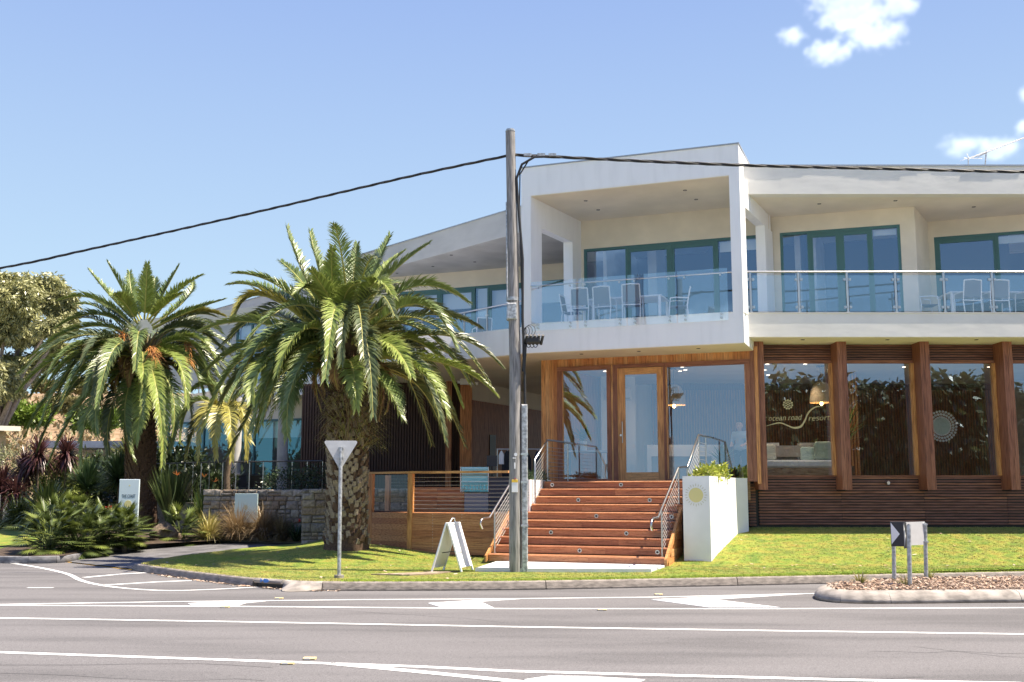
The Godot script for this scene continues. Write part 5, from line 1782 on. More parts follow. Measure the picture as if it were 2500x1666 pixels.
	crown_core(p, Vector3(-3.85, 5.2, -25.0), 0.5, Color(0.20, 0.19, 0.06))
	# left palm
	var B := Vector3(-12.2, 0.6, -35.5)
	p = thing("palm_tree", "date palm with orange fruit stalks on the left, behind the coast sign", "palm tree", B, 0, "date palms beside the driveway")
	trunk(p, B, Vector3(-12.45, 5.9, -35.5), 0.52, 0.50, 6.0, "boot_dark", 26)
	list = [
		[Vector3(-12.647, 7.331, -35.500), Vector3(-13.708, 8.299, -35.800), Vector3(-14.582, 9.268, -36.000), 0],
		[Vector3(-12.581, 7.401, -35.500), Vector3(-13.114, 8.417, -35.300), Vector3(-13.690, 9.389, -35.300), 0],
		[Vector3(-12.515, 7.471, -35.500), Vector3(-13.093, 8.426, -36.100), Vector3(-13.364, 9.300, -36.500), 0],
		[Vector3(-12.418, 7.471, -35.500), Vector3(-12.236, 8.360, -35.000), Vector3(-12.098, 9.168, -34.600), 1],
		[Vector3(-12.335, 7.471, -35.500), Vector3(-12.285, 8.370, -35.800), Vector3(-12.328, 8.972, -36.100), 0],
		[Vector3(-12.277, 7.401, -35.500), Vector3(-11.929, 8.460, -35.900), Vector3(-11.529, 9.433, -36.100), 0],
		[Vector3(-12.218, 7.331, -35.500), Vector3(-11.382, 8.277, -35.300), Vector3(-10.455, 8.917, -35.200), 1],
		[Vector3(-12.160, 7.261, -35.500), Vector3(-11.372, 8.265, -36.400), Vector3(-11.328, 9.054, -37.100), 0],
		[Vector3(-12.129, 7.191, -35.500), Vector3(-10.837, 7.735, -35.400), Vector3(-9.706, 8.109, -35.300), 0],
		[Vector3(-12.125, 7.121, -35.500), Vector3(-10.917, 7.749, -35.900), Vector3(-9.904, 7.682, -36.100), 3],
		[Vector3(-12.778, 7.191, -35.500), Vector3(-13.954, 8.091, -35.200), Vector3(-15.106, 8.059, -35.100), 0],
		[Vector3(-12.709, 7.191, -35.500), Vector3(-13.909, 7.942, -36.200), Vector3(-14.933, 8.566, -36.700), 0],
		[Vector3(-12.771, 7.052, -35.500), Vector3(-14.046, 7.639, -35.500), Vector3(-15.361, 7.191, -35.500), 0],
		[Vector3(-12.833, 6.912, -35.500), Vector3(-14.382, 7.145, -35.200), Vector3(-16.005, 6.071, -35.000), 0],
		[Vector3(-12.798, 6.773, -35.500), Vector3(-14.844, 6.871, -35.700), Vector3(-16.597, 5.658, -35.700), 0],
		[Vector3(-12.819, 6.634, -35.500), Vector3(-14.835, 6.235, -35.100), Vector3(-16.213, 4.974, -34.900), 0],
		[Vector3(-12.812, 6.494, -35.500), Vector3(-15.105, 6.152, -36.100), Vector3(-16.492, 4.944, -36.400), 2],
		[Vector3(-12.778, 6.356, -35.500), Vector3(-14.657, 5.315, -34.800), Vector3(-15.746, 3.449, -34.500), 0],
		[Vector3(-12.733, 6.286, -35.500), Vector3(-14.579, 5.093, -35.300), Vector3(-15.607, 3.055, -35.200), 2],
		[Vector3(-12.661, 6.217, -35.500), Vector3(-13.874, 4.758, -34.600), Vector3(-14.773, 2.626, -34.200), 0],
		[Vector3(-12.592, 6.217, -35.500), Vector3(-13.496, 4.864, -34.300), Vector3(-13.563, 2.551, -33.800), 0],
		[Vector3(-12.547, 6.147, -35.500), Vector3(-13.116, 4.837, -34.000), Vector3(-13.006, 3.471, -33.400), 0],
		[Vector3(-12.516, 6.078, -35.500), Vector3(-13.034, 4.566, -34.700), Vector3(-13.004, 2.897, -34.500), 2],
		[Vector3(-12.447, 6.078, -35.500), Vector3(-12.448, 4.459, -34.200), Vector3(-11.886, 2.712, -33.600), 0],
		[Vector3(-12.375, 6.009, -35.500), Vector3(-11.788, 4.557, -33.800), Vector3(-11.707, 3.232, -33.200), 1],
		[Vector3(-12.351, 6.078, -35.500), Vector3(-11.307, 4.714, -34.100), Vector3(-10.932, 2.506, -33.500), 1],
		[Vector3(-12.296, 6.078, -35.500), Vector3(-11.111, 4.901, -34.700), Vector3(-11.036, 2.998, -34.400), 0],
		[Vector3(-12.358, 6.217, -35.500), Vector3(-11.366, 5.321, -33.600), Vector3(-10.767, 3.445, -32.900), 1],
		[Vector3(-12.248, 6.217, -35.500), Vector3(-10.897, 5.931, -34.300), Vector3(-10.287, 4.385, -33.600), 1],
		[Vector3(-12.454, 6.217, -35.500), Vector3(-11.736, 5.714, -33.600), Vector3(-11.512, 5.165, -33.100), 1],
		[Vector3(-12.186, 6.356, -35.500), Vector3(-10.885, 6.166, -35.100), Vector3(-10.055, 4.574, -34.800), 0],
		[Vector3(-12.151, 6.494, -35.500), Vector3(-10.889, 6.634, -35.500), Vector3(-9.712, 5.377, -35.400), 0],
		[Vector3(-12.136, 6.773, -35.500), Vector3(-11.097, 7.284, -36.100), Vector3(-9.981, 6.486, -36.500), 2],
		[Vector3(-12.530, 6.356, -35.500), Vector3(-13.087, 6.039, -34.100), Vector3(-13.386, 4.773, -33.300), 0],
		[Vector3(-12.674, 6.494, -35.500), Vector3(-13.696, 6.373, -34.600), Vector3(-14.404, 5.253, -34.200), 2],
		[Vector3(-12.138, 6.217, -35.500), Vector3(-11.273, 5.579, -36.000), Vector3(-10.864, 3.651, -36.300), 2],
		[Vector3(-12.280, 7.471, -35.500), Vector3(-11.445, 7.926, -34.900), Vector3(-10.826, 8.178, -34.400), 1],
		[Vector3(-12.647, 7.331, -35.500), Vector3(-12.836, 7.941, -34.600), Vector3(-12.918, 8.017, -33.900), 1]]
	put_fronds(p, list, 0.52, 125, 0.042)
	random_fronds(p, Vector3(-12.5, 6.2, -35.6), 34, 3.4, 0.5)
	front_fronds(p, Vector3(-12.45, 6.1, -35.4), 16, 3.2, 0.5)
	dead_fronds(p, Vector3(-12.45, 6.0, -35.5), 0.5, 22, 1.6)
	b = MB.new()
	for o in [Vector3(-12.770, 6.645, -34.600), Vector3(-11.605, 6.160, -34.000), Vector3(-12.771, 6.199, -34.300), Vector3(-13.966, 6.509, -35.100), Vector3(-10.814, 5.936, -34.900), Vector3(-12.188, 6.573, -34.100), Vector3(-10.860, 6.454, -35.200)]:
		var lean: Vector3 = ((o as Vector3) - Vector3(-12.5, 6.3, -35.5)).normalized()
		for k in 90:
			var d := (lean + Vector3(rf(-0.7, 0.7), rf(-1.5, 0.2), rf(-0.6, 0.7))).normalized()
			blade(b, (o as Vector3) + Vector3(rf(-0.1, 0.1), rf(0, 0.2), 0), d, rf(0.3, 0.75), 0.018, Color(0.55, 0.23, 0.05).lerp(Color(0.36, 0.17, 0.07), rng.randf()), 0.5)
	put_w(p, "fruit_stalks", b, M.dead_leaf)
	b = MB.new()
	for k in 380:
		var a := rf(0, TAU)
		var o := Vector3(-12.45 + cos(a) * 0.45, rf(4.6, 6.5), -35.5 + sin(a) * 0.45)
		blade(b, o, Vector3(cos(a), rf(-1.4, 0.3), sin(a)).normalized(), rf(0.4, 0.9), rf(0.02, 0.06), Color(0.26, 0.17, 0.11).lerp(Color(0.10, 0.06, 0.04), rng.randf()), 0.4)
	put_w(p, "dead_skirt", b, M.dead_leaf)
	crown_core(p, Vector3(-12.45, 5.9, -35.5), 0.5, Color(0.22, 0.16, 0.07))
	# slender palm between the two
	var C := Vector3(-9.1, 1.0, -34.6)
	p = thing("palm_tree", "slender smaller palm with yellowing drooping fronds between the two large palms", "palm tree", C, 0)
	b = MB.new()
	b.tube([C, C + Vector3(-0.1, 1.2, 0), C + Vector3(0.05, 2.6, 0)], [0.13, 0.1, 0.09], 9)
	put_w(p, "trunk", b, M.bark)
	list = [
		[Vector3(-9.345, 4.224, -34.600), Vector3(-9.750, 4.312, -34.000), Vector3(-9.857, 2.664, -33.700), 3],
		[Vector3(-9.321, 4.291, -34.600), Vector3(-9.307, 4.152, -33.600), Vector3(-9.168, 2.726, -33.200), 3],
		[Vector3(-9.294, 4.291, -34.600), Vector3(-8.926, 4.320, -34.100), Vector3(-8.265, 3.259, -33.800), 3],
		[Vector3(-9.297, 4.358, -34.600), Vector3(-8.562, 4.289, -33.700), Vector3(-8.303, 2.732, -33.400), 3],
		[Vector3(-9.323, 4.358, -34.600), Vector3(-8.867, 4.138, -33.400), Vector3(-8.617, 2.654, -32.900), 3],
		[Vector3(-9.390, 4.358, -34.600), Vector3(-10.337, 4.541, -34.400), Vector3(-10.646, 3.217, -34.300), 0],
		[Vector3(-9.257, 4.358, -34.600), Vector3(-8.617, 4.919, -34.900), Vector3(-8.224, 3.856, -35.100), 0],
		[Vector3(-9.350, 4.358, -34.600), Vector3(-9.839, 5.190, -34.900), Vector3(-10.697, 4.938, -35.100), 0],
		[Vector3(-9.297, 4.358, -34.600), Vector3(-9.082, 5.210, -35.100), Vector3(-8.779, 5.387, -35.500), 0],
		[Vector3(-9.347, 4.291, -34.600), Vector3(-10.258, 4.126, -35.100), Vector3(-10.764, 2.793, -35.400), 2]]
	put_fronds(p, list, 0.5, 84, 0.042)

func dead_fronds(p: Node3D, c: Vector3, r: float, n: int, l: float) -> void:
	for k in n:
		var a := k * 2.39996
		var d := Vector3(cos(a), 0, sin(a))
		var o := c + d * r * 0.7 + Vector3.UP * rf(-0.3, 0.3)
		var tip := o + d * rf(0.15, 0.6) + Vector3.DOWN * l * rf(0.6, 1.1)
		var mid := o + d * rf(0.35, 0.6) + Vector3.DOWN * l * rf(0.15, 0.3)
		put_w(p, "dead_frond", frond(o, mid, tip, 0.26, 34, Color(0.26, 0.16, 0.08) * rf(0.7, 1.4), 0.04, rf(-0.6, 0.6)), M.dead_leaf)

func crown_core(p: Node3D, c: Vector3, r: float, col: Color) -> void:
	# the crowded leaf stalks at the heart of the crown
	var b := MB.new()
	for k in 150:
		var a := k * 2.39996
		var e := lerpf(-0.5, 1.5, float(k) / 150)
		var d := Vector3(cos(a) * cos(e), sin(e), sin(a) * cos(e))
		var o := c + Vector3(cos(a), 0, sin(a)) * r * 0.4 + Vector3.UP * rf(0, 0.35)
		b.tube([o, o + d * rf(0.4, 0.7), o + d * rf(0.8, 1.1) + Vector3.DOWN * 0.05], [0.06, 0.04, 0.015], 5, col * rf(0.6, 1.4), false)
	b.lathe(c + Vector3(0, -0.2, 0), [Vector2(0.02, -0.3), Vector2(r * 0.9, 0.0), Vector2(r, 0.3), Vector2(r * 0.6, 0.8), Vector2(0.05, 1.1)], 12, Color(0.10, 0.07, 0.04))
	put_w(p, "crown_core", b, M.dead_leaf)

func put_fronds(p: Node3D, list: Array, leaf: float, pairs: int, wide: float) -> void:
	for q in list:
		put_w(p, "frond", frond(q[0], q[1], q[2], leaf, pairs, tone_of(q[3]), wide, rf(-0.25, 0.25)), M.leaf)

func random_fronds(p: Node3D, c: Vector3, n: int, l: float, leaf: float) -> void:
	for k in n:
		var a := rf(PI, TAU) if k % 4 else rf(0, TAU)   # most stand behind the ones in view
		var e := rf(-0.35, 0.85)
		var d := Vector3(cos(a) * cos(e), sin(e), sin(a) * cos(e))
		var o := c + d * 0.25 + Vector3.UP * 0.15
		var len := l * rf(0.8, 1.05)
		var tip := o + d * len + Vector3.DOWN * len * lerpf(0.75, 0.2, clampf(e, 0, 1)) * 0.6
		var mid := o + d * len * 0.52 + Vector3.UP * len * 0.05
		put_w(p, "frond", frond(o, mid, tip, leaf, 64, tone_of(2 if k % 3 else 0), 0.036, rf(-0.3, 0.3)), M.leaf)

func front_fronds(p: Node3D, c: Vector3, n: int, l: float, leaf: float) -> void:
	for k in n:
		var a := rf(-0.25, PI + 0.25)
		var e := rf(-0.35, 0.35)
		var d := Vector3(cos(a) * cos(e), sin(e), sin(a) * cos(e))
		var o := c + d * 0.25
		var len := l * rf(0.8, 1.05)
		var tip := o + d * len * 0.85 + Vector3.DOWN * len * rf(0.3, 0.6)
		var mid := o + d * len * 0.52 + Vector3.UP * len * 0.06
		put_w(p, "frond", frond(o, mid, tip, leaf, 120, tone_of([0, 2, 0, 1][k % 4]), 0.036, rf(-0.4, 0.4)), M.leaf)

func trunk(p: Node3D, a: Vector3, top: Vector3, r0: float, r1: float, h: float, bark: String, per: int) -> void:
	var b := MB.new()
	b.tube([a + Vector3(0, -0.3, 0), a + Vector3(0, 0.3, 0), a.lerp(top, 0.5), top], [r0 * 1.12, r0 * 0.96, r0 * 0.9, r1 * 0.8], 20)
	put_w(p, "trunk_core", b, M.boot_dark)
	# the cut leaf bases, in a spiral
	var boots := []
	for k in 3:
		b = MB.new()
		var w := rf(0.10, 0.125)
		var hh := rf(0.085, 0.11)
		var lift := rf(0.045, 0.075)
		# a wedge that leans outwards: narrow root, blunt cut end
		b.hexa([Vector3(-w * 0.75, -hh, 0.0), Vector3(w * 0.75, -hh, 0.0), Vector3(w * 0.7, -hh, -0.2), Vector3(-w * 0.7, -hh, -0.2),
			Vector3(-w * 0.55, hh * 0.75, lift), Vector3(w * 0.5, hh * 0.8, lift * 0.9), Vector3(w * 0.9, hh * 0.95, -0.15), Vector3(-w * 0.9, hh * 0.95, -0.15)])
		boots.append(b.mesh())
	# only those that can be seen are pieces of their own
	var made := 0
	var total := 760
	for k in total:
		var t := float(k) / total
		var ang := k * 2.39996 + rf(-0.06, 0.06)
		if sin(ang) < -0.05 or made >= 295 or t > 0.86:
			continue
		made += 1
		var c := a.lerp(top, t)
		var r := lerpf(r0, r1, t) * (1.06 if t < 0.05 else 0.95) + rf(-0.015, 0.015)
		var o := c + Vector3(cos(ang), 0, sin(ang)) * r
		var bs := Basis(Vector3.UP, PI / 2 - ang) * Basis(Vector3.RIGHT, rf(-0.15, 0.15)) * Basis(Vector3.BACK, rf(-0.3, 0.3))
		put(p, "leaf_base", boots[k % 3], M[bark] if rng.randf() < 0.7 else M.boot_dark, Transform3D(bs.scaled(Vector3(0.72, 0.82, 0.9) * rf(0.85, 1.2)), o))

# one narrow leaf that bends under its weight
func blade(b: MB, o: Vector3, dir: Vector3, l: float, w: float, c: Color, droop := 0.5, segs := 3) -> void:
	var s := dir.cross(Vector3.UP)
	if s.length() < 0.05:
		s = Vector3.RIGHT.rotated(Vector3.UP, o.x * 13.0 + o.z * 7.0)
	s = s.normalized() * w * 0.5
	var prev := o
	var d := dir
	var k0 := b.v.size()
	var n0 := s.cross(dir).normalized()
	if n0.y < 0:
		n0 = -n0
	var cc := c
	for k in segs:
		var t := float(k) / segs
		var wk := 0.6 + 0.4 * sin(PI * minf(t * 1.3 + 0.2, 1.0))
		b.v.append(prev - s * wk)
		b.v.append(prev + s * wk)
		b.n.append(n0); b.n.append(n0)
		b.c.append(cc); b.c.append(cc)
		prev = prev + d * (l / segs)
		d = (d + Vector3.DOWN * droop / segs).normalized()
		n0 = s.cross(d).normalized()
		if n0.y < 0:
			n0 = -n0
	b.v.append(prev)
	b.n.append(n0)
	b.c.append(cc)
	var flip: bool = (s * 2.0).cross(dir).dot(b.n[k0]) > 0
	for k in segs:
		var a := k0 + k * 2
		var tri: Array
		if k == segs - 1:
			tri = [a, a + 1, a + 2]
		else:
			tri = [a, a + 1, a + 3, a, a + 3, a + 2]
		for q in range(0, tri.size(), 3):
			if flip:
				b.i.append_array([tri[q], tri[q + 2], tri[q + 1]])
			else:
				b.i.append_array([tri[q], tri[q + 1], tri[q + 2]])

# ------------------------------------------------------------------ planting
func strap_plant(called: String, label: String, cat: String, o: Vector3, n: int, l0: float, l1: float, w: float, e0: float, e1: float, droop: float, c0: Color, c1: Color, group := "", stem := 0.0) -> Node3D:
	var p := thing(called, label, cat, o, 0, group)
	var b := MB.new()
	var top := o + Vector3(0, stem, 0)
	for k in n:
		var a := rf(0, TAU)
		var e := rf(e0, e1)
		var d := Vector3(cos(a) * cos(e), sin(e), sin(a) * cos(e))
		var c := c0.lerp(c1, rng.randf()) * rf(0.75, 1.2)
		blade(b, top + Vector3(cos(a), 0, sin(a)) * rf(0, 0.08) + Vector3(0, rf(-0.25, 0.05) * minf(stem, 1.0), 0), d, rf(l0, l1), w * rf(0.8, 1.2), c, droop * rf(0.6, 1.4), 4)
	put_w(p, "leaves", b, M.leaf)
	if stem > 0.05:
		b = MB.new()
		b.tube([o + Vector3(0, -0.1, 0), o + Vector3(0.02, stem * 0.6, 0), top], [0.06, 0.05, 0.045], 7)
		put_w(p, "stem", b, M.bark)
	return p

func fan_leaf(b: MB, o: Vector3, d: Vector3, r: float, n: int, c: Color) -> void:
	var up := Vector3.UP if absf(d.y) < 0.9 else Vector3.RIGHT
	var s := d.cross(up).normalized()
	for k in n:
		var a := lerpf(-1.9, 1.9, (k + 0.5) / n)
		var q := (d * cos(a) + s * sin(a)).normalized()
		blade(b, o, q, r * (0.7 + 0.3 * cos(a * 0.6)) * rf(0.9, 1.1), 0.05, c * rf(0.8, 1.2), 0.35, 2)

func fan_palm(label: String, o: Vector3, h: float, n: int, stem := 0.0) -> void:
	var p := thing("fan_palm", label, "fan palm", o, 0, "low fan palms in the garden bed")
	var b := MB.new()
	var st := MB.new()
	for k in n:
		var a := rf(0, TAU)
		var e := rf(-0.05, 1.4)
		var l := h * rf(0.55, 1.0) * (0.6 + 0.4 * sin(e))
		var d := Vector3(cos(a) * cos(e), sin(e), sin(a) * cos(e))
		var root := o + Vector3(0, stem, 0)
		var top := root + d * l + Vector3.DOWN * 0.08
		st.tube([root, root + d * l * 0.5 + Vector3.UP * 0.05, top], [0.014, 0.01, 0.008], 4, Color(0.10, 0.13, 0.035), false)
		var out := (d + Vector3(0, -0.55, 0)).normalized()
		var c := Color(0.075, 0.105, 0.032).lerp(Color(0.20, 0.24, 0.05), pow(rng.randf(), 2.0))
		fan_leaf(b, top, out, rf(0.28, 0.44), 19, c)
	put_w(p, "leaves", b, M.leaf)
	put_w(p, "stalks", st, M.leaf_dull)
	if stem > 0.0:
		st = MB.new()
		st.tube([o + Vector3(0, -0.1, 0), o + Vector3(0, stem + 0.05, 0)], [0.075, 0.06], 8)
		put_w(p, "stem", st, M.boot_bark)

func leaf_mesh(l: float, w: float) -> ArrayMesh:
	var b := MB.new()
	b.quad(Vector3(-w / 2, l * 0.45, 0), Vector3(0, 0, 0), Vector3(w / 2, l * 0.45, 0), Vector3(0, l, 0.0))
	return b.mesh()

func leaf_cloud(called: String, parent: Node3D, lumps: Array, n: int, l: float, w: float, c0: Color, c1: Color, hang := 0.0) -> void:
	# leaves on the skin and inside of uneven lumps
	var xf: Array[Transform3D] = []
	var cols := PackedColorArray()
	var total := 0.0
	for q in lumps:
		total += q[1].x * q[1].y + q[1].y * q[1].z
	for q in lumps:
		var cnt := int(n * (q[1].x * q[1].y + q[1].y * q[1].z) / total)
		var tint := rf(0.8, 1.2)
		for k in cnt:
			var d := Vector3(rf(-1, 1), rf(-1, 1), rf(-1, 1))
			if d.length() < 0.02:
				continue
			d = d.normalized()
			var lump := 1.0 + 0.22 * sin(d.x * 7.0 + q[0].x) * sin(d.y * 6.0 + q[0].y) + 0.18 * sin(d.z * 9.0 + q[0].x * 3.0)
			var r := pow(rng.randf(), 0.28) * lump
			var o: Vector3 = q[0] + d * q[1] * r
			var up := (d * rf(0.2, 1.0) + Vector3(rf(-1, 1), rf(-0.6, 1) - hang * 2.2, rf(-1, 1))).normalized()
			var s := up.cross(Vector3(rf(-1, 1), rf(-1, 1), rf(-1, 1))).normalized()
			xf.append(Transform3D(Basis(s, up, s.cross(up)).scaled(Vector3.ONE * rf(0.7, 1.35)), o))
			var c := c0.lerp(c1, rng.randf()) * tint
			c.a = 1.0
			cols.append(c)
	scatter(called, leaf_mesh(l, w), M.leaf, xf, cols, parent)

func bush(called: String, label: String, cat: String, lumps: Array, n: int, l: float, w: float, c0: Color, c1: Color, group := "") -> Node3D:
	var o: Vector3 = lumps[0][0] - Vector3(0, lumps[0][1].y, 0)
	var p := thing(called, label, cat, o, 0, group)
	leaf_cloud("leaves", p, lumps_local(lumps, o), n, l, w, c0, c1)
	var b := MB.new()
	for q in lumps:
		b.tube([o + Vector3(rf(-0.05, 0.05), -0.1, 0), (o + q[0]) / 2 + Vector3(rf(-0.1, 0.1), -q[1].y * 0.2, rf(-0.1, 0.1)), q[0] + Vector3(0, q[1].y * 0.3, 0)], [0.03, 0.02, 0.008], 5)
	put_w(p, "stem", b, M.bark)
	return p

func lumps_local(lumps: Array, o: Vector3) -> Array:
	var out := []
	for q in lumps:
		out.append([q[0] - o, q[1]])
	return out

func garden() -> void:
	# stone wall: every stone a piece
	var sw := thing("stone_wall", "rough stone retaining wall with a projecting pier beside the driveway", "stone wall", Vector3(-7.5, 0.3, -31.9))
	var stones := []
	for k in 6:
		var b := MB.new()
		var p := []
		for y in [-0.5, 0.5]:
			for q in [[-0.5, 0.5], [0.5, 0.5], [0.5, -0.5], [-0.5, -0.5]]:
				p.append(Vector3(q[0] + rf(-0.07, 0.07), y + rf(-0.08, 0.08), q[1] * 1.0))
		var fr := [p[0], p[1], p[5], p[4]]
		var bk := [p[3], p[2], p[6], p[7]]
		var fc := []
		var m := Vector3.ZERO
		for q in fr:
			m += q / 4.0
		for q in fr:
			fc.append(m + (q - m) * rf(0.72, 0.86) + Vector3(0, 0, rf(0.05, 0.35)))
		var mid := m + Vector3(rf(-0.1, 0.1), rf(-0.1, 0.1), 0.4)
		for j in 4:
			var j2 := (j + 1) % 4
			b.quad(bk[j], bk[j2], fr[j2], fr[j])
			b.quad(fr[j], fr[j2], fc[j2], fc[j])
			b.tri(fc[j], fc[j2], mid)
		stones.append(b.mesh())
	var fw := frame(-9.35, -32.7, 21.0)
	lay_stones(sw, stones, fw, 0.0, 3.55, 0.0, 0.25, 1.77, 0.20)
	hexa_uv(sw, "mortar", M.mortar, fw, [[0, -0.02], [3.6, -0.02], [3.6, -0.4], [0, -0.4]], 0.1, 1.76)
	var fp := frame(-5.78, -29.75, 10.0)
	lay_stones(sw, stones, fp, 0.0, 1.15, 0.0, 0.15, 1.79, 0.20)
	hexa_uv(sw, "mortar", M.mortar, fp, [[0.0, -0.02], [1.2, -0.02], [1.2, -2.2], [0.0, -2.2]], 0.1, 1.78)
	var fs := Transform3D(Basis(fp.basis.z, Vector3.UP, -fp.basis.x), fp * Vector3(0, 0, -2.0))
	lay_stones(sw, stones, fs, 0.0, 1.95, 0.0, 0.15, 1.79, 0.20)
	var sd := thing("low_stone_wall", "low stone wall seen through the glass panel at the left end of the deck", "stone wall", Vector3(-3.0, 1.2, -29.6))
	var fd := frame(-4.3, -29.9, 6.0)
	lay_stones(sd, stones, fd, 0.0, 2.3, 0.0, 1.2, 1.80, 0.2)
	hexa_uv(sd, "mortar", M.mortar, fd, [[0, -0.02], [2.3, -0.02], [2.3, -0.3], [0, -0.3]], 1.2, 1.79)
	# teal name plate on the wall
	var pl := thing("wall_plaque", "pale teal name plaque with a small gold flower fixed to the stone wall", "sign", Vector3(-7.853, 0.823, -31.850))
	var b := MB.new()
	var pc := Vector3(-7.829, 1.231, -31.720)
	b.bevel(pc, Vector3(0.80, 0.84, 0.03), 0.006, Color.WHITE, fw.basis)
	put_w(pl, "plate", b, M.pale_teal)
	b = MB.new()
	for ring in [[1, 0.0, 0.012], [6, 0.03, 0.012], [10, 0.058, 0.013]]:
		for q in ring[0]:
			var a: float = TAU * q / ring[0]
			var o: Vector3 = pc + fw.basis * Vector3(cos(a) * ring[1], sin(a) * ring[1] + 0.02, 0.016)
			b.tube([o, o + fw.basis.z * 0.003], ring[2], 8)
	put_w(pl, "flower_emblem", b, M.gold)
	text(pl, "great ocean road resort", M.sun_ray, Transform3D(fw.basis, pc + fw.basis * Vector3(-0.33, -0.13, 0.016)), 0.06, 0.62)
	b = MB.new()
	var pts := []
	for k in 17:
		var x := -0.33 + 0.04 * k
		pts.append(pc + fw.basis * Vector3(x, -0.22 + 0.03 * sin(x * 12.0), 0.017))
	b.tube(pts, 0.006, 4)
	put_w(pl, "swoosh", b, M.sun_ray)
	# upright sign
	var cs := thing("coast_sign", "tall pale sign reading THE COAST with yellow sun, before the left palm", "sign", Vector3(-10.998, 0.673, -31.000))
	var sc := Vector3(-11.033, 1.382, -31.000)
	var sb := Basis(Vector3.UP, 0.06)
	b = MB.new()
	b.bevel(sc, Vector3(0.56, 1.36, 0.09), 0.008, Color.WHITE, sb)
	put_w(cs, "panel", b, M.sign_sky)
	for x in [-0.2, 0.2]:
		q_tube(cs, "post", M.galvanised, [sc + sb * Vector3(x, -0.6, -0.06), sc + sb * Vector3(x, -1.1, -0.06)], 0.025)
	text(cs, "THE COAST", M.ink, Transform3D(sb, sc + sb * Vector3(-0.19, 0.20, 0.047)), 0.13, 0.38)
	b = MB.new()
	b.tube([sc + sb * Vector3(-0.01, -0.02, 0.045), sc + sb * Vector3(-0.01, -0.02, 0.049)], 0.10, 24)
	b.tube([sc + sb * Vector3(0.01, 0.5, 0.045), sc + sb * Vector3(0.01, 0.5, 0.048)], 0.02, 12)
	put_w(cs, "sun_disc", b, M.yellow_tag if false else M.sun_yellow)
	text(cs, "JUMP", M.ink, Transform3D(Basis(sb.x, sb.y + sb.x * 0.2, sb.z), sc + sb * Vector3(-0.17, -0.47, 0.047)), 0.10, 0.3)
	b = MB.new()
	b.plate(PackedVector2Array([Vector2(-0.02, -0.05), Vector2(0.02, -0.01), Vector2(0.03, 0.05), Vector2(-0.005, 0.03), Vector2(-0.03, -0.01)]), Transform3D(sb, sc + sb * Vector3(0.0, -0.28, 0.045)), 0.003)
	put_w(cs, "emblem", b, M.ink)
	# fan palms in the foreground bed
	fan_palm("bushy low fan palm at the left front corner of the garden bed", Vector3(-11.65, 0.18, -27.3), 1.3, 62)
	fan_palm("low fan palm with pale dry leaves low down, second from the left in the bed", Vector3(-11.05, 0.18, -27.7), 1.15, 60)
	fan_palm("low fan palm in the middle of the front bed, below the small blooms", Vector3(-10.75, 0.2, -28.5), 1.2, 58)
	fan_palm("tallest of the low fan palms, left of the coast sign base", Vector3(-11.85, 0.22, -29.3), 1.55, 62)
	fan_palm("small bright fan palm on a short pale stem in front of the coast sign", Vector3(-10.35, 0.12, -28.9), 0.85, 40, 0.34)
	fan_palm("low fan palm at the foot of the left palm trunk, before the boulder", Vector3(-10.75, 0.3, -30.2), 0.95, 44)
	fan_palm("low fan palm behind the corner one, under the strappy yellow clump", Vector3(-12.55, 0.25, -29.4), 1.4, 56)
	fan_palm("low fan palm just left of the coast sign panel, behind the front row", Vector3(-11.5, 0.25, -30.3), 1.2, 50)
	fan_palm("feathery green fan palm between the boulder and the stone wall", Vector3(-9.6, 0.3, -31.35), 1.05, 34)
	# tussocks
	var tus := "grass tussocks along the stone wall"
	strap_plant("grass_tussock", "yellow green tussock of fine grass, nearest the left end of the stone wall", "tussock", Vector3(-8.95, 0.25, -31.9), 620, 0.6, 1.1, 0.014, 0.5, 1.5, 1.5, Color(0.42, 0.40, 0.08), Color(0.52, 0.42, 0.19), tus)
	strap_plant("grass_tussock", "brown tussock of fine grass directly below the teal plaque", "tussock", Vector3(-8.05, 0.3, -31.75), 800, 0.8, 1.3, 0.014, 0.6, 1.5, 1.4, Color(0.42, 0.30, 0.16), Color(0.26, 0.18, 0.09), tus)
	strap_plant("grass_tussock", "brown tussock of fine grass right of the plaque, mid wall", "tussock", Vector3(-7.25, 0.3, -31.5), 800, 0.8, 1.3, 0.014, 0.6, 1.5, 1.4, Color(0.40, 0.29, 0.16), Color(0.22, 0.16, 0.09), tus)
	strap_plant("grass_tussock", "smaller brown tussock close to the stone pier", "tussock", Vector3(-6.65, 0.3, -31.2), 520, 0.6, 1.0, 0.014, 0.6, 1.5, 1.4, Color(0.26, 0.20, 0.10), Color(0.15, 0.12, 0.06), tus)
	var lily := strap_plant("red_lily", "dark green plant with a red bloom beside the stone pier", "flower", Vector3(-6.2, 0.3, -31.1), 70, 0.4, 0.7, 0.05, 0.5, 1.4, 0.8, Color(0.035, 0.07, 0.03), Color(0.05, 0.09, 0.03))
	b = MB.new()
	for k in 16:
		blade(b, Vector3(-6.08, 0.86, -30.95), Vector3(rf(-1, 1), rf(-0.3, 1), rf(-0.2, 1)).normalized(), 0.1, 0.04, Color(0.7, 0.05, 0.02), 0.5, 2)
	put_w(lily, "bloom", b, M.leaf_dull)
	# boulder
	var bo := thing("boulder", "brown boulder at the foot of the left palm", "rock", Vector3(-10.0, 0.3, -31.2))
	b = MB.new()
	var rings := []
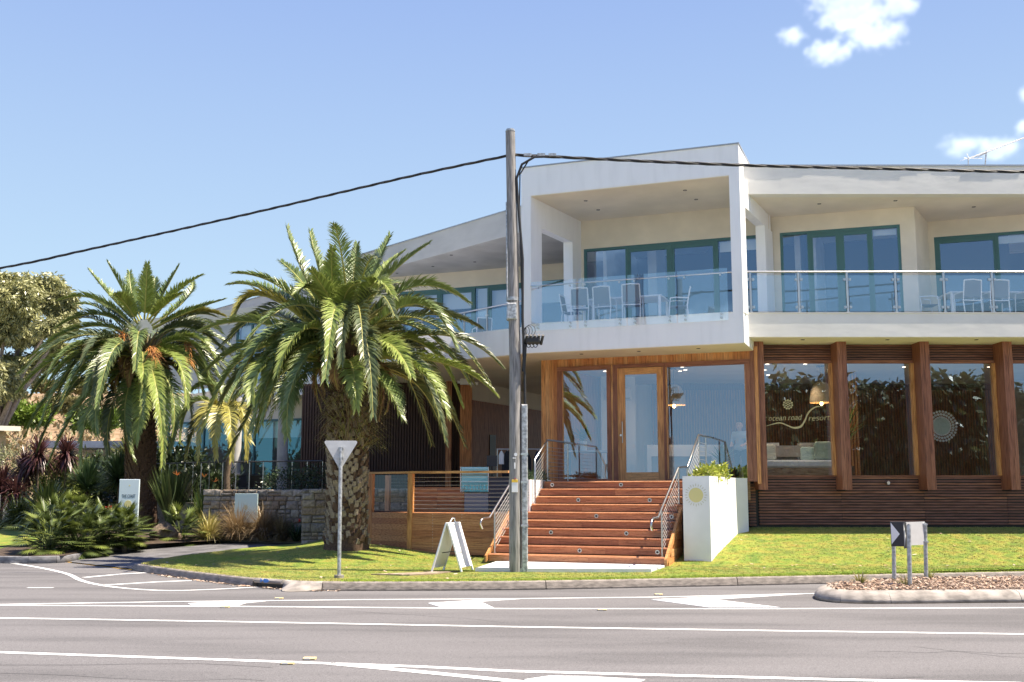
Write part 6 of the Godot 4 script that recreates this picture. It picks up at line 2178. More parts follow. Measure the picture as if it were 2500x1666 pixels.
	for k in 9:
		var t := k / 8.0
		var ring := []
		for j in 16:
			var a := -TAU * j / 16
			var r := sin(PI * clampf(t * 0.93 + 0.06, 0, 1)) * (0.34 + 0.07 * sin(a * 2.0 + t * 3.0) + 0.04 * sin(a * 5.0 + t * 7.0))
			ring.append(Vector3(-10.0 + cos(a) * r * 1.15, 0.12 + t * 0.7 + 0.06 * sin(a * 3.0), -31.2 + sin(a) * r))
		rings.append(ring)
	b.skin(rings, true)
	put_w(bo, "stone", b, M.boulder)
	# tall plants behind
	var bp := strap_plant("bird_of_paradise", "tall upright clump of strap leaves with orange blooms left of the stone wall", "plant", Vector3(-10.75, 0.6, -34.0), 330, 1.1, 2.1, 0.085, 1.1, 1.55, 0.3, Color(0.035, 0.06, 0.022), Color(0.13, 0.17, 0.055))
	b = MB.new()
	for q in [[-9.15, 2.0, -33.0], [-9.5, 2.15, -33.1], [-10.3, 2.2, -33.0]]:
		for k in 7:
			blade(b, Vector3(q[0], q[1], q[2]), Vector3(rf(-1, 1), rf(0.1, 1), rf(-0.2, 0.8)).normalized(), 0.2, 0.035, Color(0.75, 0.30, 0.10), 0.2, 2)
		b.tube([Vector3(q[0] - 0.3, 0.7, q[2]), Vector3(q[0] - 0.05, q[1] - 0.5, q[2]), Vector3(q[0], q[1], q[2])], 0.012, 5, Color(0.10, 0.14, 0.05))
	put_w(bp, "bloom", b, M.leaf_dull)
	strap_plant("strap_leaf_clump", "upright strap leaf clump with slim bright leaves right of the bird of paradise", "plant", Vector3(-9.5, 0.6, -33.3), 110, 0.8, 1.6, 0.06, 0.8, 1.5, 0.5, Color(0.05, 0.10, 0.03), Color(0.14, 0.18, 0.05))
	strap_plant("agapanthus", "large yellow green arching strap leaf clump at the edge of the left lawn", "plant", Vector3(-15.7, 0.55, -36.4), 620, 1.0, 1.9, 0.075, 0.35, 1.45, 1.5, Color(0.13, 0.17, 0.04), Color(0.26, 0.27, 0.075), "arching strap leaf clumps")
	strap_plant("agapanthus", "smaller arching strap leaf clump left of the large one, before the purple plants", "plant", Vector3(-16.8, 0.5, -36.7), 420, 0.8, 1.4, 0.065, 0.3, 1.4, 1.5, Color(0.13, 0.16, 0.04), Color(0.26, 0.26, 0.08), "arching strap leaf clumps")
	strap_plant("yucca", "spiky green yucca head behind the strap leaf clump", "yucca", Vector3(-15.1, 0.6, -38.2), 420, 0.8, 1.15, 0.06, -0.1, 1.5, 0.25, Color(0.07, 0.12, 0.04), Color(0.17, 0.24, 0.10), "spiky yuccas", 1.35)
	strap_plant("yucca", "dark spiky yucca nearest the left palm trunk", "yucca", Vector3(-13.7, 0.6, -37.4), 420, 0.8, 1.15, 0.06, -0.4, 1.5, 0.3, Color(0.03, 0.06, 0.025), Color(0.08, 0.12, 0.05), "spiky yuccas", 1.6)
	strap_plant("yucca", "yellowish spiky yucca half hidden by hanging palm fronds", "yucca", Vector3(-14.2, 0.6, -39.5), 160, 0.7, 1.0, 0.055, -0.4, 1.5, 0.3, Color(0.12, 0.15, 0.05), Color(0.28, 0.26, 0.08), "spiky yuccas", 2.5)
	var cord := "purple leaved cordylines on the left"
	for q in [[-18.3, -38.6, 1.5, "purple leaved cordyline at the left edge of the picture"], [-17.2, -38.9, 2.5, "tallest purple leaved cordyline, left of the yellow green bush"], [-16.5, -39.6, 2.6, "purple cordyline partly behind the tall one, towards the palm"], [-18.9, -38.0, 1.0, "lowest purple cordyline at the far left"], [-17.7, -38.3, 1.1, "purple cordyline low between the left edge and the tall one"], [-17.9, -39.4, 2.1, "purple cordyline behind the left edge one, below the grey shrub"]]:
		strap_plant("cordyline", q[3], "cordyline", Vector3(q[0], 0.55, q[1]), 340, 0.6, 1.0, 0.055, -1.0, 1.5, 1.1, Color(0.05, 0.02, 0.022), Color(0.15, 0.07, 0.065), cord, q[2])
	strap_plant("small_blooming_plant", "small plant with white and red blooms left of the coast sign", "flower", Vector3(-11.922, 0.854, -32.000), 40, 0.3, 0.6, 0.04, 0.7, 1.5, 0.6, Color(0.04, 0.07, 0.03), Color(0.08, 0.12, 0.05))
	var bl := MB.new()
	for q in [[Vector3(-12.000, 1.204, -31.900), 0], [Vector3(-11.904, 1.228, -31.900), 0], [Vector3(-11.792, 1.168, -31.900), 1], [Vector3(-11.737, 1.048, -31.900), 1], [Vector3(-11.847, 1.072, -31.900), 1], [Vector3(-11.708, 0.953, -31.900), 1], [Vector3(-11.806, 0.977, -31.900), 1]]:
		var o: Vector3 = q[0]
		for k in 14:
			blade(bl, o, Vector3(rf(-1, 1), rf(-0.6, 1), rf(-0.2, 1)).normalized(), 0.11, 0.06, Color(0.75, 0.72, 0.70) if q[1] == 1 else Color(0.45, 0.10, 0.06), 0.6, 2)
	put_w(get_node("small_blooming_plant"), "bloom", bl, M.leaf_dull)
	bush("leafy_bush", "rounded yellow green leafy bush between the purple plants and the palm", "bush", [[Vector3(-17.4, 2.2, -40.5), Vector3(0.8, 0.7, 0.7)], [Vector3(-16.7, 2.5, -40.6), Vector3(0.75, 0.6, 0.6)], [Vector3(-16.9, 1.4, -40.2), Vector3(1.3, 0.8, 0.8)]], 4200, 0.14, 0.075, Color(0.14, 0.18, 0.045), Color(0.26, 0.29, 0.08))
	bush("grey_bush", "pale grey green rounded shrub below the cream house", "bush", [[Vector3(-20.9, 2.6, -44.0), Vector3(1.3, 1.1, 1.2)], [Vector3(-22.6, 2.9, -44.0), Vector3(1.5, 1.1, 1.2)], [Vector3(-21.6, 1.5, -43.6), Vector3(2.6, 1.2, 1.2)]], 11000, 0.12, 0.04, Color(0.19, 0.20, 0.09), Color(0.30, 0.30, 0.15))
	bush("dark_hedge", "dark clipped hedge on the terrace behind the stone wall", "hedge", [[Vector3(-6.9, 1.95, -33.2), Vector3(0.9, 0.5, 0.4)], [Vector3(-5.7, 2.0, -32.6), Vector3(0.8, 0.55, 0.4)]], 3600, 0.09, 0.03, Color(0.025, 0.045, 0.02), Color(0.05, 0.08, 0.03))
	bush("dark_shrub", "dense dark shrub mass behind the left palm trunk", "bush", [[Vector3(-15.3, 1.8, -41.0), Vector3(1.6, 1.5, 0.9)], [Vector3(-13.4, 1.9, -40.0), Vector3(1.5, 1.5, 0.9)], [Vector3(-11.8, 1.8, -38.0), Vector3(1.4, 1.5, 0.8)], [Vector3(-10.4, 1.5, -36.3), Vector3(1.1, 1.1, 0.7)]], 15000, 0.22, 0.09, Color(0.022, 0.038, 0.016), Color(0.055, 0.08, 0.03))
	# planter shrubs
	var f := F0
	bush("planter_shrub", "bright lime green shrub growing over the rim of the right planter", "shrub", [[f * Vector3(4.88, 2.06, 1.2), Vector3(0.28, 0.2, 0.5)], [f * Vector3(4.88, 2.1, 0.35), Vector3(0.3, 0.24, 0.55)], [f * Vector3(4.88, 2.02, 1.9), Vector3(0.25, 0.18, 0.4)]], 1500, 0.10, 0.05, Color(0.22, 0.29, 0.03), Color(0.36, 0.36, 0.06))
	bush("planter_shrub", "darker green shrub at the back of the right planter by the window", "shrub", [[f * Vector3(4.86, 2.05, -0.75), Vector3(0.2, 0.2, 0.35)]], 450, 0.09, 0.045, Color(0.04, 0.08, 0.025), Color(0.08, 0.13, 0.03))
	bush("planter_shrub", "dark green low shrub in the left planter behind the pole", "shrub", [[f * Vector3(0.45, 2.05, 1.0), Vector3(0.26, 0.17, 0.5)], [f * Vector3(0.6, 2.06, 0.6), Vector3(0.26, 0.16, 0.4)]], 900, 0.08, 0.035, Color(0.03, 0.07, 0.02), Color(0.08, 0.12, 0.035))
	# weeds on the island
	for q in [[5.95, -18.6, 34, "dry weed clump at the nose of the traffic island"], [6.55, -18.1, 22, "small weed clump beside the front hazard post"], [7.5, -19.5, 20, "weed tuft at the foot of the rear hazard post"]]:
		strap_plant("weed_clump", q[3], "weed", Vector3(q[0], 0.17, q[1]), q[2] * 2, 0.1, 0.28, 0.018, 0.4, 1.4, 0.8, Color(0.22, 0.24, 0.06), Color(0.34, 0.28, 0.14), "weeds on the traffic island")
	# fallen leaves along the kerb and on the lawn
	var lf := MB.new()
	lf.quad(Vector3(-0.02, 0, 0.035), Vector3(0.02, 0.004, 0.035), Vector3(0.018, 0.008, -0.035), Vector3(-0.018, 0.0, -0.035))
	var xf: Array[Transform3D] = []
	var cols := PackedColorArray()
	for k in 420:
		var x := rf(-7.5, 16.0)
		var z := lerpf(line_at(kerb_pts, x) - 0.3, -26.5, rng.randf())
		if k < 260:
			x = rf(-7.6, -3.0)
			z = line_at(kerb_pts, x) + rf(0.02, 0.22)
			xf.append(Transform3D(Basis.from_euler(Vector3(rf(-0.3, 0.3), rf(0, TAU), rf(-0.3, 0.3))).scaled(Vector3.ONE * rf(0.5, 1.0)), Vector3(x, 0.015, z)))
		else:
			xf.append(Transform3D(Basis.from_euler(Vector3(rf(-0.3, 0.3), rf(0, TAU), rf(-0.3, 0.3))).scaled(Vector3.ONE * rf(0.5, 1.2)), Vector3(x, ground_y(x, z) + 0.035, z)))
		cols.append(Color(0.55, 0.45, 0.36).lerp(Color(0.36, 0.22, 0.14), rng.randf()))
	var fallen := scatter("fallen_leaves", lf.mesh(), M.leaf_dull, xf, cols, self)
	fallen.set_meta("label", "dry fallen leaves scattered along the gutter and over the lawn")
	fallen.set_meta("category", "leaves")
	# terrace railing above the stone wall
	var tr := thing("terrace_railing", "slim dark railing with steel posts on the terrace above the stone wall", "railing", Vector3(-8.5, 1.35, -34.2))
	var ra := [Vector3(-13.2, 0, -38.0), Vector3(-9.9, 0, -35.1), Vector3(-7.45, 0, -34.0), Vector3(-5.9, 0, -33.4)]
	for k in 3:
		var a: Vector3 = ra[k]
		var c: Vector3 = ra[k + 1]
		var cnt := int(a.distance_to(c) / 0.46)
		q_tube(tr, "handrail", M.charcoal, [a + Vector3(0, 2.66, 0), c + Vector3(0, 2.66, 0)], 0.026, 6)
		for j in cnt + 1:
			var o := a.lerp(c, float(j) / maxi(cnt, 1))
			q_tube(tr, "post", M.steel, [o + Vector3(0, 1.3, 0), o + Vector3(0, 2.64, 0)], 0.018, 6)

func lay_stones(sw: Node3D, stones: Array, f: Transform3D, u0: float, u1: float, v: float, y0: float, y1: float, h: float) -> void:
	var y := y0
	while y < y1 - 0.06:
		var rowh := minf(h * rf(0.65, 1.3), y1 - y)
		var u := u0
		while u < u1 - 0.03:
			var w := minf(rf(0.16, 0.46), u1 - u)
			var pieces := 2 if rowh > 0.19 and rng.randf() < 0.35 else 1
			for q in pieces:
				var hh := rowh / pieces
				var d := 0.09
				var bs := Basis(f.basis.x * (w - 0.018), f.basis.y * (hh - 0.016), f.basis.z * d * rf(0.7, 1.4))
				if rng.randf() < 0.5:
					bs = Basis(-bs.x, -bs.y, bs.z)
				put(sw, "stone", stones[rng.randi() % 6], M["stone_%d" % (rng.randi() % 5)], Transform3D(bs, f * Vector3(u + w / 2, y + hh * (q + 0.5), v)))
			u += w
		y += rowh

# ------------------------------------------------------------------ background
func branch(b: MB, a: Vector3, d: Vector3, l: float, r: float, depth: int, tips: Array) -> void:
	var m := a + d * l * 0.5 + Vector3(rf(-0.1, 0.1), rf(-0.05, 0.1), rf(-0.1, 0.1)) * l
	var e := a + d * l + Vector3(rf(-0.1, 0.1), 0, rf(-0.1, 0.1)) * l
	b.tube([a, m, e], [r, r * 0.8, r * 0.62], 6)
	if depth == 0:
		tips.append(e)
		return
	for k in 3:
		var q := (d + Vector3(rf(-0.8, 0.8), rf(-0.25, 0.6), rf(-0.8, 0.8))).normalized()
		branch(b, e, q, l * rf(0.6, 0.85), r * 0.6, depth - 1, tips)

func gum(label: String, o: Vector3, h: float, r: float, n: int, c0: Color, c1: Color, lumps: Array, group := "") -> void:
	var t := thing("gum_tree" if not group else "dark_tree", label, "tree", o, 0, group)
	var b := MB.new()
	var tips := []
	branch(b, o + Vector3(0, -0.3, 0), Vector3(0.05, 1, 0).normalized(), h * 0.4, r, 2, tips)
	for q in lumps:
		b.tube([o + Vector3(0, h * 0.33, 0), (o + Vector3(0, h * 0.4, 0)).lerp(q[0], 0.5) + Vector3(0, 0.3, 0), q[0]], [r * 0.5, r * 0.3, r * 0.1], 5)
	put_w(t, "trunk", b, M.gum_bark)
	var loc := []
	for q in lumps:
		loc.append([q[0] - o, q[1]])
	leaf_cloud("crown", t, loc, n, 0.62 if group else 0.30, 0.30 if group else 0.09, c0, c1, 0.5)

func background() -> void:
	var lumps := [[Vector3(-27.047, 11.886, -56.540), Vector3(1.38, 1.07, 1.24)], [Vector3(-26.821, 12.941, -59.390), Vector3(1.34, 0.94, 1.20)], [Vector3(-25.402, 12.105, -59.060), Vector3(0.85, 0.89, 0.76)], [Vector3(-27.402, 10.508, -57.020), Vector3(1.38, 0.89, 1.24)], [Vector3(-29.604, 11.342, -57.980), Vector3(2.01, 1.78, 1.81)], [Vector3(-24.416, 10.856, -57.800), Vector3(0.49, 0.54, 0.44)], [Vector3(-27.232, 10.407, -58.610), Vector3(0.94, 0.58, 0.84)], [Vector3(-27.929, 8.520, -59.150), Vector3(1.38, 0.80, 1.24)], [Vector3(-27.885, 7.544, -56.380), Vector3(1.56, 1.12, 1.41)], [Vector3(-24.672, 10.368, -56.110), Vector3(0.76, 0.49, 0.68)], [Vector3(-26.554, 9.005, -59.340), Vector3(0.67, 0.49, 0.60)], [Vector3(-28.136, 13.133, -57.730), Vector3(0.89, 0.56, 0.80)], [Vector3(-25.436, 9.662, -59.050), Vector3(0.58, 0.36, 0.52)]]
	gum("large pale eucalyptus tree with open crown behind the left palm", Vector3(-28.5, 0.4, -58), 9.5, 0.42, 75000, Color(0.22, 0.225, 0.085), Color(0.40, 0.39, 0.19), lumps)
	# scrub on the hillside
	var k := 0
	for q in [[Vector3(-28.378, 6.088, -62.000), 1.43], [Vector3(-30.779, 6.327, -62.000), 1.91], [Vector3(-29.656, 7.326, -70.000), 1.08], [Vector3(-32.122, 9.519, -80.000), 1.38], [Vector3(-37.411, 10.006, -85.000), 0.98], [Vector3(-40.321, 9.348, -85.000), 1.31], [Vector3(-25.095, 5.983, -64.000), 1.48]]:
		var names_ := ["bright green hillside shrub above the cream house roof", "green hillside shrub at the left picture edge", "olive hillside shrub behind the left palm fronds", "pale hillside shrub high behind the left palm", "small hillside shrub on the dry slope", "hillside shrub under the eucalyptus crown", "green hillside shrub low behind the left palm"]
		var g := Color(0.13, 0.19, 0.03) if k in [0, 1, 6] else Color(0.20, 0.18, 0.08)
		bush("hillside_shrub", names_[k], "bush", [[q[0], Vector3(q[1], q[1] * 0.42, q[1] * 0.6)]], 2600, 0.3, 0.13, g, g * 1.7, "shrubs on the dry hillside")
		k += 1
	# cream house on the left
	var h := thing("cream_house", "cream low house with shallow pitched roof at the left edge", "house", Vector3(-25.5, 0.8, -50))
	var f := frame(-23.7, -50.0, -35.0)
	fb(h, "wall", M.house_wall, f, -13, 0.0, -6, 0.0, 0.5, 4.5)
	var b := MB.new()
	b.hexa([f * Vector3(-13.5, 4.5, 0.6), f * Vector3(0.5, 4.5, 0.6), f * Vector3(0.5, 4.9, -6.5), f * Vector3(-13.5, 4.9, -6.5), f * Vector3(-13.5, 4.72, 0.6), f * Vector3(0.5, 4.72, 0.6), f * Vector3(0.5, 5.1, -6.5), f * Vector3(-13.5, 5.1, -6.5)])
	put_w(h, "roof", b, M.cushion_cream)
	for u in [-1.9, -3.4]:
		var w := sub(h, "window")
		fb(w, "frame", M.white_paint, f, u - 0.62, u + 0.62, 0.0, 0.05, 2.9, 3.85)
		fb(w, "pane", M.charcoal, f, u - 0.53, u + 0.53, 0.045, 0.06, 2.98, 3.77)
	q_tube(h, "flue", M.galvanised, [f * Vector3(-2.0, 4.7, -3), f * Vector3(-2.0, 6.1, -3), f * Vector3(-1.8, 6.2, -3)], 0.07, 8)
	var h2 := thing("grey_carport", "blue grey flat roofed carport behind the purple plants", "carport", Vector3(-19.5, 0.8, -52))
	f = frame(-24.2, -55.0, -6.0)
	fb(h2, "roof", M.blue_roof, f, 0.0, 7.4, -7.0, 0.0, 3.95, 4.3)
	fb(h2, "roof_edge", M.white_paint, f, 4.8, 7.6, 0.0, 0.12, 3.55, 3.72)
	fb(h2, "wall", M.grey_render, f, 0.2, 5.0, -3.2, -3.0, 0.6, 3.95)
	fb(h2, "dark_bay", M.charcoal, f, 5.0, 7.2, -4.2, -4.0, 0.6, 3.95)
	for u in [4.9, 7.3]:
		fb(h2, "post", M.white_paint, f, u, u + 0.12, -0.2, -0.08, 0.6, 3.95)
	var fe := thing("boundary_wall", "low tan rendered wall in shade at the left edge", "wall", Vector3(-22.0, 0.5, -39.8))
	fb(fe, "wall", M.warm_wall, Transform3D(), -30.0, -18.2, -40.6, -40.4, 0.3, 1.75)
	# trees across the road, seen only in the shop windows
	k = 0
	for q in [[15.5, 21.0, 6.6], [19.5, 20.0, 9.6], [24.5, 21.5, 9.4], [29.5, 20.0, 10.0], [35.0, 22.0, 9.2], [41.0, 21.0, 9.8], [47.0, 22.5, 8.6]]:
		var nm := ["rounded dark tree across the road, smallest and leftmost as mirrored", "second dark tree across the road mirrored in the shop window", "third dark tree across the road mirrored in the shop window", "tallest dark tree across the road mirrored by the middle panes", "fifth dark tree across the road mirrored in the right panes", "sixth dark tree across the road mirrored at the right edge", "last dark tree across the road beyond the right edge"]
		var o := Vector3(q[0], 0.1, q[1])
		var lm := [[o + Vector3(0, q[2] * 0.55, 0), Vector3(2.6, q[2] * 0.42, 2.4)], [o + Vector3(-1.6, q[2] * 0.62, 0.3), Vector3(1.7, q[2] * 0.3, 1.6)], [o + Vector3(1.7, q[2] * 0.68, -0.3), Vector3(1.6, q[2] * 0.3, 1.6)], [o + Vector3(0.2, q[2] * 0.25, -0.8), Vector3(2.8, q[2] * 0.25, 1.8)]]
		gum(nm[k], o, q[2], 0.25, 13000, Color(0.07, 0.09, 0.035), Color(0.19, 0.19, 0.08), lm, "dark trees across the road")
		k += 1
	# aerials
	var an := thing("tv_antenna", "white multi element television antenna on the right roof", "antenna", Vector3(13.9, 9.8, -29.5))
	var m0 := Vector3(13.536, 10.918, -29.500)
	var m1 := Vector3(13.624, 11.404, -29.500)
	q_tube(an, "mast", M.galvanised, [m0 + Vector3(0, -0.1, 0), m1], 0.018, 6)
	q_tube(an, "mast", M.galvanised, [Vector3(13.078, 10.918, -29.500), Vector3(13.083, 11.198, -29.500)], 0.014, 6)
	var b0 := Vector3(13.176, 11.185, -29.500)
	var b1 := Vector3(14.961, 11.868, -29.500)
	q_tube(an, "boom", M.galvanised, [b0, b1], 0.016, 6)
	q_tube(an, "brace", M.galvanised, [Vector3(13.366, 11.210, -29.500), Vector3(13.900, 11.478, -29.500)], 0.01, 5)
	for j in 15:
		var o := b0.lerp(b1, (j + 1.2) / 16.0)
		q_tube(an, "element", M.white_paint, [o + Vector3(-0.24, 0.02, -0.5), o + Vector3(0.24, 0.02, 0.5)], 0.0055, 5)
	for q in [[Vector3(12.965, 11.185, -29.500), Vector3(13.481, 11.173, -29.500)], [Vector3(12.742, 10.985, -29.500), Vector3(13.387, 10.979, -29.500)], [Vector3(13.055, 11.319, -29.500), Vector3(13.115, 11.137, -29.500)]]:
		q_tube(an, "reflector", M.white_paint, q, 0.01, 5)
	var an2 := thing("roof_aerial", "thin small aerial on the roof behind the right palm", "antenna", Vector3(-8.064, 11.155, -45.000))
	q_tube(an2, "mast", M.galvanised, [Vector3(-8.062, 11.065, -45.000), Vector3(-8.061, 11.768, -45.000)], 0.014, 5)
	for q in [[Vector3(-8.130, 11.695, -45.000), Vector3(-7.988, 11.677, -45.000)], [Vector3(-8.128, 11.605, -45.000), Vector3(-7.986, 11.587, -45.000)], [Vector3(-8.126, 11.515, -45.000), Vector3(-7.984, 11.497, -45.000)], [Vector3(-8.123, 11.425, -45.000), Vector3(-7.982, 11.407, -45.000)]]:
		q_tube(an2, "element", M.galvanised, q, 0.012, 4)

# ------------------------------------------------------------------ furniture on the balconies and the deck
func make_chair(label: String, at: Vector3, turn: float, group: String, dark := false) -> Node3D:
	var t := thing("dining_chair", label, "chair", at, turn, group)
	var fr: Material = M.charcoal if dark else M.alu_white
	var sl: Material = M.black if dark else M.sling
	for s in [-1.0, 1.0]:
		var b := MB.new()
		b.tube([Vector3(s * 0.24, 0.0, 0.25), Vector3(s * 0.24, 0.43, 0.22), Vector3(s * 0.25, 0.64, 0.20)], 0.014, 6)
		put_l(t, "front_leg", b, fr)
		b = MB.new()
		b.tube([Vector3(s * 0.22, 0.0, -0.28), Vector3(s * 0.23, 0.43, -0.22), Vector3(s * 0.22, 0.93, -0.31)], 0.015, 6)
		put_l(t, "rear_leg", b, fr)
		b = MB.new()
		b.tube([Vector3(s * 0.25, 0.64, 0.20), Vector3(s * 0.25, 0.655, 0.05), Vector3(s * 0.235, 0.64, -0.25)], 0.016, 6)
		put_l(t, "armrest", b, fr)
	var m := MB.new()
	m.tube([Vector3(-0.22, 0.93, -0.31), Vector3(0, 0.945, -0.325), Vector3(0.22, 0.93, -0.31)], 0.017, 6)
	put_l(t, "top_rail", m, fr)
	m = MB.new()
	m.tube([Vector3(-0.23, 0.43, -0.22), Vector3(0.23, 0.43, -0.22)], 0.013, 6)
	put_l(t, "seat_rail", m, fr)
	m = MB.new()
	m.box(Vector3(0, 0.44, 0.0), Vector3(0.44, 0.015, 0.44))
	put_l(t, "seat", m, sl)
	m = MB.new()
	m.hexa([Vector3(-0.21, 0.5, -0.228), Vector3(0.21, 0.5, -0.228), Vector3(0.21, 0.5, -0.242), Vector3(-0.21, 0.5, -0.242), Vector3(-0.205, 0.91, -0.3), Vector3(0.205, 0.91, -0.3), Vector3(0.205, 0.91, -0.314), Vector3(-0.205, 0.91, -0.314)])
	put_l(t, "backrest", m, sl)
	return t

func make_table(label: String, at: Vector3, turn: float, w: float, d: float, h := 0.74) -> void:
	var t := thing("dining_table", label, "table", at, turn, "outdoor dining tables")
	var b := MB.new()
	b.bevel(Vector3(0, h - 0.02, 0), Vector3(w, 0.04, d), 0.008)
	put_l(t, "table_top", b, M.alu_white)
	for x in [-1.0, 1.0]:
		for z in [-1.0, 1.0]:
			b = MB.new()
			b.box(Vector3(x * (w / 2 - 0.05), h / 2 - 0.02, z * (d / 2 - 0.05)), Vector3(0.06, h - 0.04, 0.06))
			put_l(t, "leg", b, M.alu_white)

func furniture() -> void:
	var f := F0
	var a := deg_to_rad(-20.75)   # the turn of the box
	var grp := "white framed balcony chairs in the projecting box"
	var c0 := make_chair("white framed chair with its back to the road, leftmost of three in the box balcony", f * Vector3(1.35, 5.95, -0.75), a + PI + 0.1, grp)
	c0.rotation.y = a + 0.1 + PI
	dup_chair(c0, f * Vector3(1.98, 5.95, -0.75), a - 0.05 + PI, "white framed chair with its back to the road, second in the box balcony")
	dup_chair(c0, f * Vector3(2.72, 5.95, -0.7), a + 0.12 + PI, "white framed chair with its back to the road, third from the left in the box")
	dup_chair(c0, f * Vector3(3.75, 5.95, -1.35), a - PI / 2 + 0.25, "white framed chair at the right end of the box balcony table")
	dup_chair(c0, f * Vector3(0.95, 5.95, -1.3), a + PI / 2, "white framed chair at the left end of the box balcony table")
	make_table("long white dining table on the box balcony behind the chairs", f * Vector3(2.35, 5.95, -1.45), a, 2.1, 0.95)
	var grp2 := "white framed chairs on the right balcony"
	var c1 := dup_chair(c0, Vector3(11.55, 6.04, -26.55), PI + 0.05, "white framed chair with its back to the road, first on the right balcony")
	c1.set_meta("group", grp2)
	for q in [[12.28, -26.6, PI - 0.04, "white framed chair with its back to the road, second on the right balcony"], [13.1, -26.55, PI + 0.08, "white framed chair at the right edge of the picture on the balcony"], [10.75, -27.2, PI / 2, "white framed chair at the left end of the right balcony table"]]:
		var c := dup_chair(c0, Vector3(q[0], 6.04, q[1]), q[2], q[3])
		c.set_meta("group", grp2)
	make_table("white dining table on the right balcony", Vector3(12.6, 6.04, -27.2), 0.0, 2.8, 0.9)
	var c3 := dup_chair(c0, Vector3(-0.9, 5.9, -31.6), PI + 0.3, "white framed chair on the left balcony beside the pole")
	c3.set_meta("group", "white framed chairs on the left balcony")
	make_table("small white table on the left balcony beside the pole", Vector3(0.2, 5.9, -31.4), 0.2, 0.7, 0.7, 0.55)
	# dark chairs on the lower terrace
	var d0 := make_chair("dark chair on the lower terrace behind the railing, left one", Vector3(-9.2, 1.35, -36.4), 0.4, "dark chairs on the lower terrace", true)
	for q in [[-8.3, -36.0, -0.6, "dark chair on the lower terrace beside the round column"], [-8.8, -37.2, PI, "dark chair behind the others on the lower terrace"]]:
		dup_chair(d0, Vector3(q[0], 1.35, q[1]), q[2], q[3])
	# deck fittings
	var D := 1.205
	var bc := thing("timber_counter", "red brown boarded timber counter on the deck behind the cables", "counter", Vector3(-1.9, D, -27.6))
	for r in 5:
		for h in 2:
			fb(bc, "board", M["merbau_h_%d" % ((r + h) % 3)], Transform3D(), -2.62 + 0.70 * h, -1.925 + 0.70 * h, -27.62, -27.6 + 0.002 * h, D + 0.118 * r, D + 0.114 + 0.118 * r)
	fb(bc, "body", M.batten_h_2, Transform3D(), -2.6, -1.24, -28.1, -27.62, D, D + 0.56)
	fb(bc, "top", M.merbau_h_1, Transform3D(), -2.64, -1.21, -28.12, -27.59, D + 0.592, D + 0.615)
	var fd := thing("display_fridge", "glass fronted display cabinet with white base behind the deck balustrade", "display cabinet", Vector3(-0.97, D, -27.6))
	fb(fd, "base", M.desk_grey, Transform3D(), -1.215, -0.605, -28.1, -27.5, D, D + 0.46)
	fb(fd, "base_trim", M.black, Transform3D(), -1.215, -0.605, -28.1, -27.51, D + 0.461, D + 0.5)
	fb(fd, "back", M.pale_teal, Transform3D(), -1.31, -0.605, -28.1, -28.05, D + 0.5, 2.34)
	for y in [1.95, 2.3]:
		fb(fd, "shelf", M.alu_white, Transform3D(), -1.3, -0.61, -28.04, -27.56, y, y + 0.02)
	fpane(fd, "pane", M.green_glass, Transform3D(), -1.32, -0.605, -27.52, D + 0.5, 2.34)
	for q in [-1.318, -0.607]:
		fb(fd, "edge", M.alu_white, Transform3D(), q - 0.008, q + 0.008, -27.53, -27.51, D + 0.5, 2.34)
	for k in 22:
		fb(fd, "bottle", M.blind if k % 3 else M.green_glass, Transform3D(), -1.27 + 0.03 * k, -1.25 + 0.03 * k, -27.9, -27.85, D + 0.52, D + 0.68)
	var cab := thing("dark_cabinet", "dark blue grey boarded cabinet to the right of the display fridge", "cabinet", Vector3(-0.1, D, -27.7))
	for r in 7:
		fb(cab, "board", M.slate_blue, Transform3D(), -0.598, 0.5, -28.2, -27.5 - 0.002 * (r % 2), D + 0.122 * r, D + 0.118 + 0.122 * r)
	fb(cab, "top", M.charcoal, Transform3D(), -0.6, 0.52, -28.22, -27.48, D + 0.855, D + 0.88)
	var mo := thing("register_screen", "dark register screen standing on the dark cabinet left of the pole", "screen", Vector3(-0.52, D + 0.88, -27.8))
	fb(mo, "screen", M.charcoal, Transform3D(), -0.655, -0.385, -27.82, -27.78, 2.36, 2.64)
	fb(mo, "foot", M.black, Transform3D(), -0.6, -0.45, -27.9, -27.7, D + 0.881, D + 0.9)
	fb(mo, "stem", M.black, Transform3D(), -0.55, -0.49, -27.82, -27.8, D + 0.9, 2.36)
	var rk := thing("clothes_rack", "steel clothes rail behind the pole on the deck", "rack", Vector3(0.2, 1.21, -28.5))
	q_tube(rk, "rail", M.steel, [Vector3(-0.41, 2.83, -28.5), Vector3(0.76, 2.83, -28.5)], 0.018, 6)
	for x in [-0.39, 0.74]:
		q_tube(rk, "upright", M.steel, [Vector3(x, 1.21, -28.5), Vector3(x, 2.83, -28.5)], 0.016, 6)
	for q in [[-0.28, "white_paint", "white garment hanging at the left end of the clothes rail", 0.35, 0.15], [-0.12, "cloth_black", "black garment hanging beside the white one on the rail", 0.7, 0.3], [0.38, "cloth_black", "black jacket hanging on the rail right of the pole", 0.62, 0.26], [0.68, "cloth_navy", "navy garment hanging at the right end of the rail", 0.75, 0.24]]:
		var g := thing("hanging_garment", q[2], "garment", Vector3(q[0], 2.83 - q[3], -28.45), 0, "garments on the clothes rail")
		var b := MB.new()
		var rings := []
		for k in 7:
			var t := k / 6.0
			var y: float = 2.78 - q[3] * t
			var w: float = q[4] * (0.25 + 0.75 * smooth(0.0, 0.3, t)) * 0.5
			var ring := []
			for j in 10:
				var an := -TAU * j / 10
				ring.append(Vector3(q[0] + cos(an) * w, y, -28.45 + sin(an) * 0.07 * (0.4 + 0.6 * t)))
			rings.append(ring)
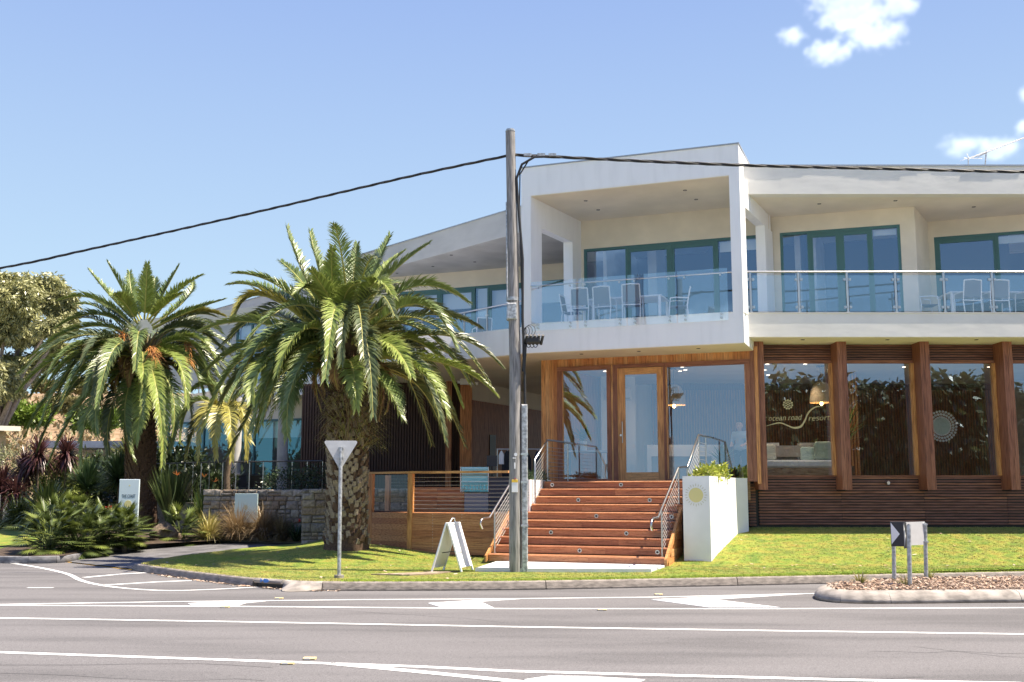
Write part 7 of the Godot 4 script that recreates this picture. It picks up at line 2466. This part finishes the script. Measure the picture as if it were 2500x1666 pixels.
		rings.reverse()
		b.skin(rings, true)
		put_w(g, "cloth", b, M[q[1]])
		q_tube(g, "hanger", M.steel, [Vector3(q[0], 2.78, -28.47), Vector3(q[0], 2.84, -28.48)], 0.006, 4)

func dup_chair(c: Node3D, at: Vector3, turn: float, label: String) -> Node3D:
	return dup(c, at, turn, label)

# ------------------------------------------------------------------ inside the shop
func interior() -> void:
	var I := Transform3D()
	hexa_uv(bld, "shop_floor", M.oak_plain, I, [[0.85, -28.5], [5.9, -26.6], [5.9, -27.14], [23, -27.14], [23, -34], [3.0, -34]], 1.5, 1.955)
	hexa_uv(bld, "shop_ceiling", M.ceiling_board, I, [[0.85, -28.55], [5.9, -26.6], [5.9, -27.14], [23, -27.14], [23, -34], [3.0, -34]], 5.05, 5.19)
	fb(bld, "shop_wall", M.white_render, I, 2.9, 4.4, -33.6, -33.4, 1.955, 5.05)
	hexa_uv(bld, "shop_wall", M.batten_v_2, I, [[4.4, -33.2], [23, -33.2], [23, -33.4], [4.4, -33.4]], 1.955, 5.05)
	var bt := MB.new()
	batten_run(bt, Vector3(4.4, 0, -33.2), Vector3(15.5, 0, -33.2), 1.96, 4.85, 0.085)
	put_w(bld, "batten_lining", bt, M.merbau_v_2).set_meta("kind", "stuff")
	bt = MB.new()
	batten_run(bt, Vector3(9.0, 0, -29.9), Vector3(9.75, 0, -29.9), 1.96, 5.04, 0.085)
	put_w(bld, "batten_lining", bt, M.cedar_v_0).set_meta("kind", "stuff")
	fb(bld, "inner_pier", M.batten_v_1, I, 9.0, 9.75, -30.3, -29.92, 1.955, 5.05)
	fb(bld, "shop_wall", M.white_render, I, 15.5, 15.7, -33.2, -27.4, 1.955, 5.05)
	var p := 0
	for q in [[3.9, -29.4], [4.6, -28.6], [4.7, -29.6], [6.6, -28.4], [7.0, -29.3], [6.9, -29.9], [8.9, -28.3], [8.75, -29.2], [10.6, -28.6], [12.9, -28.6], [2.6, -29.6]]:
		var b := MB.new()
		b.lathe(Vector3(q[0], 5.05, q[1]), [Vector2(0.045, 0.0), Vector2(0.045, -0.012), Vector2(0.0, -0.014)], 12)
		put_w(bld, "ceiling_spot", b, M.downlight_glow)
	# downlights that are lit over the bench and the counters
	for q in [[6.75, -27.95], [7.75, -27.95], [7.4, -30.6], [8.9, -28.6], [4.8, -29.3]]:
		var l := SpotLight3D.new()
		l.name = "downlight_beam"
		l.light_energy = 0.9
		l.light_color = Color(1.0, 0.93, 0.84)
		l.light_size = 0.04
		l.spot_angle = 38.0
		l.spot_range = 8.0
		l.spot_attenuation = 2.0
		l.shadow_enabled = true
		l.position = Vector3(q[0], 5.02, q[1])
		l.rotation_degrees = Vector3(-90, 0, 0)
		add_child(l, true)
		var b := MB.new()
		b.lathe(Vector3(q[0], 5.05, q[1]), [Vector2(0.05, 0.0), Vector2(0.05, -0.012), Vector2(0.0, -0.014)], 12)
		put_w(bld, "ceiling_spot", b, M.downlight_glow)
	# pendants
	for q in [[Vector3(8.243, 4.052, -28.300), "woven dome pendant lamp in the first shop window above the bench"], [Vector3(4.408, 4.035, -28.900), "woven dome pendant lamp behind the wide entry window"]]:
		var o: Vector3 = q[0]
		var t := thing("pendant_lamp", q[1], "lamp", o, 0.0, "woven pendant lamps")
		var b := MB.new()
		b.lathe(Vector3.ZERO, [Vector2(0.31, 0.0), Vector2(0.305, 0.12), Vector2(0.27, 0.32), Vector2(0.19, 0.5), Vector2(0.10, 0.56), Vector2(0.02, 0.57)], 24)
		put_l(t, "lamp_shade", b, M.rattan)
		b = MB.new()
		b.tube([Vector3(0, 0.57, 0), Vector3(0, 5.05 - o.y, 0)], 0.006, 4)
		put_l(t, "cord", b, M.charcoal)
		b = MB.new()
		b.lathe(Vector3(0, 5.03 - o.y, 0), [Vector2(0.1, -0.01), Vector2(0.1, 0.015)], 14)
		put_l(t, "ceiling_rose", b, M.charcoal)
		b = MB.new()
		b.lathe(Vector3(0, -0.02, 0), [Vector2(0.001, -0.06), Vector2(0.04, -0.03), Vector2(0.045, 0.01), Vector2(0.02, 0.07), Vector2(0.015, 0.1)], 12)
		put_l(t, "bulb", b, M.lamp_glow)
		var l := OmniLight3D.new()
		l.name = "pendant_light"
		l.light_energy = 0.1
		l.light_color = Color(1.0, 0.8, 0.55)
		l.light_size = 0.04
		l.omni_range = 10.0
		l.omni_attenuation = 2.0
		l.shadow_enabled = true
		t.add_child(l, true)
		l.position = Vector3(0, -0.02, 0)
	# window seat with cushions
	var be := thing("upholstered_bench", "upholstered window seat with timber base inside the first shop window", "bench", Vector3(7.3, 1.96, -27.9))
	fb(be, "base", M.oak_plain, I, 6.2, 8.5, -28.3, -27.5, 1.96, 2.32)
	var b := MB.new()
	b.bevel(Vector3(7.35, 2.42, -27.9), Vector3(2.3, 0.19, 0.82), 0.04)
	put_w(be, "seat_pad", b, M.bench_pad)
	for q in [[6.62, 2.72, -27.75, 0.44, 0.4, "cushion_cream", 0.1, "cream cushion at the left end of the window seat"], [7.72, 2.69, -27.95, 0.36, 0.36, "cushion_mint", -0.1, "small fringed mint cushion on the window seat"], [8.08, 2.76, -27.75, 0.48, 0.48, "cushion_sage", -0.15, "large sage green cushion at the right end of the window seat"]]:
		var t := thing("cushion", q[7], "cushion", Vector3(q[0], q[1] - q[4] / 2, q[2]), 0, "cushions on the window seat")
		b = MB.new()
		var rings := []
		for k in 7:
			var tt := k / 6.0 * 2 - 1
			var ring := []
			for j in 20:
				var an := TAU * j / 20
				var sq := 1.0 / maxf(absf(cos(an)), absf(sin(an)))
				var r := minf(sq, 1.28) * 0.5 * (1.0 - 0.16 * tt * tt - 0.28 * pow(absf(tt), 6.0) * 2.2)
				var pinch := 1.0 - 0.06 * pow(sin(2.0 * an), 2.0)
				ring.append(Vector3(q[0] + cos(an) * r * q[3] * (1.06 if pinch < 0.97 else 1.0), q[1] + sin(an) * r * q[4], q[2] + tt * 0.09 * sqrt(maxf(0.0, 1.3 - sq * 0.45))))
			rings.append(ring)
		b.skin(rings, true)
		for e in [0, 6]:
			for j in range(1, 19):
				if e == 0:
					b.tri(rings[0][0], rings[0][j + 1], rings[0][j])
				else:
					b.tri(rings[6][0], rings[6][j], rings[6][j + 1])
		put_w(t, "cover", b, M[q[5]])
	# reception desks
	for q in [[6.6, 10.0, -30.7, 3.02, "long pale reception counter with a recessed grey front behind the window seat"], [3.75, 5.9, -29.7, 3.0, "white counter behind the wide entry window"]]:
		var t := thing("reception_counter", q[4], "counter", Vector3((q[0] + q[1]) / 2, 1.96, q[2]))
		fb(t, "top", M.desk_white, I, q[0], q[1], q[2] - 0.6, q[2], q[3] - 0.32, q[3])
		fb(t, "side_panel", M.desk_white, I, q[0], q[0] + 0.12, q[2] - 0.6, q[2] - 0.002, 1.96, q[3] - 0.32)
		fb(t, "side_panel", M.desk_white, I, q[1] - 0.35, q[1], q[2] - 0.6, q[2] - 0.002, 1.96, q[3] - 0.32)
		fb(t, "front_panel", M.desk_grey, I, q[0] + 0.12, q[1] - 0.35, q[2] - 0.2, q[2] - 0.12, 1.96, q[3] - 0.32)
	var bx := 0
	for q in [[7.4, 0.5, "flat white display tray on the reception counter"], [8.6, 0.3, "stack of pale leaflets on the reception counter"]]:
		var t := thing("display_tray", q[2], "tray", Vector3(q[0], 3.02, -30.95))
		fb(t, "tray", M.white_paint, I, q[0] - q[1], q[0] + q[1] * 0.6, -31.1, -30.8, 3.021, 3.09)
		fb(t, "rim", M.alu_white, I, q[0] - q[1], q[0] + q[1] * 0.6, -30.8, -30.79, 3.021, 3.105)
	# low table behind the left entry window with a pot and leaflets
	var lt := thing("side_table", "pale side table with dark legs behind the left entry window", "table", Vector3(1.8, 1.96, -29.6))
	fb(lt, "top", M.desk_white, I, 1.5, 2.75, -30.0, -29.2, 2.78, 2.83)
	for x in [1.55, 2.65]:
		for z in [-29.9, -29.28]:
			fb(lt, "leg", M.charcoal, I, x, x + 0.06, z, z + 0.06, 1.96, 2.78)
	var ac := thing("air_conditioner", "white air conditioner on the wall behind the left entry window", "air conditioner", Vector3(2.9, 4.35, -30.0))
	b = MB.new()
	b.bevel(Vector3(3.05, 4.5, -30.6), Vector3(0.75, 0.36, 0.4), 0.05)
	put_w(ac, "case", b, M.white_paint)
	fb(ac, "outlet", M.grey_render, I, 2.72, 3.38, -30.42, -30.395, 4.34, 4.37)
	fb(bld, "shop_wall", M.white_render, I, 2.6, 3.6, -31.2, -31.0, 1.955, 5.05)
	potted("potted_plant", "tall potted palm in a woven basket in the second shop window", Vector3(8.85, 1.96, -28.3), 0.2, 0.42, M.basket, 60, 1.5, 0.05, 0.9)
	potted("potted_plant", "leafy pot plant on the side table behind the left entry window", Vector3(1.95, 2.83, -29.5), 0.13, 0.26, M.white_paint, 46, 0.7, 0.07, 0.05)
	potted("potted_plant", "dark leafy floor plant at the right end of the entry window", Vector3(5.5, 1.96, -28.0), 0.18, 0.36, M.charcoal, 60, 0.75, 0.08, 0.1)
	# round woven wall hanging
	var wh := thing("wall_hanging", "round white and green woven wall hanging in the third shop window", "wall hanging", Vector3(12.007, 3.522, -29.800))
	var c := Vector3(12.007, 3.522, -29.800)
	b = MB.new()
	b.tube([c, c + Vector3(0, 0, 0.02)], 0.235, 30)
	put_w(wh, "centre", b, M.pale_teal)
	b = MB.new()
	for ring in [[26, 0.25, 0.03], [26, 0.33, 0.036], [30, 0.41, 0.034]]:
		for k in ring[0]:
			var an: float = TAU * k / ring[0] + ring[1] * 4.0
			var o: Vector3 = c + Vector3(cos(an), sin(an), 0) * ring[1]
			b.tube([o, o + Vector3(0, 0, 0.018)], ring[2], 8)
	put_w(wh, "bead_rings", b, M.white_paint)

func potted(called: String, label: String, o: Vector3, r: float, h: float, pot: Material, n: int, l: float, w: float, stem: float) -> void:
	var t := thing(called, label, "pot plant", o, 0.0, "potted plants inside the shop")
	var b := MB.new()
	b.lathe(Vector3.ZERO, [Vector2(0.001, 0.0), Vector2(r * 0.85, 0.0), Vector2(r, h), Vector2(r * 0.92, h), Vector2(r * 0.88, h - 0.05), Vector2(0.001, h - 0.05)], 18)
	put_l(t, "pot", b, pot)
	b = MB.new()
	for k in n:
		var a := rf(0, TAU)
		var e := rf(0.1, 1.45)
		var d := Vector3(cos(a) * cos(e), sin(e), sin(a) * cos(e))
		blade(b, Vector3(0, h + stem * rf(0.3, 1.0), 0), d, l * rf(0.5, 0.85), w * rf(0.8, 1.2), Color(0.07, 0.12, 0.04).lerp(Color(0.16, 0.22, 0.06), rng.randf()), 0.8, 4)
	put_l(t, "leaves", b, M.leaf)
	if stem > 0.2:
		b = MB.new()
		b.tube([Vector3(0, h - 0.05, 0), Vector3(0.02, h + stem, 0)], [0.03, 0.02], 6)
		put_l(t, "stem", b, M.bark)

# ------------------------------------------------------------------ people, as smooth bodies from a field of joined capsules
func body(bones: Array, cell: float, lo: Vector3, hi: Vector3) -> MB:
	var n := Vector3i((hi - lo) / cell) + Vector3i.ONE
	var f := PackedFloat32Array()
	f.resize(n.x * n.y * n.z)
	f.fill(1.0)
	for q in bones:
		var a: Vector3 = q[0]
		var b: Vector3 = q[1]
		var ra: float = q[2]
		var rb: float = q[3]
		var m := maxf(ra, rb) + 0.08
		var p0 := Vector3i((a.min(b) - Vector3.ONE * m - lo) / cell).clamp(Vector3i.ZERO, n - Vector3i.ONE)
		var p1 := Vector3i((a.max(b) + Vector3.ONE * m - lo) / cell).clamp(Vector3i.ZERO, n - Vector3i.ONE)
		var ab := b - a
		var ll := maxf(ab.length_squared(), 1e-6)
		for z in range(p0.z, p1.z + 1):
			for y in range(p0.y, p1.y + 1):
				for x in range(p0.x, p1.x + 1):
					var p := lo + Vector3(x, y, z) * cell
					var t := clampf((p - a).dot(ab) / ll, 0, 1)
					var d := p.distance_to(a + ab * t) - lerpf(ra, rb, t)
					var k := x + n.x * (y + n.y * z)
					var o := f[k]
					var h := clampf(0.5 + 0.5 * (o - d) / 0.035, 0, 1)
					f[k] = lerpf(o, d, h) - 0.035 * h * (1 - h)
	var mb := MB.new()
	var at := {}
	for z in n.z - 1:
		for y in n.y - 1:
			for x in n.x - 1:
				var k := x + n.x * (y + n.y * z)
				var s := Vector3.ZERO
				var cnt := 0
				var inside := 0
				var val := []
				for c in 8:
					var kk := k + (c & 1) + n.x * (((c >> 1) & 1) + n.y * (c >> 2))
					val.append(f[kk])
					if f[kk] < 0:
						inside += 1
				if inside == 0 or inside == 8:
					continue
				for e in [[0, 1], [2, 3], [4, 5], [6, 7], [0, 2], [1, 3], [4, 6], [5, 7], [0, 4], [1, 5], [2, 6], [3, 7]]:
					var v0: float = val[e[0]]
					var v1: float = val[e[1]]
					if (v0 < 0) != (v1 < 0):
						var t := v0 / (v0 - v1)
						var c0 := Vector3(e[0] & 1, (e[0] >> 1) & 1, e[0] >> 2)
						var c1 := Vector3(e[1] & 1, (e[1] >> 1) & 1, e[1] >> 2)
						s += c0.lerp(c1, t)
						cnt += 1
				at[k] = mb.v.size()
				mb.v.append(lo + (Vector3(x, y, z) + s / cnt) * cell)
				mb.n.append(Vector3(val[1] + val[3] + val[5] + val[7] - val[0] - val[2] - val[4] - val[6], val[2] + val[3] + val[6] + val[7] - val[0] - val[1] - val[4] - val[5], val[4] + val[5] + val[6] + val[7] - val[0] - val[1] - val[2] - val[3]).normalized())
				mb.c.append(Color.WHITE)
	var dx := [1, n.x, n.x * n.y]
	for k in at:
		for ax in 3:
			var u: int = dx[(ax + 1) % 3]
			var w: int = dx[(ax + 2) % 3]
			var k2: int = k + dx[ax]
			if k2 >= f.size() or (f[k] < 0) == (f[k2] < 0):
				continue
			if not (at.has(k - u) and at.has(k - w) and at.has(k - u - w)):
				continue
			var q := [at[k], at[k - u], at[k - u - w], at[k - w]]
			if f[k] < 0:
				q.reverse()
			# emitted so that the given normals and the winding agree
			mb.i.append_array([q[0], q[1], q[2], q[0], q[2], q[3]])
	for q in range(0, mb.i.size(), 3):
		var a := mb.v[mb.i[q]]
		var g := (mb.v[mb.i[q + 2]] - a).cross(mb.v[mb.i[q + 1]] - a)
		if g.dot(mb.n[mb.i[q]]) < 0:
			var h := mb.i[q + 1]
			mb.i[q + 1] = mb.i[q + 2]
			mb.i[q + 2] = h
	return mb

func person(label: String, at: Vector3, turn: float, h: float, shirt: Material, cap: bool, bend: float) -> void:
	var t := thing("person", label, "person", at, turn, "")
	var s := h / 1.72
	var V := func(x: float, y: float, z: float) -> Vector3: return Vector3(x, y, z) * s
	var sh_z := bend
	# skin: head, neck, forearms and hands with fingers
	var sk := [[V.call(0, 1.56, 0.02 + sh_z), V.call(0, 1.61, 0.02 + sh_z), 0.082 * s, 0.088 * s], [V.call(0, 1.50, 0.055 + sh_z), V.call(0, 1.535, 0.06 + sh_z), 0.05 * s, 0.05 * s], [V.call(0, 1.36, -0.01 + sh_z), V.call(0, 1.5, 0.01 + sh_z), 0.052 * s, 0.05 * s], [V.call(0, 1.565, 0.105 + sh_z), V.call(0, 1.545, 0.118 + sh_z), 0.012, 0.014]]
	for q in [-1.0, 1.0]:
		sk.append([V.call(q * 0.088, 1.58, 0.01 + sh_z), V.call(q * 0.09, 1.55, 0.01 + sh_z), 0.014, 0.011])
		sk.append([V.call(q * 0.23, 1.10, 0.06), V.call(q * 0.17, 1.02, 0.29), 0.04 * s, 0.028 * s])
		sk.append([V.call(q * 0.17, 1.02, 0.29), V.call(q * 0.155, 1.01, 0.36), 0.03 * s, 0.03 * s])
		for j in 4:
			sk.append([V.call(q * (0.13 + 0.017 * j), 1.01, 0.37), V.call(q * (0.125 + 0.018 * j), 0.985, 0.43 + 0.012 * (1 if j in [1, 2] else 0)), 0.010, 0.008])
		sk.append([V.call(q * 0.13, 1.01, 0.32), V.call(q * 0.10, 1.0, 0.375), 0.012, 0.009])
	put_l(t, "body", body(sk, 0.013, V.call(-0.33, 0.9, -0.16), V.call(0.33, 1.76, 0.52)), M.skin)
	var tp := [[V.call(0, 1.32, sh_z * 0.9), V.call(0, 1.0, 0), 0.125 * s, 0.12 * s], [V.call(-0.09, 1.30, sh_z * 0.9), V.call(0.09, 1.30, sh_z * 0.9), 0.115 * s, 0.115 * s], [V.call(-0.08, 0.96, 0), V.call(0.08, 0.96, 0), 0.115 * s, 0.115 * s]]
	for q in [-1.0, 1.0]:
		tp.append([V.call(q * 0.17, 1.36, sh_z * 0.9), V.call(q * 0.23, 1.10, 0.05), 0.062 * s, 0.05 * s])
	put_l(t, "shirt", body(tp, 0.02, V.call(-0.36, 0.78, -0.26), V.call(0.36, 1.5, 0.3)), shirt)
	var lg := []
	for q in [-1.0, 1.0]:
		lg.append([V.call(q * 0.095, 0.9, 0), V.call(q * 0.105, 0.48, 0.02), 0.1 * s, 0.065 * s])
		lg.append([V.call(q * 0.105, 0.48, 0.02), V.call(q * 0.11, 0.08, -0.01), 0.064 * s, 0.042 * s])
		lg.append([V.call(q * 0.11, 0.045, -0.03), V.call(q * 0.12, 0.035, 0.15), 0.042 * s, 0.034 * s])
	put_l(t, "trousers", body(lg, 0.02, V.call(-0.28, -0.02, -0.16), V.call(0.28, 1.04, 0.26)), M.cloth_black)
	var hr := [[V.call(0, 1.645, -0.005 + sh_z), V.call(0, 1.58, -0.035 + sh_z), 0.083 * s, 0.078 * s]]
	if cap:
		hr.append([V.call(0, 1.65, 0.03 + sh_z), V.call(0, 1.66, 0.05 + sh_z), 0.075 * s, 0.06 * s])
		hr.append([V.call(-0.03, 1.625, 0.13 + sh_z), V.call(0.03, 1.625, 0.13 + sh_z), 0.03, 0.03])
	put_l(t, "cap" if cap else "hair", body(hr, 0.016, V.call(-0.16, 1.45, -0.18), V.call(0.16, 1.8, 0.24)), M.cloth_black if cap else M.hair_dark)
	var ey := MB.new()
	for q in [-1.0, 1.0]:
		ey.box(V.call(q * 0.034, 1.595, 0.098 + sh_z), Vector3(0.022, 0.010, 0.012))
	ey.box(V.call(0, 1.51, 0.106 + sh_z), Vector3(0.045, 0.008, 0.01))
	put_l(t, "face", ey, M.hair_dark)

func people() -> void:
	person("person in dark cap and dark top standing behind the window seat", Vector3(6.52, 1.96, -29.3), 0.5, 1.6, M.cloth_black, true, 0.03)
	person("person in white shirt standing inside the wide entry window", Vector3(6.2, 1.96, -29.0), -0.5, 1.66, M.cloth_white, false, 0.04)
